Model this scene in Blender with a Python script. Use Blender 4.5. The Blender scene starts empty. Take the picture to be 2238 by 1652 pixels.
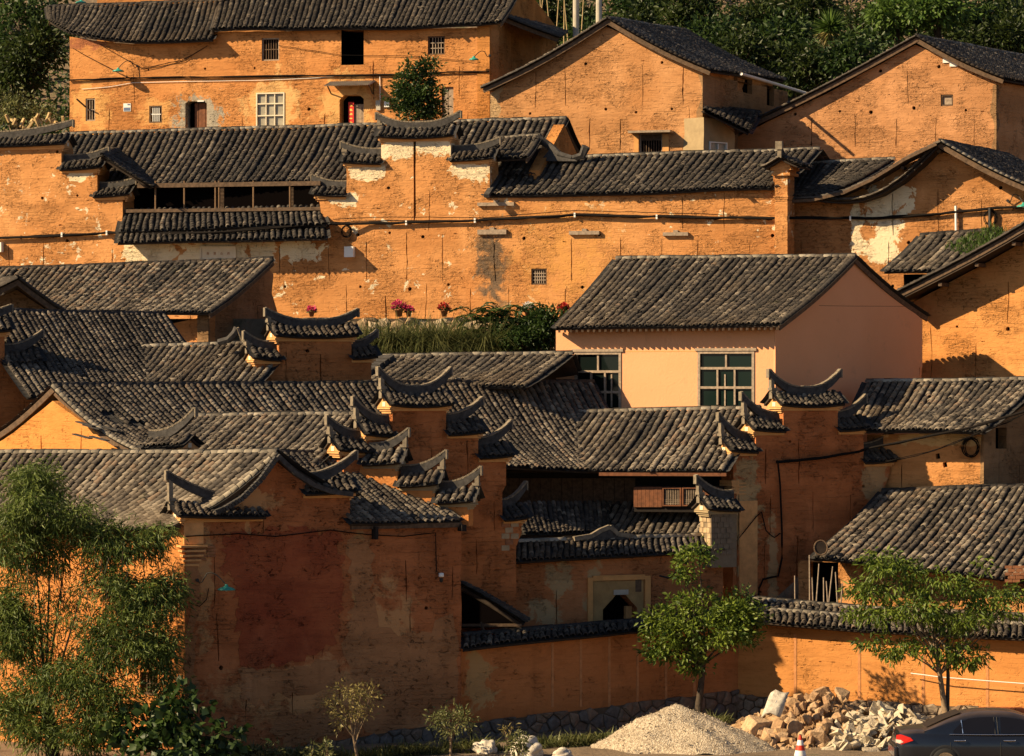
import bpy, bmesh, math, random
import numpy as np
from mathutils import Vector, Matrix
from mathutils.geometry import delaunay_2d_cdt
rnd = random.Random(7)
rng = np.random.default_rng(7)
SC = bpy.context.scene
COL = SC.collection
# ------------------------------------------------------------------ camera, sky, sun, exposure
F, CX, HY, CZ = 7868.0, 1119.0, 826.0, 10.3      # long lens, seen level from a height of 10.3 m
cam = bpy.data.cameras.new('camera'); cam.lens = 36.0 * F / 2238.0; cam.sensor_width = 36.0
cam.clip_start = 1.0; cam.clip_end = 3000.0
camo = bpy.data.objects.new('camera', cam); COL.objects.link(camo)
camo.location = (0, 0, CZ); camo.rotation_euler = (math.radians(90), 0, 0)
SC.camera = camo
SUN_AZ, SUN_EL = math.radians(18.0), math.radians(33.0)
SDIR = Vector((-math.cos(SUN_AZ) * math.cos(SUN_EL), -math.sin(SUN_AZ) * math.cos(SUN_EL), math.sin(SUN_EL)))
w = bpy.data.worlds.new('World'); SC.world = w; w.use_nodes = True
nt = w.node_tree
for n in list(nt.nodes): nt.nodes.remove(n)
sky = nt.nodes.new('ShaderNodeTexSky'); sky.sky_type = 'NISHITA'; sky.sun_disc = False
sky.air_density = .7; sky.dust_density = .5; sky.ozone_density = 1.0; sky.sun_elevation = SUN_EL; sky.sun_rotation = math.atan2(-math.cos(SUN_AZ), -math.sin(SUN_AZ))
bg = nt.nodes.new('ShaderNodeBackground'); bg.inputs['Strength'].default_value = 0.05
wo = nt.nodes.new('ShaderNodeOutputWorld')
nt.links.new(sky.outputs[0], bg.inputs[0]); nt.links.new(bg.outputs[0], wo.inputs[0])
sl = bpy.data.lights.new('sun', 'SUN'); sl.energy = 5.0; sl.angle = math.radians(0.5); sl.color = (1.0, 0.765, 0.465)
so = bpy.data.objects.new('sun', sl); COL.objects.link(so)
so.rotation_euler = SDIR.to_track_quat('Z', 'Y').to_euler()
SC.view_settings.view_transform = 'Standard'; SC.view_settings.look = 'None'
SC.view_settings.gamma = 1.0; SC.view_settings.use_curve_mapping = False
SC.view_settings.exposure = 0.95
SC.cycles.max_bounces = 6; SC.cycles.diffuse_bounces = 2

# ------------------------------------------------------------------ helpers
def P(x, y, Y): return Vector(((x - CX) / F * Y, Y, CZ - (y - HY) / F * Y))
def P3(l): return [P(*q) for q in l]

class Line:
    """a vertical plane through two plan points"""
    def __init__(s, p0, p1, off=0.0):
        s.a = P(p0[0], HY, p0[1]).xy; s.b = P(p1[0], HY, p1[1]).xy
        d = s.b - s.a; s.len = d.length; s.d = d / s.len
        s.n = Vector((s.d.y, -s.d.x))
        if s.n.y > 0: s.n = -s.n
        s.a = s.a + s.n * off; s.b = s.b + s.n * off
        s.d3 = Vector((s.d.x, s.d.y, 0)); s.n3 = Vector((s.n.x, s.n.y, 0))
    def sz(s, x, y):
        k = (x - CX) / F; dx, dy = s.d
        t = (k * s.a.y - s.a.x) / (dx - k * dy)
        Y = s.a.y + t * dy
        return t, CZ - (y - HY) / F * Y
    def pt(s, t, z, o=0.0):
        q = s.a + s.d * t + s.n * o
        return Vector((q.x, q.y, z))
    def at(s, x, y, o=0.0):
        t, z = s.sz(x, y); return s.pt(t, z, o)

class MB:
    def __init__(s): s.v = []; s.f = []; s.m = []
    def add(s, vs, fs, mi=0):
        k = len(s.v); s.v += [tuple(v) for v in vs]
        s.f += [tuple(i + k for i in f) for f in fs]; s.m += [mi] * len(fs)
    def hexa(s, p, mi=0):      # 4 bottom, 4 top
        s.add(p, [(3, 2, 1, 0), (4, 5, 6, 7), (0, 1, 5, 4), (1, 2, 6, 5), (2, 3, 7, 6), (3, 0, 4, 7)], mi)
    def box(s, c, ax, ay, az, mi=0):   # centre and half-axis vectors
        c, ax, ay, az = Vector(c), Vector(ax), Vector(ay), Vector(az)
        s.hexa([c - ax - ay - az, c + ax - ay - az, c + ax + ay - az, c - ax + ay - az,
                c - ax - ay + az, c + ax - ay + az, c + ax + ay + az, c - ax + ay + az], mi)
    def bar(s, a, b, w, h, mi=0, up=(0, 0, 1)):
        a, b = Vector(a), Vector(b); d = (b - a); L = d.length; d /= L
        up = Vector(up); sd = d.cross(up)
        if sd.length < 1e-4: sd = d.cross(Vector((0, 1, 0)))
        sd.normalize(); u2 = sd.cross(d)
        s.box((a + b) / 2, d * L / 2, sd * w / 2, u2 * h / 2, mi)
    def lbox(s, ln, x0, y0, x1, y1, o0, o1, mi=0):  # box on a wall plane between two offsets
        a0, z1 = ln.sz(x0, y0); a1, z0 = ln.sz(x1, y1)
        s.sbox(ln, a0, z0, a1, z1, o0, o1, mi)
    def sbox(s, ln, a0, z0, a1, z1, o0, o1, mi=0):
        s.hexa([ln.pt(a0, z0, o1), ln.pt(a1, z0, o1), ln.pt(a1, z0, o0), ln.pt(a0, z0, o0),
                ln.pt(a0, z1, o1), ln.pt(a1, z1, o1), ln.pt(a1, z1, o0), ln.pt(a0, z1, o0)], mi)
    def tube(s, pts, r, n=6, mi=0, r1=None, cap=True):
        pts = [Vector(p) for p in pts]; N = len(pts); r1 = r if r1 is None else r1
        vs = []
        for i, p in enumerate(pts):
            d = (pts[min(i + 1, N - 1)] - pts[max(i - 1, 0)])
            if d.length < 1e-6: d = Vector((0, 0, 1))
            d.normalize()
            a = d.cross(Vector((0, 0, 1)));
            if a.length < .05: a = d.cross(Vector((1, 0, 0)))
            a.normalize(); b = a.cross(d); rr = r + (r1 - r) * i / max(1, N - 1)
            for k in range(n):
                t = 2 * math.pi * k / n
                vs.append(p + a * math.cos(t) * rr + b * math.sin(t) * rr)
        fs = []
        for i in range(N - 1):
            for k in range(n):
                fs.append((i * n + k, i * n + (k + 1) % n, (i + 1) * n + (k + 1) % n, (i + 1) * n + k))
        if cap:
            fs.append(tuple(range(n))); fs.append(tuple((N - 1) * n + k for k in range(n))[::-1])
        s.add(vs, fs, mi)
    def lathe(s, c, prof, n=16, mi=0, axis=None):
        c = Vector(c); vs = []; fs = []
        Z = Vector((0, 0, 1)) if axis is None else Vector(axis).normalized()
        A = Z.cross(Vector((0, 1, 0)));
        if A.length < .1: A = Z.cross(Vector((1, 0, 0)))
        A.normalize(); B = Z.cross(A)
        for (r, z) in prof:
            for k in range(n):
                t = 2 * math.pi * k / n
                vs.append(c + A * r * math.cos(t) + B * r * math.sin(t) + Z * z)
        for i in range(len(prof) - 1):
            for k in range(n):
                fs.append((i * n + k, i * n + (k + 1) % n, (i + 1) * n + (k + 1) % n, (i + 1) * n + k))
        s.add(vs, fs, mi)
    def build(s, name, mats, parent=None, smooth=False):
        me = bpy.data.meshes.new(name); me.from_pydata(s.v, [], s.f)
        mats = mats if isinstance(mats, (list, tuple)) else [mats]
        for m in mats: me.materials.append(m)
        if len(mats) > 1: me.polygons.foreach_set('material_index', s.m)
        if smooth: me.polygons.foreach_set('use_smooth', [True] * len(me.polygons))
        me.update()
        return link(name, me, parent)

def link(name, me, parent=None):
    o = bpy.data.objects.new(name, me); COL.objects.link(o)
    if parent is not None:
        o.parent = parent
        if parent.type == 'EMPTY': o.matrix_parent_inverse = Matrix.Translation(-parent.location)
    return o
def tag(o, label=None, cat=None, group=None, kind=None):
    if label: o['label'] = label
    if cat: o['category'] = cat
    if group: o['group'] = group
    if kind: o['kind'] = kind
    return o
def thing(name, label, cat, loc, group=None):
    o = bpy.data.objects.new(name, None); COL.objects.link(o); o.location = Vector(loc)
    o.empty_display_size = .2
    return tag(o, label, cat, group)
def np_mesh(name, V, Q, mat, attr=None, smooth=False):
    """mesh from a vertex array and a face array of one face size"""
    V = np.asarray(V, np.float32); Q = np.asarray(Q, np.int32); k = Q.shape[1]
    me = bpy.data.meshes.new(name)
    me.vertices.add(len(V)); me.vertices.foreach_set('co', V.ravel())
    me.loops.add(Q.size); me.loops.foreach_set('vertex_index', Q.ravel())
    me.polygons.add(len(Q)); me.polygons.foreach_set('loop_start', np.arange(0, Q.size, k, dtype=np.int32))
    if attr is not None:
        a = me.attributes.new('tint', 'FLOAT', 'POINT'); a.data.foreach_set('value', np.asarray(attr, np.float32))
    me.materials.append(mat); me.update(calc_edges=True)
    if smooth: me.polygons.foreach_set('use_smooth', np.ones(len(Q), bool))
    return me

# ------------------------------------------------------------------ materials
def newmat(name):
    m = bpy.data.materials.new(name); m.use_nodes = True
    t = m.node_tree; b = t.nodes['Principled BSDF']
    return m, t, b
def nd(t, typ, **kw):
    n = t.nodes.new(typ)
    for k, v in kw.items(): setattr(n, k, v)
    return n
def noise(t, vec, scale, detail=4, rough=.6, dist=0.0):
    n = nd(t, 'ShaderNodeTexNoise'); n.inputs['Scale'].default_value = scale; n.inputs['Detail'].default_value = detail
    n.inputs['Roughness'].default_value = rough; n.inputs['Distortion'].default_value = dist
    t.links.new(vec, n.inputs['Vector']); return n.outputs['Fac']
def mapv(t, vec, scale, loc=(0, 0, 0)):
    n = nd(t, 'ShaderNodeMapping'); n.inputs['Scale'].default_value = scale; n.inputs['Location'].default_value = loc
    t.links.new(vec, n.inputs['Vector']); return n.outputs[0]
def ramp(t, fac, stops):
    n = nd(t, 'ShaderNodeValToRGB'); e = n.color_ramp.elements
    while len(e) < len(stops): e.new(.5)
    for el, (p, c) in zip(e, stops):
        el.position = p; el.color = (*c, 1) if len(c) == 3 else c
    t.links.new(fac, n.inputs[0]); return n.outputs[0]
def math_(t, op, a, b=None, clamp=False):
    n = nd(t, 'ShaderNodeMath', operation=op, use_clamp=clamp)
    for i, q in enumerate((a, b)):
        if q is None: continue
        if isinstance(q, (int, float)): n.inputs[i].default_value = q
        else: t.links.new(q, n.inputs[i])
    return n.outputs[0]
def mix(t, fac, a, b, mode='MIX'):
    n = nd(t, 'ShaderNodeMix', data_type='RGBA', blend_type=mode)
    for s, q in ((n.inputs[0], fac), (n.inputs[6], a), (n.inputs[7], b)):
        if isinstance(q, (int, float)): s.default_value = q
        elif isinstance(q, tuple): s.default_value = (*q, 1)
        else: t.links.new(q, s)
    return n.outputs[2]
def smooth(t, v, a, b):
    n = nd(t, 'ShaderNodeMapRange', interpolation_type='SMOOTHSTEP')
    n.inputs['From Min'].default_value = a; n.inputs['From Max'].default_value = b
    t.links.new(v, n.inputs['Value']); return n.outputs[0]
def flat(name, col, rough=.7, metal=0.0, var=.0, scale=6.0, spec=.3, bump=0.0):
    m, t, b = newmat(name)
    b.inputs['Roughness'].default_value = rough; b.inputs['Metallic'].default_value = metal
    b.inputs['Specular IOR Level'].default_value = spec
    if var or bump:
        g = nd(t, 'ShaderNodeNewGeometry').outputs['Position']
        f = noise(t, g, scale, 5, .65)
        c = ramp(t, f, [(.3, tuple(q * (1 - var) for q in col)), (.7, tuple(min(1, q * (1 + var)) for q in col))])
        t.links.new(c, b.inputs['Base Color'])
        if bump:
            bn = nd(t, 'ShaderNodeBump'); bn.inputs['Distance'].default_value = bump
            t.links.new(f, bn.inputs['Height']); t.links.new(bn.outputs[0], b.inputs['Normal'])
    else: b.inputs['Base Color'].default_value = (*col, 1)
    return m

def earth(name, c1=(.62, .285, .098), c2=(.51, .205, .063), rough_amt=1.0, white=0.0, patches=(), lam=1.0, smoothwall=0.0, pits=.36):
    """rammed earth: layered lifts, worn and smooth areas, pits; PATCHES are stains with a place of their own"""
    m, t, b = newmat(name); L = t.links
    b.inputs['Roughness'].default_value = .93; b.inputs['Specular IOR Level'].default_value = .1
    pos = nd(t, 'ShaderNodeNewGeometry').outputs['Position']
    big = noise(t, pos, .45, 5, .62)
    layer = noise(t, mapv(t, pos, (1.5, 1.5, 5.0)), 1.0, 8, .68, .9)
    fine = noise(t, mapv(t, pos, (4.0, 4.0, 7.5)), 1.8, 7, .75, .8)
    pit = noise(t, pos, 9.0, 3, .6)
    col = ramp(t, big, [(.3, c1), (.7, c2)])
    col = mix(t, math_(t, 'MULTIPLY', smooth(t, layer, .45, .72), .36 * lam), col, tuple(q * .55 for q in c2))
    col = mix(t, math_(t, 'MULTIPLY', smooth(t, fine, .52, .78), .36), col, tuple(min(1, q * 1.25) for q in c1))
    col = mix(t, math_(t, 'MULTIPLY', smooth(t, fine, .44, .26), .6), col, tuple(q * .40 for q in c2))
    wear = smooth(t, noise(t, pos, .75, 4, .55), .44 + smoothwall, .56 + smoothwall)   # 1 = worn rough
    chips = smooth(t, pit, .60, .68)
    col = mix(t, math_(t, 'MULTIPLY', math_(t, 'MULTIPLY', chips, wear), .5), col, tuple(q * .33 for q in c2))  # chips darkened too, their shade mixed into the colour
    pit2 = math_(t, 'MULTIPLY', smooth(t, noise(t, mapv(t, pos, (5.5, 5.5, 9)), 1.0, 4, .62, .5), .60, .66), wear)
    col = mix(t, math_(t, 'MULTIPLY', pit2, pits), col, tuple(q * .28 for q in c2))  # pits darkened in the colour, as shade that the bump leaves faint
    band = noise(t, mapv(t, pos, (.16, .16, 1.25)), 1.0, 3, .55, .3)
    col = mix(t, math_(t, 'MULTIPLY', smooth(t, band, .48, .66), .42), col, tuple(q * .66 for q in c2))
    blot = noise(t, mapv(t, pos, (.5, .5, .3)), 1.0, 5, .6, .8)
    col = mix(t, math_(t, 'MULTIPLY', smooth(t, blot, .54, .70), .5), col, tuple(min(1, q * 1.16 + .012) for q in c1))
    # courses of the ramming: thin uneven horizontal lines
    sz_ = nd(t, 'ShaderNodeSeparateXYZ'); L.new(pos, sz_.inputs[0])
    zz_ = math_(t, 'ADD', math_(t, 'MULTIPLY', sz_.outputs['Z'], 7.4), math_(t, 'MULTIPLY', noise(t, mapv(t, pos, (.7, .7, 1.5)), 1.0, 5, .6), 1.6))
    lines = math_(t, 'MULTIPLY', smooth(t, math_(t, 'ABSOLUTE', math_(t, 'SUBTRACT', math_(t, 'FRACT', zz_), .5)), .10, .02), smooth(t, noise(t, mapv(t, pos, (1.8, 1.8, 5)), 1.0, 4, .6), .46, .62))
    col = mix(t, math_(t, 'MULTIPLY', lines, .17 * lam), col, tuple(q * .32 for q in c2))
    # damp streaks running down
    strk = smooth(t, noise(t, mapv(t, pos, (2.4, 2.4, .22)), 1.0, 5, .6), .56, .74)
    col = mix(t, math_(t, 'MULTIPLY', strk, .22), col, tuple(q * .5 for q in c2))
    wn = noise(t, pos, 2.1, 6, .68, .4)
    if white > 0:
        wm = smooth(t, wn, .70 - white, .715 - white)
        col = mix(t, wm, col, (.78, .66, .45))
    for (p, rx, rz, c, hard) in patches:
        s = nd(t, 'ShaderNodeVectorMath', operation='SUBTRACT'); L.new(pos, s.inputs[0]); s.inputs[1].default_value = p
        q = mapv(t, s.outputs[0], (1 / rx, 1 / rx, 1 / rz))
        ln = nd(t, 'ShaderNodeVectorMath', operation='LENGTH'); L.new(q, ln.inputs[0])
        d = math_(t, 'ADD', math_(t, 'SUBTRACT', 1.0, ln.outputs['Value']), math_(t, 'MULTIPLY', math_(t, 'SUBTRACT', wn, .5), 3.2))
        col = mix(t, smooth(t, d, 0.0, hard), col, c)
    L.new(col, b.inputs['Base Color'])
    h = math_(t, 'ADD', math_(t, 'MULTIPLY', layer, .75), math_(t, 'MULTIPLY', fine, .55))
    h = math_(t, 'SUBTRACT', h, math_(t, 'ADD', math_(t, 'MULTIPLY', chips, .35), math_(t, 'MULTIPLY', pit2, .3)))
    h = math_(t, 'MULTIPLY', math_(t, 'SUBTRACT', math_(t, 'ADD', h, math_(t, 'MULTIPLY', lines, -.22)), .58), math_(t, 'ADD', math_(t, 'MULTIPLY', wear, .75), .25))
    bn = nd(t, 'ShaderNodeBump'); bn.inputs['Strength'].default_value = 1.0; bn.inputs['Distance'].default_value = .13 * rough_amt
    L.new(h, bn.inputs['Height']); L.new(bn.outputs[0], b.inputs['Normal'])
    return m

def tile_mat(name, stops, dark=.55):
    m, t, b = newmat(name)
    b.inputs['Roughness'].default_value = .82; b.inputs['Specular IOR Level'].default_value = .25
    a = nd(t, 'ShaderNodeAttribute', attribute_name='tint').outputs['Fac']
    pos = nd(t, 'ShaderNodeNewGeometry').outputs['Position']
    col = ramp(t, a, stops)
    n1 = noise(t, pos, .7, 4, .6); n2 = noise(t, pos, 17.0, 3, .6)
    col = mix(t, math_(t, 'MULTIPLY', smooth(t, n1, .5, .68), dark), col, (.035, .033, .032))
    col = mix(t, math_(t, 'MULTIPLY', smooth(t, n2, .5, .72), .22), col, (.15, .125, .09))
    n3 = noise(t, pos, .22, 5, .65)
    col = mix(t, math_(t, 'MULTIPLY', smooth(t, n3, .52, .66), .45), col, (.085, .058, .034))
    col = mix(t, math_(t, 'MULTIPLY', smooth(t, noise(t, pos, 1.6, 5, .7), .60, .70), .5), col, (.045, .046, .022))
    t.links.new(col, b.inputs['Base Color'])
    bn = nd(t, 'ShaderNodeBump'); bn.inputs['Distance'].default_value = .012
    t.links.new(n2, bn.inputs['Height']); t.links.new(bn.outputs[0], b.inputs['Normal'])
    return m
M = {}
M['tile'] = tile_mat('roof tile', [(0, (.020, .0175, .0155)), (.4, (.056, .046, .038)), (.72, (.118, .096, .073)), (.96, (.25, .21, .16)), (1, (.15, .095, .06))])
M['pale_tile'] = tile_mat('ridge tile', [(0, (.11, .092, .070)), (.5, (.25, .215, .16)), (1, (.40, .345, .26))], .25)
M['trough'] = flat('trough tile', (.030, .028, .027), .9, var=.4, scale=3)  # darker than the cover tiles, so colour deepens the shade between columns
M['deck'] = flat('roof deck', (.035, .024, .017), .9, var=.4, scale=5)
M['wood'] = flat('old wood', (.10, .062, .036), .8, var=.5, scale=9)
M['wood_pale'] = flat('weathered wood', (.30, .23, .165), .8, var=.35, scale=11)
M['wood_red'] = flat('red brown planks', (.15, .055, .022), .7, var=.4, scale=8)
M['wood_dark'] = flat('near black wood', (.014, .010, .008), .9, var=.4, scale=6)  # near black brown wood
M['black'] = flat('dark interior', (.004, .003, .003), 1.0, spec=.0)  # black colour stands in for shade in rooms, openings and under roofs
M['plaster_w'] = flat('white plaster', (.70, .60, .44), .9, var=.12, scale=3, bump=.01)
M['plaster_g'] = flat('grey cement', (.33, .245, .135), .9, var=.15, scale=3, bump=.01)
M['plaster_o'] = flat('orange plaster', (.60, .30, .10), .9, var=.16, scale=2.5, bump=.012)
M['iron'] = flat('iron', (.03, .03, .03), .5, .3)
M['cable'] = flat('black cable', (.010, .008, .007), .85, spec=.08)
M['pvc'] = flat('white conduit', (.75, .72, .66), .5)
M['sackcloth'] = flat('dirty woven plastic', (.48, .43, .35), .7, var=.3, scale=8, bump=.03)
M['white'] = flat('white paint', (.78, .76, .70), .45)
M['green'] = flat('green enamel', (.035, .28, .22), .35, spec=.5)
M['red'] = flat('red paper', (.62, .03, .02), .6)
M['gold'] = flat('gold paint', (.85, .52, .12), .5)
M['glass'] = flat('dark glass', (.006, .010, .009), .08, spec=.2)
M['glass_pale'] = flat('dusty glass', (.30, .27, .20), .35, var=.3, scale=4, spec=.5)
M['glass_green'] = flat('green glass', (.006, .014, .0115), .10, spec=.18)
M['concrete'] = flat('concrete', (.42, .38, .31), .85, var=.15, scale=4)
M['terracotta'] = flat('terracotta', (.33, .12, .05), .8, var=.2)
# ------------------------------------------------------------------ walls
def inside(p, poly):
    x, y = p; c = False; n = len(poly); j = n - 1
    for i in range(n):
        xi, yi = poly[i]; xj, yj = poly[j]
        if (yi > y) != (yj > y) and x < (xj - xi) * (y - yi) / (yj - yi) + xi: c = not c
        j = i
    return c
def rough_edges(poly, step=.45, amp=.016, skip=()):
    out = []
    for i in range(len(poly)):
        a = Vector(poly[i]); b = Vector(poly[(i + 1) % len(poly)]); L = (b - a).length
        out.append(tuple(a)); k = int(L / step)
        if k < 2 or L > 60: continue
        nrm = Vector((-(b - a).y, (b - a).x)) / L
        for q in range(1, k):
            out.append(tuple(a + (b - a) * (q / k) + nrm * rnd.uniform(-amp, amp)))
    return out
def wall(name, parent, ln, poly, mat, th=.45, holes=(), cracks=.8, putlog=.5, row=1.55, span=1.7, E=None, seed=None, edge=.016, back=True, chips=1.0):
    """slab on plane LN; POLY in picture units; HOLES = (x0,y0,x1,y1,depth) or (polygon, depth): real recesses. Cracks between
    the rammed blocks and putlog holes are cut into it too"""
    R = random.Random(seed if seed is not None else int(sum(q[0] * 3 + q[1] for q in poly)))
    out = rough_edges([ln.sz(*q) for q in poly], amp=edge)
    hs = []
    for h in holes:
        if len(h) == 5:
            a0, z1 = ln.sz(h[0], h[1]); a1, z0 = ln.sz(h[2], h[3])
            hs.append(([(a0, z0), (a1, z0), (a1, z1), (a0, z1)], h[4], 1))
        else: hs.append(([ln.sz(*q) for q in h[0]], h[1], 1))
    boxes = [(min(p[0] for p in h[0]) - .12, min(p[1] for p in h[0]) - .12, max(p[0] for p in h[0]) + .12, max(p[1] for p in h[0]) + .12) for h in hs]
    s0, s1 = min(p[0] for p in out), max(p[0] for p in out); z0, z1 = min(p[1] for p in out), max(p[1] for p in out)
    def free(bx):
        for c in boxes:
            if bx[0] < c[2] and bx[2] > c[0] and bx[1] < c[3] and bx[3] > c[1]: return False
        for q in ((bx[0], bx[1]), (bx[2], bx[1]), (bx[0], bx[3]), (bx[2], bx[3]), ((bx[0] + bx[2]) / 2, (bx[1] + bx[3]) / 2)):
            if not inside(q, out): return False
        return True
    zz = z0 + R.uniform(.2, .8); k = 0
    while zz < z1:
        rh = row * R.uniform(.85, 1.15); ss = s0 + R.uniform(0, span)
        while ss < s1:
            if R.random() < cracks:
                c0, c1 = zz + R.uniform(.0, .10), zz + rh * R.uniform(.7, 1.0)
                n = max(4, int((c1 - c0) / .17)); w0 = R.uniform(.010, .021); left = []; right = []; dx = 0
                for i in range(n + 1):
                    z = c0 + (c1 - c0) * i / n; dx += R.uniform(-.016, .016)
                    ww = w0 * R.uniform(.5, 1.6) * (.5 if i in (0, n) else 1)
                    left.append((ss + dx - ww, z)); right.append((ss + dx + ww, z))
                pl = left + right[::-1]
                bx = (min(p[0] for p in pl) - .05, c0 - .05, max(p[0] for p in pl) + .05, c1 + .05)
                if free(bx): hs.append((pl, R.uniform(.05, .10), 0)); boxes.append(bx)
            if R.random() < putlog:
                r = R.uniform(.045, .075); cx, cz = ss + span * R.uniform(.3, .7), zz + rh * R.uniform(.85, 1.0)
                bx = (cx - r - .05, cz - r - .05, cx + r + .05, cz + r + .05)
                if free(bx):
                    hs.append(([(cx + r * math.cos(a * math.pi / 4) * R.uniform(.85, 1.15), cz + r * math.sin(a * math.pi / 4) * R.uniform(.85, 1.15)) for a in range(8)], .22, 1))
                    boxes.append(bx)
            ss += span * R.uniform(.75, 1.25)
        zz += rh
    # worn slits between the lifts
    area = (s1 - s0) * (z1 - z0); cl = [(R.uniform(s0, s1), R.uniform(z0, z1)) for _ in range(int(area / 7) + 1)]
    for _ in range(int(min(230, area * .85) * chips)):
        k = R.choice(cl); cx, cz = k[0] + R.gauss(0, .9), k[1] + R.gauss(0, .5); l, h = R.uniform(.02, .10), R.uniform(.010, .026)
        bx = (cx - l - .02, cz - h - .03, cx + l + .02, cz + h + .03)
        if free(bx):
            m_ = R.randint(4, 6); up = [(cx - l + 2 * l * i / m_, cz + h * R.uniform(.2, 1.3)) for i in range(1, m_)]; dn = [(cx - l + 2 * l * i / m_, cz - h * R.uniform(.1, .9)) for i in range(m_ - 1, 0, -1)]
            hs.append(([(cx - l, cz)] + up + [(cx + l, cz + R.uniform(-.01, .01))] + dn, R.uniform(.025, .06), 0)); boxes.append(bx)
    V = [Vector(q) for q in out]; E2 = [(i, (i + 1) % len(out)) for i in range(len(out))]
    for pl, d, q in hs:
        k = len(V); V += [Vector(p) for p in pl]; E2 += [(k + i, k + (i + 1) % len(pl)) for i in range(len(pl))]
    vs, _, fs, *_ = delaunay_2d_cdt(V, E2, [], 0, 1e-5)
    mb = MB(); tri = []
    for f in fs:
        c = sum((vs[i] for i in f), Vector((0, 0))) / len(f)
        if not inside(c, out): continue
        if any(bx[0] <= c.x <= bx[2] and bx[1] <= c.y <= bx[3] and inside(c, h[0]) for h, bx in zip(hs, boxes)): continue
        a, b_, c_ = (vs[i] for i in f[:3])
        tri.append(f if (b_ - a).cross(c_ - a) > 0 else f[::-1])
    flip = ln.d3.cross(Vector((0, 0, 1))).dot(ln.n3) < 0
    fr = [ln.pt(v.x, v.y) for v in vs]
    mb.add(fr, [f[::-1] if flip else f for f in tri])
    ev = -ln.n3 * th if E is None else Vector(E)
    for pl, d, dark in hs:
        n = len(pl); A = [ln.pt(*p) for p in pl]; B = [ln.pt(p[0], p[1], -d) for p in pl]
        mb.add(A + B, [(i, (i + 1) % n, n + (i + 1) % n, n + i) for i in range(n)], 1 if dark and d >= .9 else 0)  # deep reveals painted black too, for the unlit room behind
        mb.add(B, [tuple(range(n))], 1 if dark else 0)
    n = len(out); A = [ln.pt(*p) for p in out]; B = [a + ev for a in A]
    mb.add(A + B, [(i, (i + 1) % n, n + (i + 1) % n, n + i) for i in range(n)])
    if back: mb.add(B, [tuple(range(n))[::-1]])
    return mb.build(name, [mat, M['black']], parent)

# ------------------------------------------------------------------ roofs of single tiles
def arc_tile(w=.076, l=.20, h=.072, n=4, thick=.016):
    v = []; f = []
    for (y, k) in ((0.0, .93), (l, 1.0)):
        for i in range(n + 1):
            a = math.pi * i / n; v.append((-w * k * math.cos(a), y, h * k * math.sin(a)))
    for i in range(n + 1):
        a = math.pi * i / n; v.append((-(w - thick) * math.cos(a), l, (h - thick) * math.sin(a) - .004))
    for i in range(n): f.append((i, i + 1, n + 2 + i, n + 1 + i))
    for i in range(n): f.append((n + 1 + i, n + 2 + i, 2 * n + 3 + i, 2 * n + 2 + i))
    return np.array(v), np.array(f)
CT_V, CT_F = arc_tile()
VERT = []
for i in range(14):
    tv = CT_V.copy(); VERT.append(np_mesh('roof_tile', tv, CT_F, M['tile'], np.full(len(tv), (i + .5) / 14), True))
RT_V, RT_F = arc_tile(.13, .30, .10, 5, .025)
RIDGE = [np_mesh('ridge_tile', RT_V, RT_F, M['pale_tile'], np.full(len(RT_V), (i + .5) / 6), True) for i in range(6)]
PALEV = [np_mesh('verge_tile', CT_V, CT_F, M['pale_tile'], np.full(len(CT_V), (i + .5) / 6), True) for i in range(6)]

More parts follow.
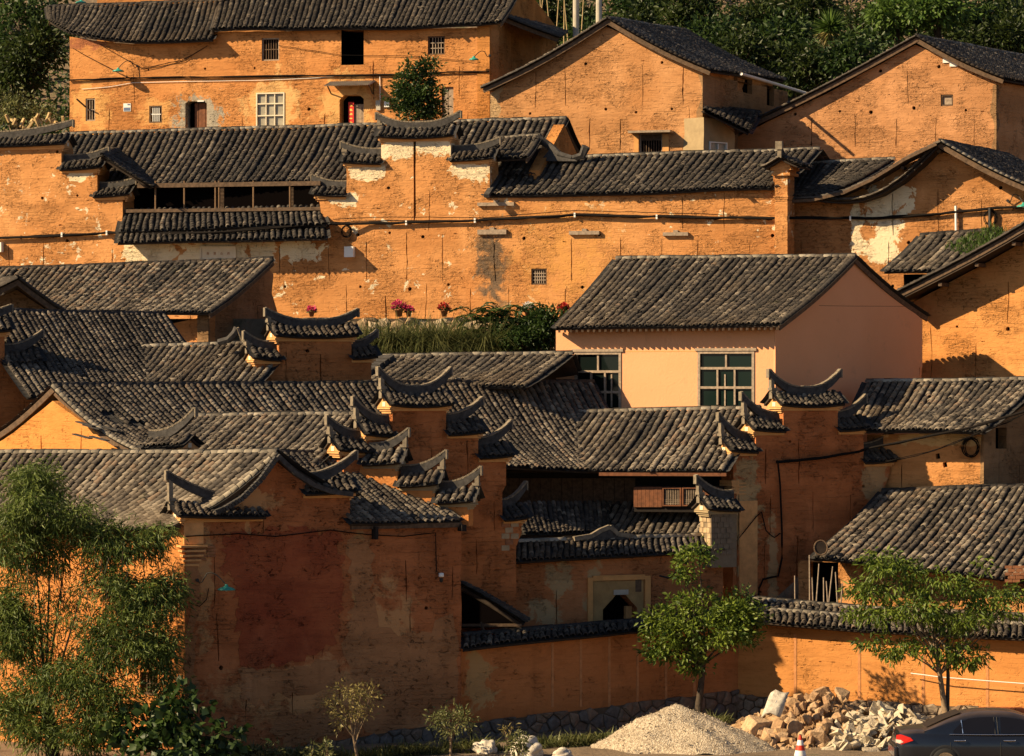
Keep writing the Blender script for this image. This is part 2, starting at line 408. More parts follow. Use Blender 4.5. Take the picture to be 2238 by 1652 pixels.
class Poly3:
    def __init__(s, pts):
        s.p = np.array([tuple(q) for q in pts], float); d = np.linalg.norm(np.diff(s.p, axis=0), axis=1)
        s.c = np.concatenate([[0], np.cumsum(d)]); s.len = s.c[-1]
    def __call__(s, u):
        u = np.asarray(u, float) * s.len
        return np.stack([np.interp(u, s.c, s.p[:, i]) for i in range(3)], -1)
NTILE = [0]
def roof(parent, ridge, eave, nind=150, sag=.10, pitch=.205, expo=.15, wob=.03, ridge_style='pale', verge='', tint=.45, name='roof',
         deck=.06, holes=(), tspread=.17, label=None):
    """a slope from RIDGE to EAVE (3D polylines, left to right): deck, trough tiles, single cover tiles, ridge tiles"""
    Rg, Ev = Poly3(ridge), Poly3(eave)
    expo *= .78
    W = max(Rg.len, Ev.len); SL = float(np.linalg.norm(Rg([.5]) - Ev([.5])))
    N = max(3, int(W / pitch)); K = max(2, int(SL / expo))
    ph = rng.uniform(0, 6.28, 6)
    def pos(u, t):
        u = np.asarray(u, float); t = np.asarray(t, float)
        p = Rg(u) * (1 - t)[:, None] + Ev(u) * t[:, None]
        p[:, 2] -= sag * np.sin(np.pi * np.clip(t, 0, 1))
        p[:, 2] += wob * (np.sin(u * W * .55 + ph[0]) * np.sin(t * 2.2 + ph[1]) + .5 * np.sin(u * W * 1.3 + ph[2] + t * 3)) * np.clip(.35 + t, 0, 1)
        return p
    def frame(u, t):
        du, dt = .02, .04
        c = pos(np.clip(u + du, 0, 1), t) - pos(np.clip(u - du, 0, 1), t)
        d = pos(u, np.clip(t + dt, 0, 1)) - pos(u, np.clip(t - dt, 0, 1))
        c /= np.linalg.norm(c, axis=1)[:, None]; d /= np.linalg.norm(d, axis=1)[:, None]
        n = np.cross(c, d); s = np.sign(n[:, 2]); s[s == 0] = 1
        n *= s[:, None]; n /= np.linalg.norm(n, axis=1)[:, None]
        c = np.cross(d, n)
        return c, d, n
    # deck
    gu, gt = 14, 7
    uu, tt = np.meshgrid(np.linspace(0, 1, gu), np.linspace(0, 1, gt)); uu, tt = uu.ravel(), tt.ravel()
    top = pos(uu, tt); c, d, n = frame(uu, tt)
    A = top - n * .015; B = top - n * (.015 + deck); V = np.concatenate([A, B]); k = gu * gt; Q = []
    for i in range(gt - 1):
        for j in range(gu - 1):
            a = i * gu + j; Q += [(a, a + 1, a + gu + 1, a + gu), (k + a, k + a + gu, k + a + gu + 1, k + a + 1)]
    for i in range(gt - 1):
        for j in (0, gu - 1): a = i * gu + j; Q.append((a, a + gu, k + a + gu, k + a))
    for j in range(gu - 1):
        for i in (0, gt - 1): a = i * gu + j; Q.append((a, a + 1, k + a + 1, k + a))
    ro = link(name, np_mesh(name, V, Q, M['deck']), parent)
    if label: ro['label'] = label
    # trough tiles
    k2 = max(2, K // 2)
    us = (np.arange(N + 1)) / N; ts = np.arange(k2) / k2
    U, T = [a.ravel() for a in np.meshgrid(us, ts)]
    c, d, n = frame(U, T); o = pos(U, T) + n * rng.uniform(.0, .012, len(U))[:, None]
    tl = SL / k2 * 1.12; tw = W / N * .62
    tv = np.array([(-tw, 0, .035), (-tw * .4, 0, .006), (tw * .4, 0, .006), (tw, 0, .035), (-tw, tl, .048), (-tw * .4, tl, .019), (tw * .4, tl, .019), (tw, tl, .048)])
    tf = np.array([(0, 1, 5, 4), (1, 2, 6, 5), (2, 3, 7, 6)])
    VV = o[:, None, :] + c[:, None, :] * tv[None, :, 0, None] + d[:, None, :] * tv[None, :, 1, None] + n[:, None, :] * tv[None, :, 2, None]
    FF = (np.arange(len(U)) * len(tv))[:, None, None] + tf[None]
    tag(link('trough_tile_field', np_mesh('trough_tile_field', VV.reshape(-1, 3), FF.reshape(-1, 4), M['trough']), ro), kind='stuff')
    # cover tiles
    us = (np.arange(N) + .5) / N; ts = (np.arange(K)) / K
    U, T = [a.ravel() for a in np.meshgrid(us, ts)]
    colw = rng.normal(0, .012, N); J = np.tile(np.arange(N), K)
    U2 = U + (colw[J] + .016 * np.sin(T * 7 + J * 1.7) + .03 * np.sin(T * 3 + J * .21 + ph[4]) * np.sin(np.pi * T)) / max(1, W) 
    keep = np.ones(len(U), bool)
    for (hu, ht, ru, rt) in holes:
        keep &= ((U - hu) / ru) ** 2 + ((T - ht) / rt) ** 2 + rng.normal(0, .12, len(U)) > 1
    U2, T, J = U2[keep], T[keep], J[keep]
    c, d, n = frame(np.clip(U2, 0, 1), T); cnt = len(T)
    rot = rng.normal(0, .055, cnt) + (rng.random(cnt) < .025) * rng.normal(0, .35, cnt); slip = rng.normal(0, .014, cnt) + (rng.random(cnt) < .02) * rng.uniform(0, .12, cnt)
    c2 = c * np.cos(rot)[:, None] + d * np.sin(rot)[:, None]; d2 = d * np.cos(rot)[:, None] - c * np.sin(rot)[:, None]
    tilt = .19 + rng.normal(0, .035, cnt)
    d3 = d2 * np.cos(tilt)[:, None] + n * np.sin(tilt)[:, None]; n3 = n * np.cos(tilt)[:, None] - d2 * np.sin(tilt)[:, None]
    o = pos(np.clip(U2, 0, 1), T) + n * (.042 + rng.uniform(0, .020, cnt))[:, None] + d * slip[:, None]
    sw = W / N / .205 * rng.uniform(.93, 1.05, cnt); slen = (SL / K) / .125 * rng.uniform(.96, 1.08, cnt)
    colt = rng.normal(0, .13, N)
    tn = np.clip(tint + colt[J] + rng.normal(0, tspread, cnt) + .10 * np.sin(U2 * 9 + ph[3]) * np.sin(T * 4 + ph[5]), .01, .99)
    px = CX + o[:, 0] / o[:, 1] * F; py = HY - (o[:, 2] - CZ) / o[:, 1] * F
    vis = (px > -10) & (px < 2248) & (py > -10) & (py < 1662)
    key = np.where(vis, o[:, 1], 1e6)
    order = np.argsort(key); ind = order[:min(nind, int(vis.sum()))]
    rest = np.setdiff1d(np.arange(cnt), ind)
    if len(rest):
        X = c2[rest] * sw[rest, None]; Yv = d3[rest] * slen[rest, None]; Z = n3[rest]
        VV = o[rest][:, None, :] + X[:, None, :] * CT_V[None, :, 0, None] + Yv[:, None, :] * CT_V[None, :, 1, None] + Z[:, None, :] * CT_V[None, :, 2, None]
        FF = (np.arange(len(rest)) * len(CT_V))[:, None, None] + CT_F[None]
        at = np.repeat(tn[rest], len(CT_V))
        tag(link('roof_tile_field', np_mesh('roof_tile_field', VV.reshape(-1, 3), FF.reshape(-1, 4), M['tile'], at, True), ro), kind='stuff')
    for i in ind:
        x = c2[i] * sw[i]; y = d3[i] * slen[i]; z = n3[i]
        t = bpy.data.objects.new('roof_tile', VERT[int(tn[i] * 14)]); COL.objects.link(t); t.parent = ro
        t.matrix_basis = Matrix(((x[0], y[0], z[0], o[i, 0]), (x[1], y[1], z[1], o[i, 1]), (x[2], y[2], z[2], o[i, 2]), (0, 0, 0, 1)))
    NTILE[0] += len(ind)
    # ridge
    if ridge_style:
        nr = max(2, int(Rg.len / .26)); ur = np.arange(nr) / nr
        rp = pos(ur, np.zeros(nr)); rq = pos(np.clip(ur + 1 / nr, 0, 1), np.zeros(nr))
        fwd = pos(np.array([.5]), np.array([.3]))[0] - pos(np.array([.5]), np.array([0.]))[0]; fwd[2] = 0; fwd /= np.linalg.norm(fwd)
        for i in range(nr):
            y = rq[i] - rp[i]; ll = np.linalg.norm(y); y = y / ll
            z = np.array((0, 0, 1.)) - y * y[2]; z /= np.linalg.norm(z); x = np.cross(y, z)
            y2 = y * (ll / .26) * rng.uniform(.97, 1.05)
            t = bpy.data.objects.new('ridge_tile', (RIDGE if ridge_style == 'pale' else VERT)[rng.integers(0, 6)]); COL.objects.link(t); t.parent = ro
            oo = rp[i] + fwd * rng.normal(.02, .008) + np.array((0, 0, .035 + rng.normal(0, .008)))
            if ridge_style != 'pale': x = x * 1.3; z = z * 1.5; y2 = y2 * 1.45
            t.matrix_basis = Matrix(((x[0], y2[0], z[0], oo[0]), (x[1], y2[1], z[1], oo[1]), (x[2], y2[2], z[2], oo[2]), (0, 0, 0, 1)))
        mb = MB(); m2 = max(2, int(Rg.len / .5))
        for i in range(m2):
            a = pos(np.array([i / m2]), np.zeros(1))[0]; b = pos(np.array([(i + 1) / m2]), np.zeros(1))[0]
            hh = .06 + rng.uniform(-.008, .018)
            off = -fwd * .02 + np.array((0, 0, .085 + hh / 2))
            mb.bar(Vector(a + off), Vector(b + off) + (Vector(b) - Vector(a)) * .01, .10, hh)
        mb.build('ridge_cap', M['tile'], ro)
    # verges
    for side in verge:
        u = 0.0 if side in 'Ll' else 1.0; kk = max(2, int(SL / .2)); tv_ = np.arange(kk) / kk
        uv = np.full(kk, u); c, d, n = frame(uv, tv_); q = pos(uv, tv_) + n * .05
        for i in range(kk):
            x, y, z = c[i] * 1.15, d[i] * (SL / kk) / .2 * 1.06, n[i] * 1.05 + d[i] * 0
            y = y + n[i] * .08
            ms = PALEV if side in 'LR' else VERT
            t = bpy.data.objects.new('verge_tile', ms[rng.integers(1, 5)]); COL.objects.link(t); t.parent = ro
            t.matrix_basis = Matrix(((x[0], y[0], z[0], q[i, 0]), (x[1], y[1], z[1], q[i, 1]), (x[2], y[2], z[2], q[i, 2]), (0, 0, 0, 1)))
        mb = MB()                                   # barge board under the verge
        tb = np.linspace(0, 1, 9); ub = np.full(9, u); pb = pos(ub, tb); cc, dd, nn = frame(ub, tb)
        for i in range(8):
            a, b = Vector(pb[i] - nn[i] * .09), Vector(pb[i + 1] - nn[i + 1] * .09)
            mb.bar(a, b + (b - a) * .02, .05, .16)
        mb.build('barge_board', M['wood'], ro)
    return ro

def gable_roof(parent, ridge, eaveL, eaveR, E, nind=(100, 150), sag=.10, verge='', **kw):
    """both slopes over a gable: near points and the vector E along the ridge"""
    E = Vector(E); out = []
    if eaveL is not None: out.append(roof(parent, [ridge + E, ridge], [eaveL + E, eaveL], nind[0], sag, verge='r', ridge_style=None, **kw))
    if eaveR is not None: out.append(roof(parent, [ridge, ridge + E], [eaveR, eaveR + E], nind[1], sag, verge=verge or 'l', **kw))
    return out

def cap(parent, ln, xa, xb, y, up='LR', th=.6, hw=.46, drop=.30, horn=.56, over=.16, nind=60, pale_ped=False, support=True, tint=.35, ped=True):
    """tiled cap with an upswept horn ridge on a step of a fire wall: XA..XB on the plane LN, Y the eave line"""
    a0, z0 = ln.sz(xa, y); a1, z1 = ln.sz(xb, y); z = (z0 + z1) / 2
    e0 = a0 - (over if 'L' in up else 0); e1 = a1 + (over if 'R' in up else 0)
    lift = .10
    def rid(s): 
        t = (s - e0) / (e1 - e0); q = 0
        if 'L' in up: q = max(q, max(0, 1 - 2 * t) ** 2 if 'R' in up else (1 - t) ** 2)
        if 'R' in up: q = max(q, max(0, 2 * t - 1) ** 2 if 'L' in up else t ** 2)
        return q
    S = np.linspace(e0, e1, 9)
    rg = [ln.pt(s, z + drop + lift * rid(s), -th / 2) for s in S]
    ef = [ln.pt(s, z + lift * .8 * rid(s), -th / 2 + hw) for s in S]
    eb = [ln.pt(s, z + lift * .8 * rid(s), -th / 2 - hw) for s in S]
    r1 = roof(parent, rg, ef, nind, .02, .19, .13, .008, None, tint=tint, deck=.06, name='wall_cap')
    roof(parent, rg[::-1], eb[::-1], 0, .02, .19, .13, .008, None, tint=tint, deck=.06, name='wall_cap')
    # moulding under the cap, along the wall
    mb = MB()
    mb.sbox(ln, a0 + .01, z - .13, a1 - .01, z - .055, -th - .05, .05)
    mb.sbox(ln, a0 + .01, z - .053, a1 - .01, z + .02, -th - .10, .10)
    mb.build('moulding', M['plaster_o'] if not pale_ped else M['plaster_g'], parent)
    # horn ridge
    n = 15; sec = []
    for i in range(n):
        t = i / (n - 1)
        ext = .14
        s = (e0 - ('L' in up) * ext) + ((e1 + ('R' in up) * ext) - (e0 - ('L' in up) * ext)) * t
        if up == 'LR': q = abs(2 * t - 1)
        elif up == 'R': q = t
        else: q = 1 - t
        hz = horn * .92 * q ** 2.1
        sec.append((s, z + drop - .06 + hz, .18 + .12 * (1 - q), .08 + .025 * (1 - q)))
    mb = MB(); vs = []; fs = []
    for (s, zz, hh, w2) in sec:
        vs += [ln.pt(s, zz, -th / 2 + w2), ln.pt(s, zz + hh, -th / 2 + w2 * .95), ln.pt(s, zz + hh + .035, -th / 2), ln.pt(s, zz + hh, -th / 2 - w2 * .95), ln.pt(s, zz, -th / 2 - w2)]
    for i in range(n - 1):
        for k in range(5): fs.append((i * 5 + k, i * 5 + (k + 1) % 5, (i + 1) * 5 + (k + 1) % 5, (i + 1) * 5 + k))
    fs += [tuple(range(5))[::-1], tuple((n - 1) * 5 + k for k in range(5))]
    mb.add(vs, fs)
    # small tiles standing along the top of the horn
    hb = mb.build('horn_ridge', M['tile_horn'], parent)
    mt = MB()
    for i in range(n - 1):
        for q in (0, .5):
            A = Vector(vs[i * 5 + 2]).lerp(Vector(vs[(i + 1) * 5 + 2]), q + .03); B = Vector(vs[i * 5 + 2]).lerp(Vector(vs[(i + 1) * 5 + 2]), q + .47)
            mt.bar(A, B, .17 + rng.uniform(-.02, .02), .035 + rng.uniform(0, .025))
    mt.build('horn_coping', M['horn_top'], parent)
    for (k, se, dr) in (('L', sec[0], -1), ('R', sec[-1], 1)):
        if k not in up: continue
        s, zz, hh, w2 = se; mb = MB()
        mb.sbox(ln, min(s, s + dr * .04), zz - .06, max(s, s + dr * .04), zz + hh + .035, -th / 2 - .085, -th / 2 + .085)
        if support and (k == 'L' or up == 'R' and support == 2):
            ss = (e0 if k == 'L' else e1)
            mb.sbox(ln, ss - .07, z + drop * .7, ss + .07, z + drop + .22, -th / 2 - .09, -th / 2 + .09)
            mb.sbox(ln, ss - .06 + dr * .03, z + drop + .22, ss + .06 + dr * .03, zz - .02, -th / 2 - .08, -th / 2 + .08)
            mb.sbox(ln, ss - .10, z + drop + .16, ss + .10, z + drop + .24, -th / 2 - .12, -th / 2 + .12)
        mb.build('horn_tip', M['horn_top'], parent)
        if ped:
            # pediment that closes the cap over the end of the wall
            se_ = a0 if k == 'L' else a1; mb = MB()
            o0, o1 = -th / 2 - hw * .86, -th / 2 + hw * .86
            pr = [(o0, z - .02), (o1, z - .02), (o1, z + .06), (o1 - .1, z + .10), (-th / 2, z + drop + .02), (o0 + .1, z + .10), (o0, z + .06)]
            q0, q1 = se_ - dr * .05, se_ + dr * .10
            vs2 = [ln.pt(q0, b, a) for a, b in pr] + [ln.pt(q1, b, a) for a, b in pr]; m = len(pr)
            mb.add(vs2, [tuple(range(m)), tuple(range(m, 2 * m))[::-1]] + [(i, (i + 1) % m, m + (i + 1) % m, m + i) for i in range(m)])
            for (q, hh2, pr_) in ((.0, .05, .12), (.06, .05, .07), (.12, .05, .03)):
                mb.sbox(ln, min(se_ - dr * .03, se_ + dr * pr_), z - .03 - q - hh2, max(se_ - dr * .03, se_ + dr * pr_), z - .031 - q, -th / 2 - hw * .8 + q * .9, -th / 2 + hw * .8 - q * .9)
            pd = mb.build('pediment', M['plaster_g'] if pale_ped else M['plaster_p'], parent)
            mb = MB(); 
            mb.sbox(ln, min(q1 - dr * .02, q1 + dr * .012), z + .0, max(q1 - dr * .02, q1 + dr * .012), z + .13, -th / 2 - .09, -th / 2 + .09)
            mb.build('panel', M['plaster_w'], pd)
M['plaster_p'] = flat('pediment plaster', (.62, .32, .12), .9, var=.2, scale=4, bump=.01)
M['tile_horn'] = flat('horn brick', (.050, .046, .043), .9, var=.5, scale=7, bump=.02)
M['horn_top'] = flat('horn coping', (.19, .155, .11), .9, var=.35, scale=9, bump=.02)

# ------------------------------------------------------------------ openings
def barred(parent, ln, r, nb=5, rails=1, d=.14, mat='wood', barm='wood', fr=.055, name='window', blank=False):
    x0, y0, x1, y1 = r; a0, z1 = ln.sz(x0, y0); a1, z0 = ln.sz(x1, y1); mb = MB()
    mb.sbox(ln, a0, z0, a0 + fr, z1, -d, -d + .07); mb.sbox(ln, a1 - fr, z0, a1, z1, -d, -d + .07)
    mb.sbox(ln, a0 + fr, z1 - fr, a1 - fr, z1, -d, -d + .07); mb.sbox(ln, a0 + fr, z0, a1 - fr, z0 + fr, -d, -d + .07)
    fo = mb.build(name, M[mat], parent)
    for i in range(nb):
        q = a0 + fr + (a1 - a0 - 2 * fr) * (i + 1) / (nb + 1); b = MB()
        b.sbox(ln, q - .014, z0 + fr, q + .014, z1 - fr, -d + .01, -d + .04); b.build('bar', M[barm], fo)
    for i in range(rails):
        q = z0 + fr + (z1 - z0 - 2 * fr) * (i + 1) / (rails + 1); b = MB()
        b.sbox(ln, a0 + fr, q - .016, a1 - fr, q + .016, -d + .005, -d + .046); b.build('rail', M[barm], fo)
    return fo
def planks(parent, ln, r, n, mat, o0=-.2, o1=-.14, name='door', part='plank', gap=.008):
    x0, y0, x1, y1 = r; a0, z1 = ln.sz(x0, y0); a1, z0 = ln.sz(x1, y1); mb = MB()
    mb.sbox(ln, a0, z0, a1, z1, o0 - .03, o0); do = mb.build(name, M['wood_dark'], parent)
    for i in range(n):
        b = MB(); q0 = a0 + (a1 - a0) * i / n + gap; q1 = a0 + (a1 - a0) * (i + 1) / n - gap
        b.sbox(ln, q0, z0 + .01, q1, z1 - .01, o0 + .002, o1 + rnd.uniform(-.01, .01)); b.build(part, M[mat], do)
    return do
def glazed(parent, ln, r, rows, frame='wood_pale', glass='glass', d=.12, fr=.06, name='window', lintel=True):
    """ROWS: list of (height share, columns)"""
    x0, y0, x1, y1 = r; a0, z1 = ln.sz(x0, y0); a1, z0 = ln.sz(x1, y1); mb = MB()
    mb.sbox(ln, a0, z0, a0 + fr, z1, -d, -d + .13); mb.sbox(ln, a1 - fr, z0, a1, z1, -d, -d + .13)
    mb.sbox(ln, a0 + fr, z1 - fr, a1 - fr, z1, -d, -d + .13); mb.sbox(ln, a0 + fr, z0, a1 - fr, z0 + fr, -d, -d + .13)
    if lintel: mb.sbox(ln, a0 - .08, z1 + .002, a1 + .08, z1 + .09, -d, .06)
    H = z1 - z0 - 2 * fr; zt = z1 - fr; cells = []
    for i, (sh, nc) in enumerate(rows):
        zb = zt - H * sh
        if i < len(rows) - 1: mb.sbox(ln, a0 + fr, zb - fr * .45, a1 - fr, zb + fr * .45, -d + .01, -d + .12)
        for k in range(nc):
            c0 = a0 + fr + (a1 - a0 - 2 * fr) * k / nc; c1 = a0 + fr + (a1 - a0 - 2 * fr) * (k + 1) / nc
            if k: mb.sbox(ln, c0 - fr * .35, zb + fr * .45, c0 + fr * .35, zt - fr * .45, -d + .012, -d + .11)
            cells.append((c0, zb, c1, zt))
        zt = zb
    fo = mb.build(name, M[frame], parent)
    for c in cells:
        b = MB(); b.sbox(ln, c[0] + .01, c[1] + .01, c[2] - .01, c[3] - .01, -d + .03, -d + .042); b.build('pane', M[glass], fo)
    return fo
def slab(parent, name, ln, r, o0, o1, mat):
    mb = MB(); mb.lbox(ln, *r, o0, o1); return mb.build(name, M[mat], parent)
def cable(label, pts, r=.018, name='cable', mat='cable', cat='cable', group=None, strands=1, sag=.0, jit=.012):
    mb = MB()
    for k in range(strands):
        path = []
        ox, oz = (rnd.uniform(-.04, .04), rnd.uniform(-.05, .05)) if strands > 1 else (0, 0)
        for i in range(len(pts) - 1):
            a, b = Vector(pts[i]), Vector(pts[i + 1]); n = max(2, int((b - a).length / .5))
            for q in range(n):
                t = q / n; p = a.lerp(b, t); p.z -= sag * 4 * t * (1 - t)
                p += Vector((0, ox * .5 + rnd.uniform(-jit, jit) * .3, oz * math.sin(math.pi * t + k) + rnd.uniform(-jit, jit)))
                path.append(p)
        path.append(Vector(pts[-1])); mb.tube(path, r, 5)
    o = mb.build(name, M[mat]); return tag(o, label, cat, group)
def lamp(label, ln, x, y, o=.55, side=1, s=1.0, group=None):
    """gooseneck wall lamp with a dished green shade; (x, y) is the shade"""
    a, z = ln.sz(x, y); c = ln.pt(a, z, o)
    root = thing('wall_lamp', label, 'lamp', ln.pt(a - side * .5 * s, z + .1, 0), group)
    b = MB(); pts = []
    foot = ln.pt(a - side * .62 * s, z + .22 * s, .02)
    for t in np.linspace(0, 1, 13):
        base = foot.lerp(c + Vector((0, 0, .10 * s)), t)
        base.z += .26 * s * math.sin(math.pi * t) * (1 if t > .3 else t / .3) - .10 * s * math.sin(math.pi * min(1, t * 3.3)) * (t < .3)
        pts.append(base)
    b.tube(pts, .016, 6); b.build('arm', M['iron'], root, True)
    b = MB(); b.lathe(c, [(.035, .13), (.05, .11), (.06, .07), (.19 * s, .03), (.24 * s, -.01), (.235 * s, -.03), (.17 * s, .0), (.04, .03)], 18); b.build('shade', M['green'], root, True)
    b = MB(); b.lathe(c + Vector((0, 0, -.035)), [(.001, -.03), (.03, -.02), (.035, .02), (.02, .06)], 10); b.build('bulb', M['white'], root, True)
    b = MB(); b.lathe(foot, [(.001, .02), (.05, .02), (.05, -.03), (.001, -.03)], 10, axis=ln.n3); b.build('wall_plate', M['iron'], root)
    return root
# ------------------------------------------------------------------ ground
prof = [(-400, -.3), (60, .9), (78, 1.05), (86.8, 1.05), (91, -.05), (108.5, .05), (110.6, 3.0), (112, 5.2), (115, 6.5), (119, 7.2), (121.25, 8.0), (121.5, 12.3), (132.5, 12.3), (135, 16.2),
        (150, 18.8), (156, 21.5), (182, 36), (240, 74), (330, 120), (700, 150)]
gx = np.concatenate([np.linspace(-420, -40, 12), np.linspace(-36, 36, 60), np.linspace(40, 420, 12)])
gy = [p[0] for p in prof]; ys = []
for a, b in zip(gy[:-1], gy[1:]): ys += list(np.linspace(a, b, max(1, int(min(12, (b - a) / 1.2))), endpoint=False))
ys.append(gy[-1]); ys = np.array(ys); zs = np.interp(ys, gy, [p[1] for p in prof])
XX, YY = np.meshgrid(gx, ys); ZZ = np.repeat(zs[:, None], len(gx), 1) + np.where((YY > 152), rng.normal(0, .35, XX.shape), np.where(YY < 108, rng.normal(0, .02, XX.shape), 0))
BANK = (XX > -10) & (XX < 2.5) & (YY > 119.1) & (YY < 121.4)
ZZ = np.where(BANK, np.maximum(ZZ, 10.85), ZZ)
nx = len(gx); Q = [(j * nx + i, j * nx + i + 1, (j + 1) * nx + i + 1, (j + 1) * nx + i) for j in range(len(ys) - 1) for i in range(nx - 1)]
m, t, b = newmat('soil'); pos = nd(t, 'ShaderNodeNewGeometry').outputs['Position']
c = ramp(t, noise(t, pos, .8, 6, .65), [(.3, (.11, .075, .042)), (.55, (.20, .14, .085)), (.75, (.06, .07, .025))])
t.links.new(c, b.inputs['Base Color']); b.inputs['Roughness'].default_value = .95
bn = nd(t, 'ShaderNodeBump'); bn.inputs['Distance'].default_value = .08; t.links.new(noise(t, pos, 6, 5, .7), bn.inputs['Height']); t.links.new(bn.outputs[0], b.inputs['Normal'])
M['soil'] = m
tag(link('ground', np_mesh('ground', np.stack([XX.ravel(), YY.ravel(), ZZ.ravel()], -1), Q, m, None, True)), kind='structure')

WHITE = (.80, .66, .43)
def pt(ln, x, y): return tuple(ln.at(x, y))
# ------------------------------------------------------------------ top row: long farmhouse
LA = Line((152, 145), (1070, 140)); LAs = Line((1070, 139.98), (1217, 150))
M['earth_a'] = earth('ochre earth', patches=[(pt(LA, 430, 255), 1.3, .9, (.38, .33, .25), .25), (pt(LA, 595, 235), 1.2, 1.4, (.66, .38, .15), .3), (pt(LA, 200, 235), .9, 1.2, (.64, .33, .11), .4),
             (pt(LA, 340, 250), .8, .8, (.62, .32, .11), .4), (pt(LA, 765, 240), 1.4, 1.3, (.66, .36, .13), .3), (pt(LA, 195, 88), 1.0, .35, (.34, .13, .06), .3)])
M['earth_s'] = earth('shaded side earth', (.55, .24, .07), (.42, .17, .045))  # darker copy of the front earth; shade put into the colour
ha = thing('farmhouse', 'long two storey ochre farmhouse at the top left, with two doors and a red couplet', 'house', P(620, 330, 143))
openings_a = [(572, 83, 610, 132, .3), (746, 62, 795, 141, 1.2), (935, 79, 972, 119, .3), (187, 215, 208, 264, .3), (326, 231, 354, 268, .3),
              ([(405, 335), (452, 335), (452, 226), (446, 221), (411, 221), (405, 226)], .55), (560, 203, 622, 279, .25),
              ([(742, 335), (795, 335), (795, 216), (786, 208), (752, 208), (742, 218)], .5), (965, 190, 991, 268, .2)]
wall('wall', ha, LA, [(152, 345), (152, 80), (220, 90), (290, 96), (460, 88), (467, 70), (1070, 60), (1070, 345)], M['earth_a'], 1.3, openings_a, .75, .55, 1.6, 1.9)
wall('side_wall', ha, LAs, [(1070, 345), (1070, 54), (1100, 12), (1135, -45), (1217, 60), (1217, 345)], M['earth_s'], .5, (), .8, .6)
roof(ha, P3([(104, 18, 148.5), (490, 4, 146)]), P3([(110, 46, 146.5), (152, 70, 145), (220, 88, 144.2), (285, 95, 143.7), (464, 87, 142.7)]), 130, .10, .23, .16, .05, ridge_style='dark', verge='l', tint=.42)
roof(ha, P3([(486, -32, 148), (1143, -42, 144.3)]), P3([(464, 67, 142.9), (745, 62, 141.35), (1066, 55, 139.65), (1094, 49, 139.55)]), 170, .10, .23, .16, .05, ridge_style='dark', verge='lr', tint=.42)
roof(ha, P3([(1098, 36, 141.5), (1118, 26, 149)]), P3([(1222, 83, 142.5), (1236, 72, 150)]), 0, .03, .23, .16, .02, ridge_style=None, verge='l')
barred(ha, LA, (572, 83, 610, 132), 5, 1, .12, 'wood_pale', 'wood')
barred(ha, LA, (935, 79, 972, 119), 4, 2, .12, 'wood', 'wood_pale')
fo = barred(ha, LA, (187, 215, 208, 264), 2, 1, .1, 'wood_pale', 'wood_pale')
mb = MB(); mb.bar(LA.at(178, 218, .5), LA.at(188, 234, .02), .05, .05); mb.build('shutter_stay', M['wood'], fo)
barred(ha, LA, (326, 231, 354, 268), 4, 1, .08, 'wood', 'white')
dr = planks(ha, LA, (420, 224, 452, 335), 4, 'wood_red', -.32, -.27)
slab(ha, 'door_lintel', LA, (432, 219.5, 446, 222), .005, .03, 'white')
glazed(ha, LA, (560, 203, 622, 279), [(.30, 3), (.36, 3), (.34, 3)], 'plaster_w', 'glass_pale', .10, .05, lintel=False)
d2 = planks(ha, LA, (768, 226, 795, 335), 3, 'wood_pale', -.34, -.30)
cp = MB(); cp.lbox(LA, 757, 222, 769, 335, -.24, -.235); cp = cp.build('red_couplet', M['red'], ha)
for i in range(6):
    g = MB(); yy = 226 + i * 9.5
    for k in range(4): g.lbox(LA, 760 + rnd.uniform(-1, 4), yy + rnd.uniform(0, 5), 762.5 + rnd.uniform(0, 4), yy + 1.2 + rnd.uniform(0, 5), -.234, -.231 + .0005 * k)
    g.build('gold_character', M['gold'], cp)
planks(ha, LA, (965, 190, 991, 268), 2, 'wood_pale', -.12, -.08, 'shutter')
aw = MB()
for i in range(24):
    xa, xb = 722 + i * 4.15, 722 + (i + 1) * 4.15
    q = [LA.at(xa, 180 - i * .1, .02), LA.at((xa + xb) / 2, 179 - i * .1, .02), LA.at(xb, 180 - i * .1, .02)]
    dv = LA.n3 * .75 + Vector((-.02, 0, -.22)); q2 = [v + dv for v in q]
    mid = Vector((0, 0, .035)); q[1] = q[1] + mid; q2[1] = q2[1] + mid
    aw.add(q + q2, [(0, 1, 4, 3), (1, 2, 5, 4)])
aw.build('awning', M['concrete'], ha)
for (x, nm) in ((724, 'awning_bracket'), (815, 'awning_bracket')):
    b = MB(); b.bar(LA.at(x, 205, .01), LA.at(x, 186, .55), .04, .04); b.build(nm, M['wood'], ha)
# things hung on its wall
mbx = MB(); mbx.lbox(LA, 823, 220, 833, 231, .0, .12); mbx.lbox(LA, 823.5, 232, 833, 241, 0, .10); o = mbx.build('meter_box', M['concrete']); tag(o, 'grey electricity meter box beside the door with the red couplet', 'meter box')
mbx = MB(); mbx.lbox(LA, 841, 221, 852, 234, .0, .09); mbx.lbox(LA, 844, 224, 849, 228, .09, .095); tag(mbx.build('switch_box', M['white']), 'small white switch box right of the grey meter box', 'switch box')
tag(slab(None, 'wall_notice', LA, (270, 226, 286, 243), .005, .02, 'white'), 'small white and blue notice on the farmhouse wall', 'notice')
M['blue'] = flat('blue print', (.10, .14, .24), .6)
st = MB(); st.lbox(LA, 271, 235, 285, 242, .021, .024); st.lbox(LA, 279, 227, 285, 230, .021, .024)
so_ = st.build('notice_print', M['blue'], bpy.data.objects['wall_notice'])
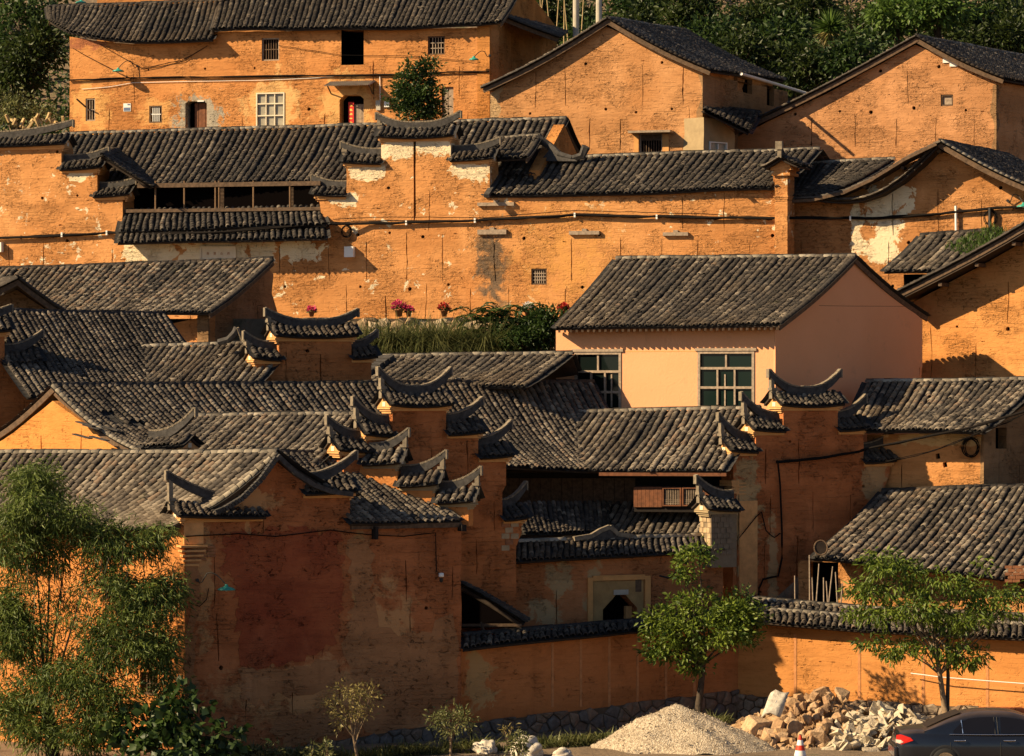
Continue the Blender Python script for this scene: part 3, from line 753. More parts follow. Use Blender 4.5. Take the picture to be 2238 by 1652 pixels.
cable('white conduit pipe along the farmhouse wall under the black cables', [LA.at(180, 195, .04), LA.at(240, 190, .04), LA.at(290, 181, .04), LA.at(420, 178, .04), LA.at(560, 176, .04), LA.at(700, 170, .04), LA.at(744, 165, .04)], .012, 'conduit', 'pvc', 'pipe', jit=.004)
cable('thin white downpipe running to the grey meter box', [LA.at(831, 166, .04), LA.at(832, 222, .05)], .018, 'conduit', 'pvc', 'pipe', jit=.0)
cable('bundle of black cables strung along the farmhouse wall', [LA.at(152, 175, .08), LA.at(290, 170, .08), LA.at(420, 168, .08), LA.at(690, 165, .08), LA.at(880, 163, .08), LA.at(985, 157, .08), LA.at(1070, 157, .08)], .024, 'cable_bundle', strands=3)
cable('slack dark wire hanging across the left end of the farmhouse', [LA.at(160, 105, .05), LA.at(290, 172, .06)], .012, 'wire', sag=.05, cat='wire')
cable('slanting dark wire from the eave to the lamp bracket', [LA.at(220, 98, .05), LA.at(310, 148, .05)], .012, 'wire', cat='wire')
cable('sagging dark wire pair between the left gable and the eave', [LA.at(310, 149, .05), LA.at(400, 130, .05), LA.at(455, 100, .05)], .012, 'wire', strands=2, cat='wire')
cable('thin wire crossing the upper storey from the barred window', [LA.at(610, 100, .05), LA.at(746, 120, .05), LA.at(880, 122, .05), LA.at(1050, 136, .05)], .010, 'wire', cat='wire')
lamp('green wall lamp at the left end of the farmhouse', LA, 269, 157, .5, -1, 1.0, 'green wall lamps')
lamp('green wall lamp at the right end of the farmhouse', LA, 1044, 132, .5, -1, .8, 'green wall lamps')
lr = thing('rear_house', 'orange house just showing above the long roof at the top left', 'house', P(350, 0, 153))
LR = Line((150, 153.5), (620, 152)); M['earth_r'] = earth('rear earth')
wall('wall', lr, LR, [(212, 90), (212, -60), (620, -60), (620, 90)], M['earth_r'], .5, (), .5, .4)
lamp('green wall lamp above the left roof end, at the very top', Line((150, 151.3), (620, 150)), 184, 8, .5, -1, 1.0, 'green wall lamps')

# ------------------------------------------------------------------ gabled house in the middle of the top row
LB = Line((1072, 136.4), (1535, 133.9)); LBs = Line((1535.5, 133.88), (1722, 143))
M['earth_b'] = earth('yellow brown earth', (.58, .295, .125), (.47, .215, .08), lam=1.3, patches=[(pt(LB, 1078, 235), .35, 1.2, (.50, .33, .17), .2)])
M['earth_shade'] = earth('side earth', (.33, .20, .10), (.25, .14, .065))  # dark copy for walls turned from the sun; shade is in the colour
hb = thing('gabled_house', 'ochre gabled house at top centre with small awning window', 'house', P(1320, 345, 138))
rB, eBl, eBr = P(1328, 42, 134.75), P(1055, 193, 136.15), P(1553, 155, 133.55); EB = P(1500, 70, 143.5) - rB
wall('gable_wall', hb, LB, [(1072, 352), (1072, 203), (1200, 128), (1325, 58), (1430, 100), (1535, 155), (1535, 352)], M['earth_b'], .5, [(1397, 291, 1447, 338, .35)], .9, .75, 1.7, 1.55, E=EB * .96)
wall('side_wall', hb, LBs, [(1535.5, 352), (1535.5, 162), (1722, 200), (1722, 352)], M['earth_shade'], .25, [(1612, 167, 1644, 206, .2), (1676, 186, 1692, 233, .2)], .5, .0)
gable_roof(hb, rB, eBl, eBr, EB, (60, 230), .12, tint=.55, pitch=.22)
barred(hb, LB, (1397, 291, 1447, 338), 7, 0, .14, 'wood_pale', 'wood')
slab(hb, 'window_awning', LB, (1380, 287.5, 1472, 290.2), 0, .5, 'wood_pale'); slab(hb, 'shutter_board', LB, (1399, 293, 1445, 306), -.12, -.08, 'wood')
slab(hb, 'window_surround', LB, (1386, 293, 1396, 338), .004, .03, 'plaster_o'); slab(hb, 'window_surround', LB, (1448, 293, 1462, 338), .004, .03, 'plaster_o')
gp = MB(); gp.tube([P(1620, 161, 134.5), P(1690, 182, 138), P(1760, 203, 142.8)], .06, 8); gp.build('gutter_pipe', M['pvc'], hb, True)
LBw = Line((1538, 133.4), (1606, 134.6))
wh = thing('outbuilding', 'low white plastered outbuilding against the gabled house with a small white window', 'house', P(1570, 345, 134))
wall('wall', wh, LBw, [(1538, 352), (1538, 256), (1572, 262), (1606, 292), (1606, 352)], M['plaster_g'], 1.2, [(1550, 309, 1588, 346, .2)], 0, 0)
glazed(wh, LBw, (1550, 309, 1588, 346), [(.55, 2), (.45, 2)], 'white', 'glass_pale', .08, .045, lintel=False)
roof(wh, P3([(1545, 236, 136), (1660, 250, 137.5)]), P3([(1534, 240, 132.8), (1636, 290, 133.4)]), 60, .02, .22, .16, .04, ridge_style='dark', tint=.4)
# ------------------------------------------------------------------ gabled house at the top right
LC = Line((1612, 137.5), (2177, 134)); LCs = Line((2177.5, 133.98), (2330, 141))
M['earth_c'] = earth('tan earth', (.56, .285, .13), (.45, .21, .085), lam=1.3)
hc = thing('gabled_house', 'ochre gabled house at the top right with one small square window', 'house', P(1950, 350, 138))
rC, eCl, eCr = P(2003, 82, 134.85), P(1588, 293, 137.3), P(2194, 172, 133.65); EC = P(2238, 126, 143.5) - rC
wall('gable_wall', hc, LC, [(1612, 358), (1612, 298), (1800, 208), (2000, 98), (2080, 130), (2177, 178), (2177, 358)], M['earth_c'], .5,
     [(2056, 207, 2083, 231, .25)], .9, .75, 1.7, 1.7, E=EC * .96)
wall('side_wall', hc, LCs, [(2177.5, 358), (2177.5, 185), (2330, 200), (2330, 358)], M['earth_shade'], .25, (), .7, .2)
gable_roof(hc, rC, eCl, eCr, EC, (60, 230), .12, tint=.55, pitch=.22)
barred(hc, LC, (2056, 207, 2083, 231), 0, 0, .10, 'wood', 'wood'); slab(hc, 'shutter_board', LC, (2060, 211, 2079, 228), -.12, -.09, 'wood_pale')
slab(hc, 'plaster_patch', LC, (2061, 128, 2078, 137), .004, .05, 'white'); slab(hc, 'plaster_patch', LC, (2076, 133, 2093, 145), .005, .045, 'white')

# ------------------------------------------------------------------ second row: the hall with the stepped front wall
LD = Line((0, 131.5), (1730, 124.2))
def dp(x, y, rx, rz, c=WHITE, h=.06): return (pt(LD, x, y), rx, rz, c, h)
M['earth_d'] = earth('lime washed earth', (.64, .31, .115), (.53, .225, .073), white=.085, patches=[
    dp(870, 318, .8, .5), dp(950, 320, .7, .42), dp(800, 372, .75, .35), dp(1025, 370, .8, .4), dp(330, 548, 1.1, .55), dp(470, 550, 1.6, .5), dp(570, 548, .6, .4), dp(660, 548, 1.0, .36), dp(170, 378, .5, .3), dp(760, 432, .6, .3),
    (pt(LD, 1078, 575), .65, 1.7, (.16, .11, .07), .5), (pt(LD, 1235, 560), 2.6, 2.4, (.60, .29, .085), 1.2)])
hd = thing('stepped_wall', 'long lime flecked ochre wall with stepped tiled tops, crossing the whole village', 'wall', P(850, 700, 128))
wall('wall', hd, LD, [(-60, 730), (-60, 322), (134, 318), (134, 372), (213, 369), (213, 430), (268, 427), (268, 470), (262, 530), (708, 520), (697, 432), (757, 427), (757, 358), (833, 354),
     (833, 304), (985, 300), (985, 350), (1070, 346), (1070, 428), (1690, 414), (1690, 380), (1722, 380), (1722, 730)], M['earth_d'], 1.2,
     [(1161, 587, 1195, 622, .3), (1548, 558, 1606, 575, .3), ([(903, 306), (909, 306), (908, 380), (909, 470), (904, 490), (904, 400)], .12)], .9, .5, 1.75, 1.6)
barred(hd, LD, (1161, 587, 1195, 622), 5, 3, .10, 'wood', 'wood_pale', .05)
cap(hd, LD, -60, 136, 320, 'R', .6, .5, .30, .55, nind=45, tint=.3); cap(hd, LD, 133, 214, 370, 'R', .6, .46, .28, .42, nind=30, tint=.3); cap(hd, LD, 205, 274, 429, 'R', .6, .44, .26, .30, nind=25, tint=.3)
cap(hd, LD, 835, 984, 301, 'LR', .6, .5, .32, .52, nind=60, tint=.3); cap(hd, LD, 758, 834, 357, 'L', .6, .46, .28, .42, nind=35, tint=.3); cap(hd, LD, 694, 757, 428, 'L', .6, .44, .28, .4, nind=30, tint=.3)
cap(hd, LD, 985, 1070, 350, 'R', .6, .46, .28, .42, nind=35, tint=.3)
roof(hd, P3([(262, 506, 130.2), (712, 494, 128.3)]), P3([(257, 531, 129.4), (716, 522, 127.4)]), 35, .01, .21, .12, .02, 'pale', tint=.35, name='wall_cap')
# right end pier
LP = Line((1695, 124.05), (1720, 123.9))
pr = MB()
pr.sbox(LP, -.02, 12, LP.len + .02, LP.sz(1700, 384)[1], -.8, .02); pr.sbox(LP, -.10, LP.sz(1700, 384)[1], LP.len + .14, LP.sz(1700, 378)[1], -.9, .12); pr.sbox(LP, -.05, LP.sz(1700, 377.9)[1], LP.len + .06, LP.sz(1700, 372)[1], -.9, .07)
for i, yy in enumerate((428, 432, 436)): pr.sbox(LP, -.06 + .02 * i, LP.sz(1700, yy + 3)[1], LP.len + .06 - .02 * i, LP.sz(1700, yy)[1], -.8, .08 - .02 * i)
vs = [LP.pt(q, LP.sz(1700, 372)[1] + zz, o) for o in (.1, -.9) for (q, zz) in ((-.16, 0), (LP.len + .18, 0), (LP.len + .14, .16), (LP.len / 2, .34), (-.12, .16))]
pr.add(vs, [(0, 1, 2, 3, 4), (9, 8, 7, 6, 5)] + [(i, (i + 1) % 5, 5 + (i + 1) % 5, 5 + i) for i in range(5)])
pier = pr.build('end_pier', M['earth_d'], hd)
rz = LP.sz(1700, 356)[1]
roof(hd, [LP.pt(.3, rz + .15, .3), LP.pt(.3, rz + .15, -1.0)], [LP.pt(.95, rz - .16, .3), LP.pt(.95, rz - .16, -1.0)], 12, .02, .2, .13, .01, None, name='wall_cap')
roof(hd, [LP.pt(.28, rz + .15, -1.0), LP.pt(.28, rz + .15, .3)], [LP.pt(-.32, rz - .16, -1.0), LP.pt(-.32, rz - .16, .3)], 12, .02, .2, .13, .01, None, name='wall_cap')
hm = MB()
hm.tube([LP.pt(.3, rz + .12, -.9), LP.pt(.32, rz + .14, -.3), LP.pt(.30, rz + .30, .15), LP.pt(.24, rz + .62, .34)], .11, 6, 0, .09); hm.build('horn_ridge', M['tile_horn'], hd)
hm = MB(); hm.sbox(LP, .12, rz + .44, .36, rz + .72, .28, .42); hm.sbox(LP, .18, rz + .15, .32, rz + .44, .26, .38); hm.build('horn_tip', M['horn_top'], hd)
pq = MB(); pq.lbox(LD, 441, 541, 513, 566, .0, .04); plq = pq.build('name_plaque', M['plaster_w'], hd)
pq = MB(); pq.lbox(LD, 438, 538.5, 516, 541, .0, .07); pq.lbox(LD, 438, 566, 516, 568.5, 0, .07); pq.lbox(LD, 437.5, 538.5, 441, 568.5, .0, .068); pq.lbox(LD, 513, 538.5, 516.5, 568.5, 0, .068); pq.build('plaque_frame', M['plaster_w'], plq)
M['ochre_ink'] = flat('faded red ink', (.42, .17, .05), .9)
fnt = None
try:
    import os
    fp = os.path.join(bpy.utils.system_resource('DATAFILES'), 'fonts', 'Noto Sans CJK Regular.woff2')
    fnt = bpy.data.fonts.load(fp) if os.path.exists(fp) else None
except Exception: fnt = None
for i, ch in enumerate('奇雲山西'):
    cu = bpy.data.curves.new('character', 'FONT'); cu.body = ch; cu.size = .30; cu.align_x = 'CENTER'; cu.align_y = 'CENTER'; cu.extrude = .004
    if fnt: cu.font = fnt
    cu.materials.append(M['ochre_ink'])
    o = bpy.data.objects.new('character', cu); COL.objects.link(o); o.parent = plq
    q = LD.at(455 + i * 15, 553.5, .045); X = LD.d3; Z = Vector((0, 0, 1)); N = LD.n3
    o.matrix_basis = Matrix(((X.x, 0, N.x, q.x), (X.y, 0, N.y, q.y), (0, 1, 0, q.z), (0, 0, 0, 1)))
for (x0, x1, y0, y1, lb) in ((1045, 1125, 443, 449.5, 'weathered beam stub high on the ochre wall, above the cable bundle'), (1045, 1108, 502, 512, 'weathered beam stub over the dark damp streak'), (1245, 1311, 505, 512.5, 'weathered beam stub below the cables, middle of three'), (1450, 1505, 508, 515, 'weathered beam stub below the cables, farthest right')):
    bm_ = MB(); bm_.lbox(LD, x0, y0, x1, y1, .002, .12); a = (x0 + x1) / 2; bm_.lbox(LD, a - 5, y0 - 5, a + 5, y0 - .1, .0, .10)
    tag(bm_.build('wall_beam', M['wood_pale']), lb, 'beam', 'beam stubs in the upper wall')
# the hall behind the wall
M['wood_post'] = flat('brown post', (.17, .10, .05), .8, var=.3)
hh = thing('hall', 'hall with broad dark tiled roof and an open upper gallery behind the stepped wall', 'house', P(500, 420, 132))
roof(hh, P3([(138, 297, 135.4), (1237, 262, 131.6)]), P3([(70, 412, 131.8), (1166, 386, 127.9)]), 240, .12, .24, .17, .03, 'pale', verge='r', tint=.38)
LGg = Line((1190, 127.9), (1300, 131.2)); 
wall('gable_wall', hh, Line((1180, 127.8), (1262, 132.5)), [(1180, 420), (1180, 372), (1233, 272), (1262, 338), (1262, 420)], M['earth_s'], .4, (), .4, 0)
roof(hh, P3([(1237, 262, 131.6), (1140, 268, 135)]), P3([(1276, 342, 134.2), (1180, 345, 138)]), 0, .1, .24, .17, .02, None, verge='l', tint=.3)
roof(hh, P3([(222, 342, 129.6), (255, 330, 133)]), P3([(330, 410, 129.4), (345, 402, 132)]), 40, .04, .2, .15, .02, 'dark', tint=.3)
LG = Line((262, 131.6), (712, 129.6)); LGp = Line((270, 130.4), (712, 128.5))
wall('gallery_back', hh, LG, [(262, 520), (262, 400), (712, 390), (712, 520)], M['black'], .2, (), 0, 0)  # black sheet paints the shade of the deep gallery
for x in (339, 402, 470, 478, 553, 633): 
    b = MB(); b.lbox(LGp, x - 1.3, 395, x + 1.3, 460, -.08, .0); b.build('gallery_post', M['wood_post'], hh)
for (x0, x1) in ((480, 489), (636, 641)):
    lv = MB()
    for i in range(16): lv.lbox(LGp, x0, 410 + i * 3, x1, 411.4 + i * 3, -.08, -.02)
    lv.build('shutter', M['wood'], hh)
b = MB(); b.lbox(LGp, 272, 457.5, 700, 459.5, -.12, .02); b.build('gallery_sill', M['wood'], hh)
b = MB(); b.lbox(LGp, 300, 401, 700, 405, -.10, .02); b.build('eave_beam', M['wood'], hh)
roof(hh, P3([(270, 461, 130.8), (702, 452, 129.0)]), P3([(260, 506, 129.8), (714, 492, 127.9)]), 60, .03, .22, .15, .02, None, tint=.32)
rr = thing('rear_wing', 'small tiled rear wing with a horned gable beside the hall', 'house', P(1150, 350, 128))
roof(rr, P3([(1085, 306, 129.8), (1180, 300, 129.2)]), P3([(1040, 352, 127.6), (1150, 345, 127.1)]), 60, .06, .22, .15, .02, 'pale', verge='r', tint=.32)
mb = MB(); mb.tube([P(1172, 300, 129), P(1200, 318, 129), P(1222, 338, 128.6), P(1250, 346, 128.4)], .16, 6, 0, .12); mb.build('horn_ridge', M['tile_horn'], rr)
mb = MB(); mb.tube([P(1252, 346, 128.4), P(1272, 340, 128.3), P(1281, 320, 128.2)], .12, 6, 0, .16); mb.build('horn_ridge', M['tile_horn'], rr)
mb = MB(); mb.hexa([P(1180, 352, 128.6), P(1262, 352, 128.2), P(1262, 352, 129.6), P(1180, 352, 129.8), P(1205, 322, 128.8), P(1235, 335, 128.5), P(1235, 335, 129.4), P(1205, 322, 129.5)]); mb.build('gable_end', M['tile_horn'], rr)
# house D4: roof over the right half of the wall
h4 = thing('street_house', 'house whose dark tiled roof overhangs the ochre wall right of the stepped tops', 'house', P(1400, 420, 126))
roof(h4, P3([(1112, 352, 129.6), (1790, 329, 126.9)]), P3([(1060, 430, 126.85), (1704, 412, 124.05)]), 280, .09, .24, .17, .03, 'pale', verge='', tint=.38)
roof(h4, P3([(1790, 329, 126.9), (1112, 352, 129.6)]), P3([(1850, 400, 130.2), (1180, 420, 133)]), 0, .09, .24, .17, .03, None, tint=.3)
mb = MB()
for i in range(9):
    x = 1068 + i * 1.2; mb.bar(P(1108 - i * 5, 356 + i * 8, 129.2 - i * .32), P(1103 - i * 5, 364 + i * 8, 128.9 - i * .32), .2, .12)
mb.build('verge_course', M['tile_horn'], h4)
# gabled house at the right of the row
LE = Line((1735, 125.2), (2300, 122.6))
def ep(x, y, rx, rz, c=WHITE, h=.06): return (pt(LE, x, y), rx, rz, c, h)
M['earth_e'] = earth('worn earth', (.61, .295, .115), (.49, .21, .07), white=.0, lam=1.3, patches=[ep(1945, 440, .75, .55), ep(1965, 420, .5, .35), ep(1938, 490, .55, .8), ep(1925, 545, .55, .55), ep(1872, 500, .22, .9), ep(1960, 412, .3, .4)])
he = thing('gabled_house', 'ochre house with curved gable and white lime stains on the right', 'house', P(2000, 640, 126))
rE = P(2055, 311, 123.0); EE = P(2205, 343, 131.0) - rE
wall('gable_wall', he, LE, [(1735, 720), (1735, 440), (1800, 434), (1860, 420), (1920, 395), (1985, 358), (2052, 330), (2120, 352), (2238, 404), (2300, 430), (2300, 720)], M['earth_e'], .5, (), 1.0, .4, 1.6, 1.45, E=EE * .9)
def rr_curve(pts): return P3(pts)
roof(he, [rE, rE + EE], [P(2300, 430, 121.4), P(2300, 430, 121.4) + EE], 120, .12, .22, .16, .02, 'dark', verge='L', tint=.4)
vl = [(2055, 311, 123.0), (1985, 345, 123.4), (1915, 388, 123.8), (1850, 418, 124.1), (1780, 434, 124.4), (1722, 437, 124.6)]
roof(he, [rE + EE, rE], [P(1790, 436, 124.3) + EE, P(1790, 436, 124.3)], 0, .75, .22, .16, .01, None, verge='')
mb = MB()
for a, b in zip(P3(vl)[:-1], P3(vl)[1:]):
    mb.bar(a + Vector((0, .25, -.06)), b + Vector((0, .25, -.06)), .9, .10)
mb.build('verge_board', M['wood'], he)
for a, b in zip(P3(vl)[:-1], P3(vl)[1:]):
    k = int((b - a).length / .22)
    for i in range(k):
        o = bpy.data.objects.new('verge_tile', VERT[rnd.randrange(4, 11)]); COL.objects.link(o); o.parent = he; o.matrix_parent_inverse = Matrix.Translation(-he.location)
        y = (b - a).normalized(); x = Vector((0, -1, 0)); z = x.cross(y); z = -z if z.z < 0 else z; x = y.cross(z)
        p = a.lerp(b, i / k) + Vector((0, -.12, .02)); z2 = (z - y * .1)
        y = y + z * .12
        o.matrix_basis = Matrix(((x.x, y.x * 1.25, z.x, p.x), (x.y, y.y * 1.25, z.y, p.y), (x.z, y.z * 1.25, z.z, p.z), (0, 0, 0, 1)))
roof(he, P3([(1748, 362, 127.6), (1955, 351, 126.9)]), P3([(1720, 434, 124.6), (1800, 429, 124.35)]), 110, .10, .23, .17, .02, 'pale', tint=.30)
for x, y in ((2057, 330), (1978, 366), (1895, 408), (1830, 434), (2118, 356), (2225, 400)):
    b = MB(); p = LE.at(x, y + 2); b.tube([p - LE.n3 * .1, p + LE.n3 * .5], .065, 8); b.build('purlin_end', M['wood'], he)
# cables on the wall
LDc = LD
cable('thick black cable bundle strung along the ochre stepped wall', [LDc.at(-20, 521, .12), LDc.at(60, 519, .12), LDc.at(240, 509, .12), LDc.at(330, 514, .55), LDc.at(520, 508, .75), LDc.at(712, 490, .45), LDc.at(800, 489, .12), LDc.at(890, 487, .12), LDc.at(1060, 481, .12), LDc.at(1258, 470, .12), LDc.at(1440, 474, .12), LDc.at(1600, 476, .12), LDc.at(1724, 477, .12),
      LE.at(1858, 477, .10), LE.at(1920, 478, .10), LE.at(2090, 464, .12), LE.at(2180, 455, .12), LE.at(2290, 452, .12)], .034, 'cable_bundle', strands=7)
cable('thin loose wire above the cable bundle on the ochre wall', [LDc.at(730, 480, .1), LDc.at(850, 474, .1), LDc.at(1060, 476, .1), LDc.at(1260, 460, .1), LDc.at(1600, 470, .1)], .013, 'wire', cat='wire')
for (l, x, y) in [(LD, 138, 513), (LD, 236, 509), (LD, 890, 487), (LD, 1040, 482), (LD, 1258, 470), (LD, 1437, 474), (LE, 1860, 477)]:
    b = MB(); b.lbox(l, x - 1.8, y - 5, x + 1.8, y + 5, .0, .16); tag(b.build('cable_clamp', M['white']), 'small pale clamp holding the cable bundle to the ochre wall', 'clamp', 'clamps along the cable bundle')
def coil(label, ln, x, y, r, o=.1, turns=4):
    mb = MB(); a, z = ln.sz(x, y); pts = []
    for i in range(turns * 16 + 1):
        t = i / 16 * 2 * math.pi; rr_ = r * (1 + .12 * math.sin(t * .37 + 1) + .05 * math.sin(t * 1.7))
        pts.append(ln.pt(a + rr_ * math.cos(t) * .85 + .03 * math.sin(t * .5), z + rr_ * math.sin(t), o + .02 * math.sin(t * .3)))
    mb.tube(pts, .014, 5); return tag(mb.build('cable_coil', M['cable']), label, 'coil', 'coils of spare cable')
coil('coil of spare cable hanging on the ochre wall above the white box', LD, 759, 506, .20)
coil('coil of spare cable at the right end of the upper bundle', LE, 2166, 476, .24)
bx = MB(); bx.lbox(LD, 756, 539, 776, 562, .0, .22); tag(bx.build('junction_box', M['white']), 'white junction box on the ochre wall below the coil', 'box')
bx = MB(); bx.lbox(LD, -8, 530, 8, 551, .0, .24); tag(bx.build('junction_box', M['white']), 'white junction box at the left picture edge under the cables', 'box')
cable('white pole pipe standing against the lime stained house', [LE.at(2090, 450, .1), LE.at(2091, 520, .1)], .05, 'pipe', 'pvc', 'pipe', jit=0)
cable('dark upright pole with cables at the right edge', [LE.at(2165, 455, .15), LE.at(2165, 530, .15)], .06, 'pole', 'iron', 'pole', jit=0)
lamp('green wall lamp cut by the right picture edge', LE, 2242, 452, .5, 1, 1.0, 'green wall lamps')
# ------------------------------------------------------------------ house at the right edge and grassy roof
LN = Line((1970, 121.3), (2330, 118.6)); M['earth_n'] = earth('bright worn earth', (.64, .30, .098), (.53, .22, .062), lam=1.2)
hn = thing('gabled_house', 'tall ochre gabled house at the right edge under a deep dark eave', 'house', P(2120, 830, 123))
rN, eNl = P(2440, 362, 116.6), P(1962, 641, 120.3); vN = Vector((2.0, 5.0, 0))
wall('gable_wall', hn, LN, [(1975, 880), (1975, 672), (2238, 528), (2560, 350), (2560, 880)], M['earth_n'], .5, (), .9, .5, 1.9, 2.0, E=vN * .95)
roof(hn, [rN + vN, rN], [eNl + vN, eNl], 80, .18, .22, .16, .03, None, verge='r', tint=.45, deck=.22)
for i in range(6):
    t = .12 + i * .17; a = rN.lerp(eNl, t) + Vector((0, .1, -.42 - .25 * math.sin(math.pi * t) * .7)); b = MB(); b.bar(a, a + vN * .2, .12, .12); b.build('purlin', M['wood'], hn)
hs = thing('lean_to', 'small lean to with a grassy tiled roof between two gables', 'shed', P(2020, 620, 121))
roof(hs, P3([(2012, 518, 123.0), (2190, 505, 122)]), P3([(1932, 596, 121.4), (2110, 590, 120.5)]), 150, .06, .23, .17, .05, 'dark', tint=.5)
wall('wall', hs, Line((1975, 121.9), (2120, 121.3)), [(1975, 680), (1975, 600), (2120, 598), (2120, 680)], M['black'], .3, (), 0, 0)  # black slab paints the shade under the lean-to roof
# ------------------------------------------------------------------ peach plastered house in the middle
LK = Line((1215, 116.2), (1694, 113)); LKs = Line((1694.3, 113), (2018, 119))
m, t, b = newmat('peach render'); pos = nd(t, 'ShaderNodeNewGeometry').outputs['Position']
c = ramp(t, noise(t, pos, .5, 4, .55), [(.3, (.70, .34, .168)), (.7, (.75, .37, .19))])
st = smooth(t, noise(t, mapv(t, pos, (1.6, 1.6, .12)), 1.0, 5, .6), .60, .80)
c = mix(t, math_(t, 'MULTIPLY', st, .36), c, (.38, .20, .10)); c = mix(t, math_(t, 'MULTIPLY', smooth(t, noise(t, pos, 1.3, 6, .7), .58, .70), .25), c, (.44, .25, .13)); c = mix(t, math_(t, 'MULTIPLY', noise(t, pos, 30, 3, .7), .12), c, (.48, .25, .11))
t.links.new(c, b.inputs['Base Color']); b.inputs['Roughness'].default_value = .9; b.inputs['Specular IOR Level'].default_value = .15
bn = nd(t, 'ShaderNodeBump'); bn.inputs['Distance'].default_value = .012; t.links.new(noise(t, pos, 14, 5, .7), bn.inputs['Height']); t.links.new(bn.outputs[0], b.inputs['Normal'])
M['peach'] = m
hk = thing('plastered_house', 'smooth peach plastered house with two large grey framed windows', 'house', P(1600, 890, 115))
wall('front_wall', hk, LK, [(1215, 1000), (1215, 714), (1694.3, 711), (1694.3, 1000)], M['peach'], .3, [(1256, 769, 1358, 905, .25), (1525, 767, 1649, 893, .25)], 0, 0, edge=.004, chips=0)
LKs2 = Line((1694.6, 112.99), (2018, 118.99), .012)
wall('gable_wall', hk, LKs2, [(1694.6, 1000), (1694.6, 713), (1780, 648), (1868, 572), (1945, 640), (2016, 698), (2016, 803), (2009, 803), (2009, 1000)], M['peach'], .3, [([(1790, 667.4), (1860, 668.4), (1990, 669), (1990, 669.7), (1860, 669.2), (1790, 668.2)], .02)], 0, 0, edge=.004, chips=0)
wall('rear_wall', hk, Line((1500, 121.5), (2018, 118.9)), [(1500, 900), (1500, 700), (2010, 700), (2010, 900)], M['peach'], .3, (), 0, 0)
e0, e1 = P(1213, 717, 115.6), P(1702, 711, 112.3)
roof(hk, P3([(1347, 569, 119), (1868, 563, 116)]), [e0, e1], 250, .10, .215, .155, .025, 'pale', verge='r', tint=.50)
roof(hk, P3([(1868, 563, 116), (1347, 569, 119)]), P3([(2026, 692, 119.2), (1500, 700, 122.4)]), 50, .10, .215, .155, .02, None, verge='l', tint=.45)
for i in range(38):
    q = e0.lerp(e1, (i + .5) / 38) + Vector((.05, .22, -.10)); b = MB(); b.box(q, (.035, 0, 0), (0, .28, .0), (0, .0, .04)); b.build('rafter', M['wood'], hk)
glazed(hk, LK, (1256, 769, 1358, 905), [(.30, 2), (.36, 3), (.34, 3)], 'wood_pale', 'glass', .10, .085)
glazed(hk, LK, (1525, 767, 1649, 893), [(.28, 2), (.37, 3), (.35, 3)], 'wood_pale', 'glass_green', .10, .085)
for x in (1582, 1334): slab(hk, 'casement_bar', LK, (x, 818, x + 3, 890), -.07, -.03, 'wood_pale')
slab(hk, 'render_joint', LK, (1365, 767.5, 1524, 768.3), .001, .006, 'plaster_o')

# ------------------------------------------------------------------ left roofs, third row
hg = thing('low_house', 'house with a pale streaked tile roof at the left under the long ochre wall', 'house', P(450, 750, 121))
M['earth_g'] = earth('plain earth', (.58, .265, .10), (.46, .195, .062), lam=1.3)
LGf = Line((150, 122.6), (455, 119.5)); LGs = Line((455.3, 119.48), (600, 125))
wall('front_wall', hg, LGf, [(150, 800), (150, 700), (355, 697), (360, 712), (410, 700), (455, 690), (455, 800)], M['earth_g'], .4, (), .8, .6, 1.2, 1.3)
wall('side_wall', hg, LGs, [(455.3, 800), (455.3, 690), (530, 632), (588, 588), (598, 600), (594, 640), (606, 680), (600, 800)], M['earth_shade'], .4, (), .7, .4)
roof(hg, P3([(-60, 594, 124.5), (596, 570, 122)]), P3([(-160, 692, 121.6), (300, 688, 119.6), (457, 684, 119.0)]), 220, .10, .215, .155, .04, 'dark', verge='r', tint=.66, tspread=.30)
hx = thing('low_house', 'small dark gable in front of the streaked tile roof at the left edge', 'house', P(30, 690, 118))
wall('gable_wall', hx, Line((-60, 118.0), (150, 119)), [(-60, 720), (-60, 668), (38, 634), (120, 690), (120, 720)], M['earth_shade'], .4, (), .5, .3)
rx = P(40, 611, 117.6); vx = Vector((-1.2, 2.6, 0))
gable_roof(hx, rx, P(-70, 662, 117.2), P(148, 690, 118.3), vx, (0, 25), .03, tint=.45)
hw = thing('wing_house', 'house whose worn tile roof slopes down to the right at the left side', 'house', P(200, 840, 112))
roof(hw, P3([(-60, 681, 111.6), (20, 683, 112), (357, 690, 116)]), P3([(60, 868, 107.9), (155, 868, 108.6), (492, 862, 112.2)]), 230, .10, .2, .145, .03, 'dark', tint=.55)
roof(hw, P3([(357, 690, 116), (20, 683, 112)]), P3([(230, 850, 119), (-110, 850, 115.5)]), 0, .10, .2, .145, .03, None)
wall('wall', hw, Line((150, 109.6), (520, 113.6)), [(150, 960), (150, 862), (500, 858), (500, 960)], M['earth_shade'], .4, (), .3, 0)
hi = thing('wing_house', 'low tiled wing left of the small lit pier with horned cap', 'house', P(430, 840, 110.5))
roof(hi, P3([(312, 761, 113.4), (640, 751, 112.6)]), P3([(226, 850, 111.0), (565, 842, 110.2)]), 200, .06, .2, .15, .03, 'pale', tint=.60)
mb = MB(); mb.tube([P(478, 748, 112), P(500, 742, 111.9), P(514, 728, 111.8), P(519, 716, 111.8)], .11, 6, 0, .13); mb.build('horn_ridge', M['tile_horn'], hi)
mb = MB(); mb.tube([P(519, 716, 111.7), P(528, 742, 111.8), P(545, 750, 111.7)], .05, 6); mb.build('horn_tip', M['horn_top'], hi)
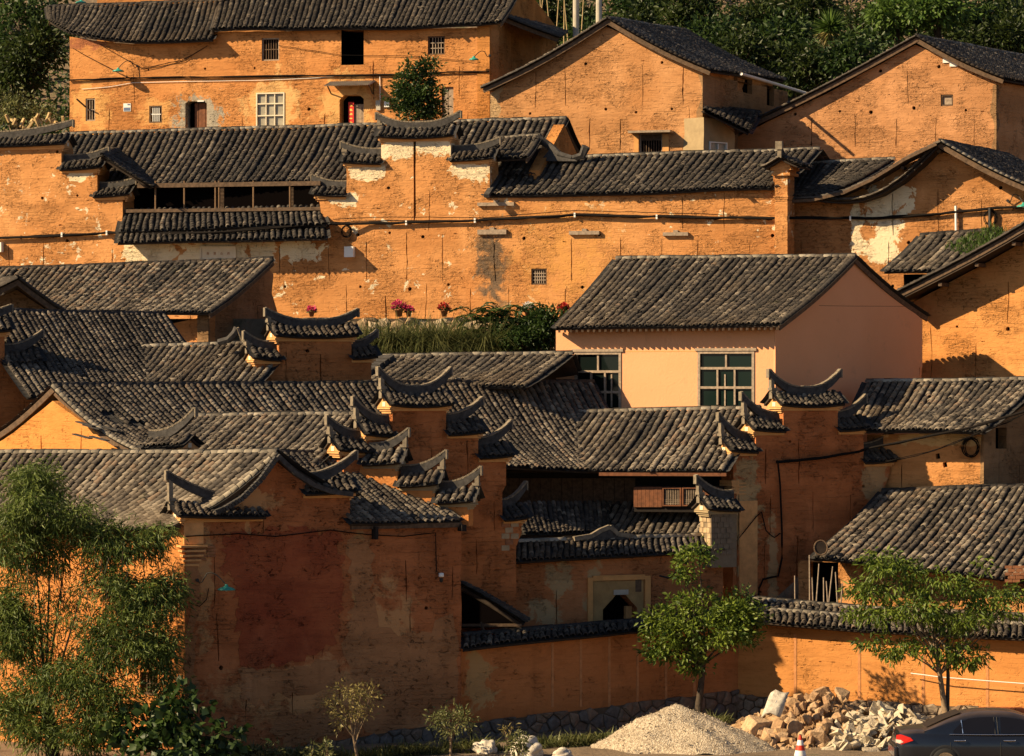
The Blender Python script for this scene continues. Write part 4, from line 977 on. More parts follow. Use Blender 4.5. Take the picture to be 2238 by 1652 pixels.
# stepped wall of the left middle
LJ = Line((550, 111.0), (800, 112.5)); M['earth_j'] = earth('shade toned earth', (.53, .215, .078), (.40, .145, .046), lam=1.3)  # shade put into the tone of walls facing away from the sun
wj = thing('stepped_wall', 'dark stepped wall with three horned caps below the flower terrace', 'wall', P(680, 840, 113.5))
wall('wall', wj, LJ, [(560, 900), (560, 785), (610, 785), (610, 737), (768, 735), (768, 782), (812, 781), (812, 900)], M['earth_j'], .62, (), .8, .4, 1.3, 1.4)
cap(wj, LJ, 607, 770, 737, 'LR', .62, .5, .30, .50, nind=70, tint=.30); cap(wj, LJ, 560, 612, 786, 'L', .62, .48, .28, .50, nind=40, tint=.3); cap(wj, LJ, 768, 812, 783, 'R', .62, .48, .28, .52, nind=40, tint=.3)
hkk = thing('low_house', 'tiled roof in front of the grassy terrace, left of the peach house', 'house', P(1000, 850, 114))
roof(hkk, P3([(838, 782, 116.2), (1250, 776, 114.9)]), P3([(735, 852, 114.2), (1150, 846, 112.9)]), 220, .06, .215, .155, .03, 'pale', tint=.52)
roof(hkk, P3([(1250, 776, 114.9), (838, 782, 116.2)]), P3([(1280, 850, 117), (870, 850, 118.4)]), 0, .06, .215, .155, .03, None)
mb = MB()
for i in range(9): mb.bar(P(846 - i * 11, 782 + i * 7.2, 115.9 - i * .2), P(836 - i * 11, 789 + i * 7.2, 115.6 - i * .2), .55, .22)
mb.build('verge_course', M['tile_horn'], hkk)
wl = thing('stepped_wall', 'dark wall with a horned cap at the left picture edge', 'wall', P(20, 890, 109.5))
LL = Line((-80, 108.9), (82, 110.0))
wall('wall', wl, LL, [(-80, 960), (-80, 724), (10, 724), (10, 795), (80, 795), (80, 880), (62, 900), (62, 960)], M['earth_j'], .62, (), .8, .3, 1.3, 1.6)
cap(wl, LL, 10, 80, 796, 'R', .62, .52, .34, .62, nind=60, tint=.3); cap(wl, LL, -80, 12, 726, 'R', .62, .52, .34, .40, nind=40, tint=.45)

# ------------------------------------------------------------------ big middle roof with the lit gable
hq = thing('main_hall', 'broad hall roof across the middle ending in a bright ochre gable at the left', 'house', P(600, 1000, 109))
rq0, rq1 = P(115, 846, 106.8), P(1294, 838, 115.4)
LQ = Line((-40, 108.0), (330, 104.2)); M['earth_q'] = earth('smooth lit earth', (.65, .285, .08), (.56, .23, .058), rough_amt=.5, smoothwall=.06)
wall('gable_wall', hq, LQ, [(-40, 1040), (-40, 990), (30, 945), (115, 876), (170, 915), (235, 960), (300, 985), (300, 1040)], M['earth_q'], .45, (), .8, .2, 1.3, 1.5)
roof(hq, [rq0, rq1], [P(322, 998, 103.9), P(1425, 1034, 111.8)], 300, .28, .205, .15, .03, 'dark', verge='L', tint=.62, holes=[(.075, .42, .022, .05), (.10, .62, .018, .07), (.045, .35, .012, .10), (.085, .75, .016, .05)])
roof(hq, [rq1, rq0], [P(1180, 960, 117), P(-75, 985, 108.6)], 0, .22, .205, .15, .03, None, verge='r')
slb = MB()
for (x, y, Y) in ((185, 925, 105.4), (200, 932, 105.3), (178, 952, 105.0), (215, 957, 104.8), (240, 935, 105.4), (232, 985, 104.5)):
    p = P(x, y, Y); slb.bar(p + Vector((-.22, 0, .05)), p + Vector((.30, -.25, -.08)), .22, .03)
slb.build('slipped_tile', M['tile_horn'], hq)
# eave horn beside the gable
LQe = Line((300, 103.9), (430, 103.0))
cap(hq, LQe, 318, 398, 978, 'R', .5, .5, .22, .85, nind=40, tint=.6)
hu = thing('low_house', 'pale brown tile roof between the lit gable and the stepped wall', 'house', P(600, 1000, 103.5))
roof(hu, P3([(412, 913, 106.8), (800, 908, 105.4)]), P3([(270, 1020, 104.6), (690, 1020, 103.2)]), 220, .08, .205, .15, .03, 'pale', tint=.70)
# ------------------------------------------------------------------ front house
LW = Line((403, 99), (1008, 102.6)); LWl = Line((-120, 103.0), (403, 99.0))
def fp_(x, y, rx, rz, c, h=.4): return (pt(LW, x, y), rx, rz, c, h)
RB_, TAN, RUB = (.36, .085, .032), (.52, .265, .11), (.25, .11, .045)
M['earth_f'] = earth('shade darkened patched earth', (.50, .185, .070), (.36, .118, .042), lam=1.25, pits=.85, patches=[fp_(700, 1520, 4.0, 1.15, TAN, .6), fp_(850, 1400, 1.1, 1.8, TAN, .5), fp_(440, 1250, .35, 2.2, TAN, .4), fp_(540, 1290, .12, 1.9, TAN, .2), fp_(560, 1095, .7, .4, TAN, .3),
                (pt(LW, 790, 1300), .25, 2.4, (.45, .25, .10), .4), (pt(LW, 935, 1520), .25, .8, (.12, .09, .06), .5)])  # shaded wall: colour made redder and darker, countering the cool sky light
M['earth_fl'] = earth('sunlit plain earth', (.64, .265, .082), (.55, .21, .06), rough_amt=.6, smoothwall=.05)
hf = thing('front_house', 'large front house with a curved gable, horned eaves and a red brown patched wall', 'house', P(700, 1640, 102))
wall('gable_wall', hf, LW, [(403, 1720), (403, 1140), (440, 1128), (490, 1115), (530, 1092), (570, 1055), (606, 1010), (645, 1042), (685, 1066), (720, 1078), (765, 1082), (765, 1146), (1008, 1140), (1008, 1720)], M['earth_f'], .5, (), .9, .35, 1.7, 1.5)
LWl2 = Line((-120, 103.02), (403.3, 99.0), .01)
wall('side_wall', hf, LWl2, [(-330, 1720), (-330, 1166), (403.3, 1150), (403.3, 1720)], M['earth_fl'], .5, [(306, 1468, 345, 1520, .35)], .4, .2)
M['red_render'] = earth('red brown render', (.39, .115, .045), (.25, .052, .025), rough_amt=.8, lam=.8, pits=.85)
def blobpoly(pts, amp, n=5):
    out = []
    for i in range(len(pts)):
        a, b = pts[i], pts[(i + 1) % len(pts)]
        for k in range(n): t = k / n; out.append((a[0] + (b[0] - a[0]) * t + (rnd.uniform(-amp, amp) if k else 0), a[1] + (b[1] - a[1]) * t + (rnd.uniform(-amp, amp) if k else 0)))
    return out
wall('red_plaster', hf, Line((403, 99), (1008, 102.6), .014), blobpoly([(488, 1168), (560, 1160), (660, 1150), (745, 1172), (748, 1260), (742, 1340), (735, 1400), (690, 1432), (600, 1452), (520, 1458), (517, 1330), (512, 1262), (490, 1255)], 11, 9), M['red_render'], .012, (), 0, 0, chips=.5, edge=.02)
M['tan_render'] = earth('tan render', (.47, .23, .10), (.33, .145, .06), rough_amt=.8, lam=.9, pits=.7)
for k_, pl_ in enumerate(([(760, 1180), (812, 1175), (815, 1300), (828, 1370), (905, 1390), (990, 1340), (1000, 1500), (960, 1590), (800, 1600), (770, 1500), (752, 1400), (775, 1300)], [(520, 1462), (640, 1462), (735, 1440), (752, 1500), (640, 1512), (560, 1540), (525, 1520)], [(600, 1560), (740, 1540), (745, 1600), (640, 1630), (590, 1600)], [(408, 1205), (432, 1200), (440, 1300), (425, 1420), (440, 1560), (410, 1570)])):
    wall('tan_plaster', hf, Line((403, 99), (1008, 102.6), .009 + .0012 * k_), blobpoly(pl_, 11, 6), M['tan_render'], .008, (), 0, 0, chips=.4, edge=.03)
barred(hf, LWl2, (306, 1468, 345, 1520), 4, 1, .15)
rf = P(606, 990, 100.0); rfl = P(-300, 990, 105.8)
roof(hf, [rfl, P(480, 994, 100.8), rf], [P(-420, 1172, 104.2), P(374, 1152, 98.95)], 260, .22, .225, .16, .03, 'pale', verge='R', tint=.66)
roof(hf, [rf, rfl], [P(775, 1085, 101.4), P(60, 1085, 106)], 0, .16, .225, .16, .03, None)
mb = MB(); vc = P3([(606, 996, 99.85), (645, 1034, 100.05), (685, 1060, 100.3), (722, 1074, 100.55), (768, 1080, 100.8)])
for a, b in zip(vc[:-1], vc[1:]): mb.bar(a, b + (b - a) * .03, .22, .13)
mb.build('verge_course', M['tile_horn'], hf)
mb = MB(); vc = P3([(604, 1000, 99.8), (570, 1048, 99.6), (530, 1088, 99.4), (490, 1112, 99.15), (470, 1120, 99.05)])
for a, b in zip(vc[:-1], vc[1:]):
    for i in range(6):
        p, q = a.lerp(b, i / 6), a.lerp(b, (i + .8) / 6); mb.bar(p, q, .16, .14)
mb.build('verge_course', M['horn_mix'] if 'horn_mix' in M else M['tile_horn'], hf)
cap(hf, LW, 398, 575, 1130, 'L', .55, .55, .30, .92, over=.22, nind=70, tint=.38)
cap(hf, LW, 662, 765, 1078, 'R', .55, .52, .30, .80, nind=50, tint=.40)
# corner pier under the left horn, with brick corbels
LC1 = Line((352, 99.3), (403, 98.9)); mb = MB()
za = LW.sz(403, 1190)[1]; zb = LW.sz(403, 1132)[1]
mb.sbox(LW, -.02, za, .55, zb, -.62, .03); mb.build('corner_pier', M['plaster_p'], hf)
for i in range(5):
    b = MB(); zz = za - .02 - i * .13; e = .16 - i * .035
    b.sbox(LW, -e, zz - .055, .62 - i * .05, zz, -.62 - e, .02 + e); b.build('corbel', M['plaster_p'], hf)
M['brick'] = flat('old brick', (.30, .13, .06), .9, var=.35, scale=8)
for i in range(14):
    b = MB(); a = .05 + (i % 3) * .30 + rnd.uniform(-.03, .03); zz = za - .05 - (i // 3) * .085
    b.sbox(LW, a, zz - .055, a + .25, zz, .0, .035 + rnd.uniform(0, .02)); b.build('brick', M['brick'], hf)
# lower tiled roof on the right half of the front house
ht = thing('front_wing', 'wing roof of small tiles falling towards the viewer beside the front gable', 'house', P(880, 1140, 103))
roof(ht, P3([(612, 992, 103.2), (835, 1000, 105.1)]), P3([(766, 1147, 100.9), (1006, 1138, 102.5)]), 260, .06, .195, .14, .03, 'dark', verge='R', tint=.72)
roof(ht, P3([(835, 1000, 105.1), (612, 992, 103.2)]), P3([(640, 1100, 108), (430, 1100, 106)]), 0, .06, .2, .15, .03, None)
slab(hf, 'eave_board', LW, (765, 1146, 1006, 1152), .0, .12, 'wood')
slab(hf, 'wall_bracket', LW, (812, 1150, 818, 1178), .0, .3, 'wood_dark'); slab(hf, 'wall_bracket', LW, (1000, 1146, 1010, 1160), .0, .3, 'wood_dark')
lamp('green gooseneck lamp on the dark front wall beside the willow', LW, 479, 1285, .55, 1, 1.05, 'green wall lamps')
cable('thin black cable sagging across the dark front gable', [LW.at(405, 1172, .05), LW.at(520, 1166, .06), LW.at(600, 1172, .06), LW.at(720, 1158, .06), LW.at(800, 1168, .06), LW.at(880, 1172, .06), LW.at(950, 1164, .06), LW.at(952, 1250, .06)], .016, jit=.006)
cable('looping wire below the green lamp on the front wall', [LW.at(455, 1285, .05), LW.at(450, 1310, .05), LW.at(435, 1325, .05), LW.at(415, 1318, .05)], .012, 'wire', cat='wire', jit=.004)
cm = thing('security_camera', 'small white security camera on the dark front wall', 'camera', LW.at(960, 1262, .1))
b = MB(); b.lathe(LW.at(960, 1258, .14), [(.001, .09), (.07, .08), (.075, -.02), (.06, -.03), (.001, -.03)], 12); b.build('housing', M['white'], cm, True)
b = MB(); b.lathe(LW.at(960, 1265, .14), [(.055, .03), (.05, -.06), (.03, -.09), (.001, -.10)], 12); b.build('lens', M['iron'], cm, True)
b = MB(); b.bar(LW.at(958, 1253, .0), LW.at(959, 1253, .14), .04, .04); b.build('bracket', M['iron'], cm)
# ------------------------------------------------------------------ great stepped fire wall of the middle
LH = Line((745, 103.2), (1150, 106.2)); M['earth_h'] = earth('shade reddened earth', (.53, .195, .068), (.40, .13, .042), lam=1.35)  # redder base offsets cool sky light; shade painted into this wall
wh_ = thing('stepped_wall', 'great dark stepped wall with swept horned caps in the middle of the village', 'wall', P(980, 1380, 105))
wall('wall', wh_, LH, [(752, 1400), (752, 984), (803, 984), (803, 951), (858, 951), (858, 888), (975, 886), (975, 946), (1045, 946), (1045, 998), (1106, 998), (1106, 1060), (1098, 1075), (1098, 1130), (1140, 1130), (1140, 1165), (1128, 1195), (1128, 1400)], M['earth_h'], .62, (), .9, .25, 1.4, 1.5)
cap(wh_, LH, 857, 976, 888, 'LR', .62, .5, .34, .72, nind=70, tint=.38); cap(wh_, LH, 802, 858, 952, 'L', .62, .5, .32, .72, nind=40, tint=.38); cap(wh_, LH, 745, 804, 985, 'L', .62, .5, .32, .60, nind=40, tint=.38)
cap(wh_, LH, 976, 1045, 948, 'R', .62, .5, .32, .66, nind=45, tint=.38); cap(wh_, LH, 1045, 1108, 1000, 'R', .62, .5, .32, .68, nind=45, tint=.38); cap(wh_, LH, 1098, 1141, 1134, 'R', .62, .5, .30, .70, nind=40, tint=.35)
M['brick_pale'] = flat('pale brick', (.40, .29, .17), .9, var=.3, scale=5)
for i in range(9):
    b = MB(); x = 1100 + (i % 2) * 20 + (i // 2 % 2) * 8 - 4; y = 1140 + (i // 2) * 13
    if x + 18 < 1140: b.lbox(LH, x, y, x + 17, y + 11, .003, .012 + rnd.uniform(0, .012)); b.build('brick', M['brick_pale'] if i % 3 else M['brick'], wh_)
# cross wall: three caps whose ends face right
LX = Line((770, 103.55), (1010, 102.8)); wx = thing('stepped_wall', 'short wall of three descending tiled caps with panelled ends crossing the small tiled roof', 'wall', P(900, 1120, 103))
wall('wall', wx, LX, [(775, 1150), (775, 1012), (868, 1012), (868, 1058), (950, 1058), (950, 1098), (1024, 1098), (1024, 1150)], M['earth_fl'], .55, (), .2, 0)
for (xa, xb, y, nn) in ((795, 866, 1014, 40), (872, 948, 1062, 40), (955, 1024, 1098, 40)):
    cap(wx, LX, xa, xb, y, 'R', .55, .5, .32, .62, nind=nn, tint=.62, pale_ped=True, support=2)
# ------------------------------------------------------------------ inner court: roof, timber front, lower roofs
hv = thing('court_house', 'courtyard house with a dark timber front and lattice windows under a tiled eave', 'house', P(1400, 1110, 112))
roof(hv, P3([(1200, 904, 114.3), (1243, 903, 114.1), (1660, 895, 112.2)]), P3([(1085, 1030, 111.5), (1130, 1029, 111.3), (1587, 1030, 109.5)]), 280, .10, .215, .155, .025, 'pale', tint=.60)
roof(hv, P3([(1660, 895, 113.3), (1243, 903, 115.2)]), P3([(1690, 960, 115), (1290, 960, 117)]), 0, .08, .215, .155, .02, None)
LV = Line((1080, 113.4), (1600, 111.3)); LV2 = Line((1080, 113.4), (1600, 111.3), 1.5)  # second plane set forward so sunlight reaches the planks
wall('timber_wall', hv, LV, [(1080, 1300), (1080, 1000), (1600, 1000), (1600, 1300)], M['wood_dark'], .2, (), 0, 0)
for i in range(13):
    x0 = 1090 + i * 23; b = MB(); b.lbox(LV, x0 + .5, 1045, x0 + 22.5, 1112, .0, .03 + rnd.uniform(0, .012)); b.build('plank', M['wood'], hv)
b = MB(); b.lbox(LV2, 1386, 1063, 1572, 1120, -1.5, .0); b.build('added_bay', M['wood_dark'], hv)  # added box; carries the planks forward out of the eave's shadow
for i in range(7):
    x0 = 1386 + i * 8.8; b = MB(); b.lbox(LV2, x0, 1064, x0 + 8.3, 1108, .002, .06 + rnd.uniform(0, .01)); b.build('plank', M['wood_red'], hv)
for i in range(4):
    x0 = 1535 + i * 9; b = MB(); b.lbox(LV2, x0, 1064, x0 + 8.5, 1108, .002, .06 + rnd.uniform(0, .01)); b.build('plank', M['wood_red'], hv)
for x in (1449, 1492):
    f_ = MB(); f_.lbox(LV2, x, 1065, x + 3, 1106, .01, .10); f_.lbox(LV2, x + 38, 1065, x + 41, 1106, .01, .10); f_.lbox(LV2, x + 3, 1065, x + 38, 1068, .01, .10); f_.lbox(LV2, x + 3, 1103, x + 38, 1106, .01, .10)
    f_ = f_.build('lattice_window', M['wood_red'], hv)
    for k in range(9): b = MB(); b.lbox(LV2, x + 5.5 + k * 3.7, 1068, x + 6.6 + k * 3.7, 1103, .04, .06); b.build('bar', M['wood_pale'], f_)
    for k in range(3): b = MB(); b.lbox(LV2, x + 3, 1092 + k * 4, x + 38, 1093 + k * 4, .035, .065); b.build('rail', M['wood_pale'], f_)
mb = MB(); mb.bar(P(1310, 1036, 110.5), P(1588, 1037, 109.5), .12, .10); mb.build('eave_board', M['wood_red'], hv)
hl = thing('court_roof', 'low tiled roofs around the small court below the timber front', 'roof', P(1350, 1180, 110))
roof(hl, P3([(1285, 1101, 112.6), (1580, 1103, 111.2)]), P3([(1250, 1168, 111.1), (1290, 1168, 110.9), (1545, 1174, 109.7)]), 150, .05, .215, .15, .02, None, tint=.66)
mb = MB(); mb.bar(P(1300, 1176, 110.75), P(1540, 1182, 109.65), .08, .08); mb.build('eave_board', M['wood_red'], hl)
roof(hl, P3([(1120, 1103, 109.4), (1330, 1098, 112.4)]), P3([(1140, 1166, 108.0), (1330, 1166, 110.8)]), 130, .05, .2, .15, .02, None, tint=.42)
# court wall with the shaped doorway
LO = Line((1120, 106.4), (1580, 109.4))
M['earth_o'] = earth('court earth', (.52, .215, .085), (.40, .145, .05), patches=[(pt(LO, 1225, 1270), .5, .7, (.44, .29, .14), .4), (pt(LO, 1300, 1300), .3, 1.0, (.44, .29, .14), .4), (pt(LO, 1190, 1340), .6, .5, (.44, .29, .14), .4)])  # colour reddened and darkened to carry the court's shade
wc = thing('court_wall', 'dark courtyard wall with tiled coping, raised ridge ornament and a dark stepped arch doorway', 'wall', P(1350, 1380, 107.5))
arch = [(1317, 1400), (1317, 1332), (1326, 1322), (1332, 1315), (1338, 1309), (1345, 1300), (1367, 1300), (1373, 1307), (1379, 1314), (1385, 1320), (1392, 1328), (1392, 1400)]
wall('wall', wc, LO, [(1110, 1420), (1110, 1222), (1580, 1210), (1580, 1420)], M['earth_o'], .5, [(arch, .45)], .6, .1)
slab(wc, 'side_post', LO, (1378, 1326, 1391, 1400), -.44, -.30, 'plaster_p')
for r in ((1283, 1262, 1294, 1400), (1408, 1258, 1420, 1400), (1294.2, 1258, 1407.8, 1266)): slab(wc, 'door_surround', LO, r, .004, .07, 'plaster_o')
fr_ = [(1296, 1400), (1296, 1270), (1406, 1268), (1406, 1400)]
mb = MB()
V = [Vector(LO.sz(*q)) for q in fr_] + [Vector(LO.sz(*q)) for q in arch]
vs, _, fs, *_ = delaunay_2d_cdt(V, [(i, (i + 1) % 4) for i in range(4)] + [(4 + i, 4 + (i + 1) % len(arch)) for i in range(len(arch))], [], 0, 1e-5)
po, ph_ = [tuple(v) for v in V[:4]], [tuple(v) for v in V[4:]]
for f in fs:
    c = sum((vs[i] for i in f), Vector((0, 0))) / 3
    if inside(c, po) and not inside(c, ph_): mb.add([LO.pt(vs[i].x, vs[i].y, .022) for i in f], [(0, 1, 2)])
M['door_plaster'] = flat('tan door plaster', (.36, .22, .085), .9, var=.22, scale=3, bump=.012)
mb.build('door_plaster', M['door_plaster'], wc)
sm = MB(); sm.lbox(LO, 1388, 1266, 1401, 1293, .023, .027); sm.build('dark_patch', M['wood'], wc)  # thin dark brown rectangle on the door plaster
sg = MB(); sg.lbox(LO, 1340, 1289, 1372, 1299, .023, .05); sg.build('lintel_ornament', M['concrete'], wc)
roof(wc, P3([(1124, 1187, 106.9), (1340, 1180, 108.2), (1575, 1172, 109.8)]), P3([(1122, 1228, 106.1), (1345, 1215, 107.5), (1582, 1206, 109.2)]), 200, .02, .2, .12, .02, 'pale', tint=.42, name='wall_cap')
roof(wc, P3([(1575, 1172, 109.8), (1124, 1187, 106.9)]), P3([(1570, 1206, 110.8), (1120, 1225, 107.9)]), 0, .02, .2, .12, .02, None, name='wall_cap')
mb = MB()
og = [(1262, 1178), (1300, 1172), (1320, 1160), (1340, 1152), (1348, 1158), (1358, 1168), (1390, 1172)]
for (a, b) in zip(og[:-1], og[1:]): mb.bar(LO.at(a[0], a[1], -.25), LO.at(b[0], b[1], -.25), .14, .13)
mb.build('ridge_ornament', M['horn_top'], wc)
mb = MB()
vs = [LO.at(x, y, o) for o in (-.2, -.3) for (x, y) in ((1290, 1182), (1320, 1166), (1340, 1158), (1360, 1172), (1385, 1178))]
mb.add(vs, [(0, 1, 2, 3, 4), (9, 8, 7, 6, 5)] + [(i, (i + 1) % 5, 5 + (i + 1) % 5, 5 + i) for i in range(5)]); mb.build('ridge_ornament', M['tile_horn'], wc)
hk_ = MB(); 
for s_ in (0,): hk_.tube([LO.at(1440, 1258, .05), LO.at(1452, 1262, .3), LO.at(1460, 1255, .4), LO.at(1462, 1245, .45), LO.at(1472, 1240, .5)], .03, 6)
tag(hk_.build('wall_hook', M['iron']), 'dark curved lamp hook on the court wall left of the small bright tree', 'hook')
# shed roof in the corner behind the low wall
hsd = thing('shed', 'small shed with shade painted black inside and a steep tiled roof beside the low courtyard wall', 'shed', P(1060, 1370, 105))
roof(hsd, P3([(1004, 1278, 104.6), (1012, 1276, 106.2)]), P3([(1142, 1362, 104.2), (1150, 1358, 106)]), 40, -.04, .2, .15, .01, None, verge='', tint=.3, deck=.12)
mb = MB(); mb.hexa([P(1008, 1372, 104.6), P(1130, 1372, 104.4), P(1130, 1372, 106), P(1008, 1372, 106), P(1008, 1292, 104.6), P(1110, 1350, 104.4), P(1110, 1350, 106), P(1008, 1292, 106)]); mb.build('dark_inside', M['black'], hsd)  # black block paints the shade inside the shed
for (x0, y0, x1, y1) in ((1008, 1366, 1140, 1371), (1050, 1360, 1057, 1380)):
    mb = MB(); mb.bar(P(x0, y0, 104.3), P(x1, y1 if x1 - x0 < 20 else y0, 104.2), .06, .08); mb.build('post', M['wood'], hsd)
# ------------------------------------------------------------------ right stepped tower wall
LR_ = Line((1600, 110.2), (1945, 112.9)); M['earth_t'] = earth('shade toned tower earth', (.53, .19, .068), (.40, .13, .044), lam=1.35, patches=[(pt(LR_, 1630, 1130), .55, 2.2, (.46, .30, .14), .3), (pt(LR_, 1910, 1040), .5, .9, (.46, .28, .13), .3), (pt(LR_, 1690, 1250), .2, 2.0, (.46, .28, .13), .4)])  # red, dark tone painted in for the wall's shaded side
wt = thing('stepped_wall', 'dark stepped wall with five horned caps right of the peach house', 'wall', P(1760, 1330, 111.5))
wall('wall', wt, LR_, [(1602, 1420), (1602, 986), (1652, 986), (1652, 942), (1712, 942), (1712, 888), (1831, 886), (1831, 938), (1887, 938), (1887, 1008), (1945, 1008), (1944, 1035), (1930, 1075), (1905, 1095), (1905, 1420)], M['earth_t'], .7, (), .95, .25, 1.6, 1.3)
cap(wt, LR_, 1711, 1832, 888, 'LR', .7, .52, .34, .72, nind=80, tint=.40); cap(wt, LR_, 1651, 1713, 942, 'L', .7, .52, .32, .80, nind=40, tint=.4); cap(wt, LR_, 1601, 1653, 987, 'L', .7, .52, .32, .80, nind=40, tint=.4)
cap(wt, LR_, 1831, 1887, 940, 'R', .7, .52, .32, .70, nind=40, tint=.38); cap(wt, LR_, 1887, 1945, 1010, 'R', .7, .52, .32, .62, nind=40, tint=.38)
mb = MB()
for i in range(4):
    zz = LR_.sz(1602, 1050)[1] - i * .11; e = .02 + i * .05
    mb.sbox(LR_, -.02 - .0, zz - .07, .25, zz, -.70 - .01 * i, .01)
    mb.sbox(LR_, -.02 + i * .06, zz - .10, .5, zz - .071, -.69, .02)
mb.build('corbel', M['plaster_p'], wt)
b = MB(); b.sbox(LR_, .25, LR_.sz(1602, 1300)[1], .9, LR_.sz(1602, 1095)[1], -.7, .02); b.build('buttress', M['plaster_p'], wt)
M['mortar_d'] = flat('pier mortar', (.20, .15, .095), .95, var=.2)
LPr = Line((1552, 108.9), (1612, 109.35)); wp = thing('brick_pier', 'short pale brick pier with a horned cap in front of the stepped wall', 'pier', P(1580, 1180, 109))
mb = MB(); mb.sbox(LPr, .05, LPr.sz(1580, 1240)[1], LPr.len - .02, LPr.sz(1580, 1112)[1], -.62, -.02); mb.build('core', M['mortar_d'], wp)
M['brick_shade'] = flat('shade darkened brick', (.18, .135, .09), .9, var=.3, scale=5)  # pier's shaded face: darker copy of the pale brick, shade in the colour
zt_ = LPr.sz(1580, 1112)[1]
for r in range(8):
    zz = zt_ - .08 - r * .165
    for k in range(4):
        a = .04 + (k - (r % 2) * .5) * .21; a0_, a1_ = max(.03, a), min(LPr.len - .01, a + .195)
        if a1_ - a0_ < .05: continue
        b = MB(); b.sbox(LPr, a0_, zz - .15, a1_, zz, -.06, .01 + rnd.uniform(0, .012)); b.build('brick', M['brick_shade'], wp)
    for k in range(3):
        a = -.02 - k * .21 - (r % 2) * .05
        if r in (2, 4) and k == 1: continue
        b = MB(); b.sbox(LPr, .02 + rnd.uniform(0, .012), zz - .15, .055, zz, a - .185, a - .0); b.build('brick', M['brick_pale'], wp)
cap(wp, LPr, 1551, 1612, 1114, 'L', .62, .52, .30, .66, nind=60, tint=.45, pale_ped=True)
cable('thick black cable crossing the right stepped wall to the coil', [LR_.at(1694, 1010, .08), LR_.at(1740, 1006, .1), LR_.at(1800, 1000, .1), LR_.at(1870, 987, .14), P(1895, 981, 111.8), P(2000, 960, 111.2), P(2120, 935, 110.4), P(2238, 900, 109.2), P(2300, 880, 109)], .036, 'cable_bundle', strands=3)
cable('black cable dropping down the right stepped wall', [LR_.at(1697, 1010, .08), LR_.at(1702, 1060, .08), LR_.at(1706, 1160, .08), LR_.at(1706, 1220, .08), LR_.at(1698, 1258, .08), LR_.at(1665, 1266, .08), LR_.at(1656, 1285, .08), LR_.at(1655, 1312, .08)], .03, jit=.006)
cable('thin loop of wire on the right stepped wall', [LR_.at(1600, 1190, .1), LR_.at(1650, 1130, .06), LR_.at(1662, 1118, .06), LR_.at(1672, 1160, .06), LR_.at(1690, 1175, .06), LR_.at(1703, 1165, .06)], .018, 'wire', cat='wire')
cable('slanting wires over the small lit wall at right', [P(1935, 1010, 111.5), P(2040, 985, 111), P(2130, 950, 110.4), P(2238, 905, 109.5)], .012, 'wire', strands=3, cat='wire', sag=.02)
# ------------------------------------------------------------------ right houses
ho = thing('low_house', 'house at the right with a bright worn tile roof and a small lit wall', 'house', P(2050, 1060, 112))
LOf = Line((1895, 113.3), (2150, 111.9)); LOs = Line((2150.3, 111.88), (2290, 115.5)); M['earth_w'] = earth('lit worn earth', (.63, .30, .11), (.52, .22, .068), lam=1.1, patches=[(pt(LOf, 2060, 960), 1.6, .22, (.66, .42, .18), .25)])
wall('front_wall', ho, LOf, [(1895, 1120), (1895, 950), (2150, 946), (2150, 1120)], M['earth_w'], .4, [([(2060, 1012), (2068, 1008), (2071, 1020), (2062, 1022)], .25), ([(2045, 992), (2053, 990), (2055, 1002), (2046, 1003)], .25)], .7, .5, 1.0, 1.2)
wall('side_wall', ho, LOs, [(2150.3, 1120), (2150.3, 948), (2200, 915), (2290, 850), (2290, 1120)], M['earth_shade'], .4, [(2176, 935, 2200, 980, .3)], .5, .2)
roof(ho, P3([(1893, 837, 115.1), (2280, 832, 113.3)]), P3([(1840, 940, 112.7), (2152, 944, 110.9)]), 240, .08, .215, .16, .04, 'pale', tint=.62, tspread=.26)
roof(ho, P3([(2280, 832, 113.3), (1893, 837, 115.1)]), P3([(2330, 900, 115.6), (1950, 900, 117)]), 0, .08, .215, .16, .04, None)
coil('big coil of black cable hung on the corner of the small lit wall', LOf, 2124, 978, .28, .12, 6)
hp = thing('low_house', 'house at the lower right with a sagging tile roof and bamboo poles', 'house', P(1950, 1310, 109.5))
roof(hp, P3([(1928, 1076, 112.6), (2330, 1063, 110.8), (2460, 1060, 110.2)]), P3([(1775, 1226, 109.2), (1960, 1240, 108.4), (2230, 1268, 107.3), (2330, 1272, 106.9)]), 260, .10, .22, .16, .06, 'dark', verge='', tint=.56, tspread=.26, holes=[(.78, .22, .02, .06), (.72, .38, .015, .05)])
roof(hp, P3([(2330, 1063, 110.8), (1928, 1076, 112.6)]), P3([(2380, 1160, 113), (1990, 1160, 114.6)]), 0, .08, .22, .16, .04, None)
LPf = Line((1745, 110.4), (2260, 108.0))
wall('front_wall', hp, LPf, [(1745, 1420), (1745, 1225), (2260, 1250), (2260, 1420)], M['earth_w'], .4, [(1770, 1228, 1832, 1420, .38)], .5, .3)
for (x0, y0, x1, y1) in ((1769, 1213, 1770, 1318), (1775, 1262, 1778, 1318), (1790, 1232, 1782, 1318), (1800, 1262, 1801, 1318), (1806, 1270, 1811, 1318), (1820, 1238, 1808, 1318), (1826, 1250, 1832, 1318), (1841, 1275, 1836, 1318), (1737, 1258, 1738, 1315)):
    b = MB(); b.tube([P(x1, y1 + 30, 109.0), P(x0, y0, 109.0)], .028, 6, 0, .02); tag(b.build('bamboo_pole', M['bamboo'] if 'bamboo' in M else M['wood_pale']), 'pale bamboo pole leaning before the dark opening at the lower right', 'pole', 'bamboo poles behind the low wall')
rg_ = MB(); 
p = P(1794, 1197, 108.8); pts = [p + Vector((.20 * math.cos(a), .05 * math.sin(a), .22 * math.sin(a))) for a in np.linspace(0, 2 * math.pi, 25)]
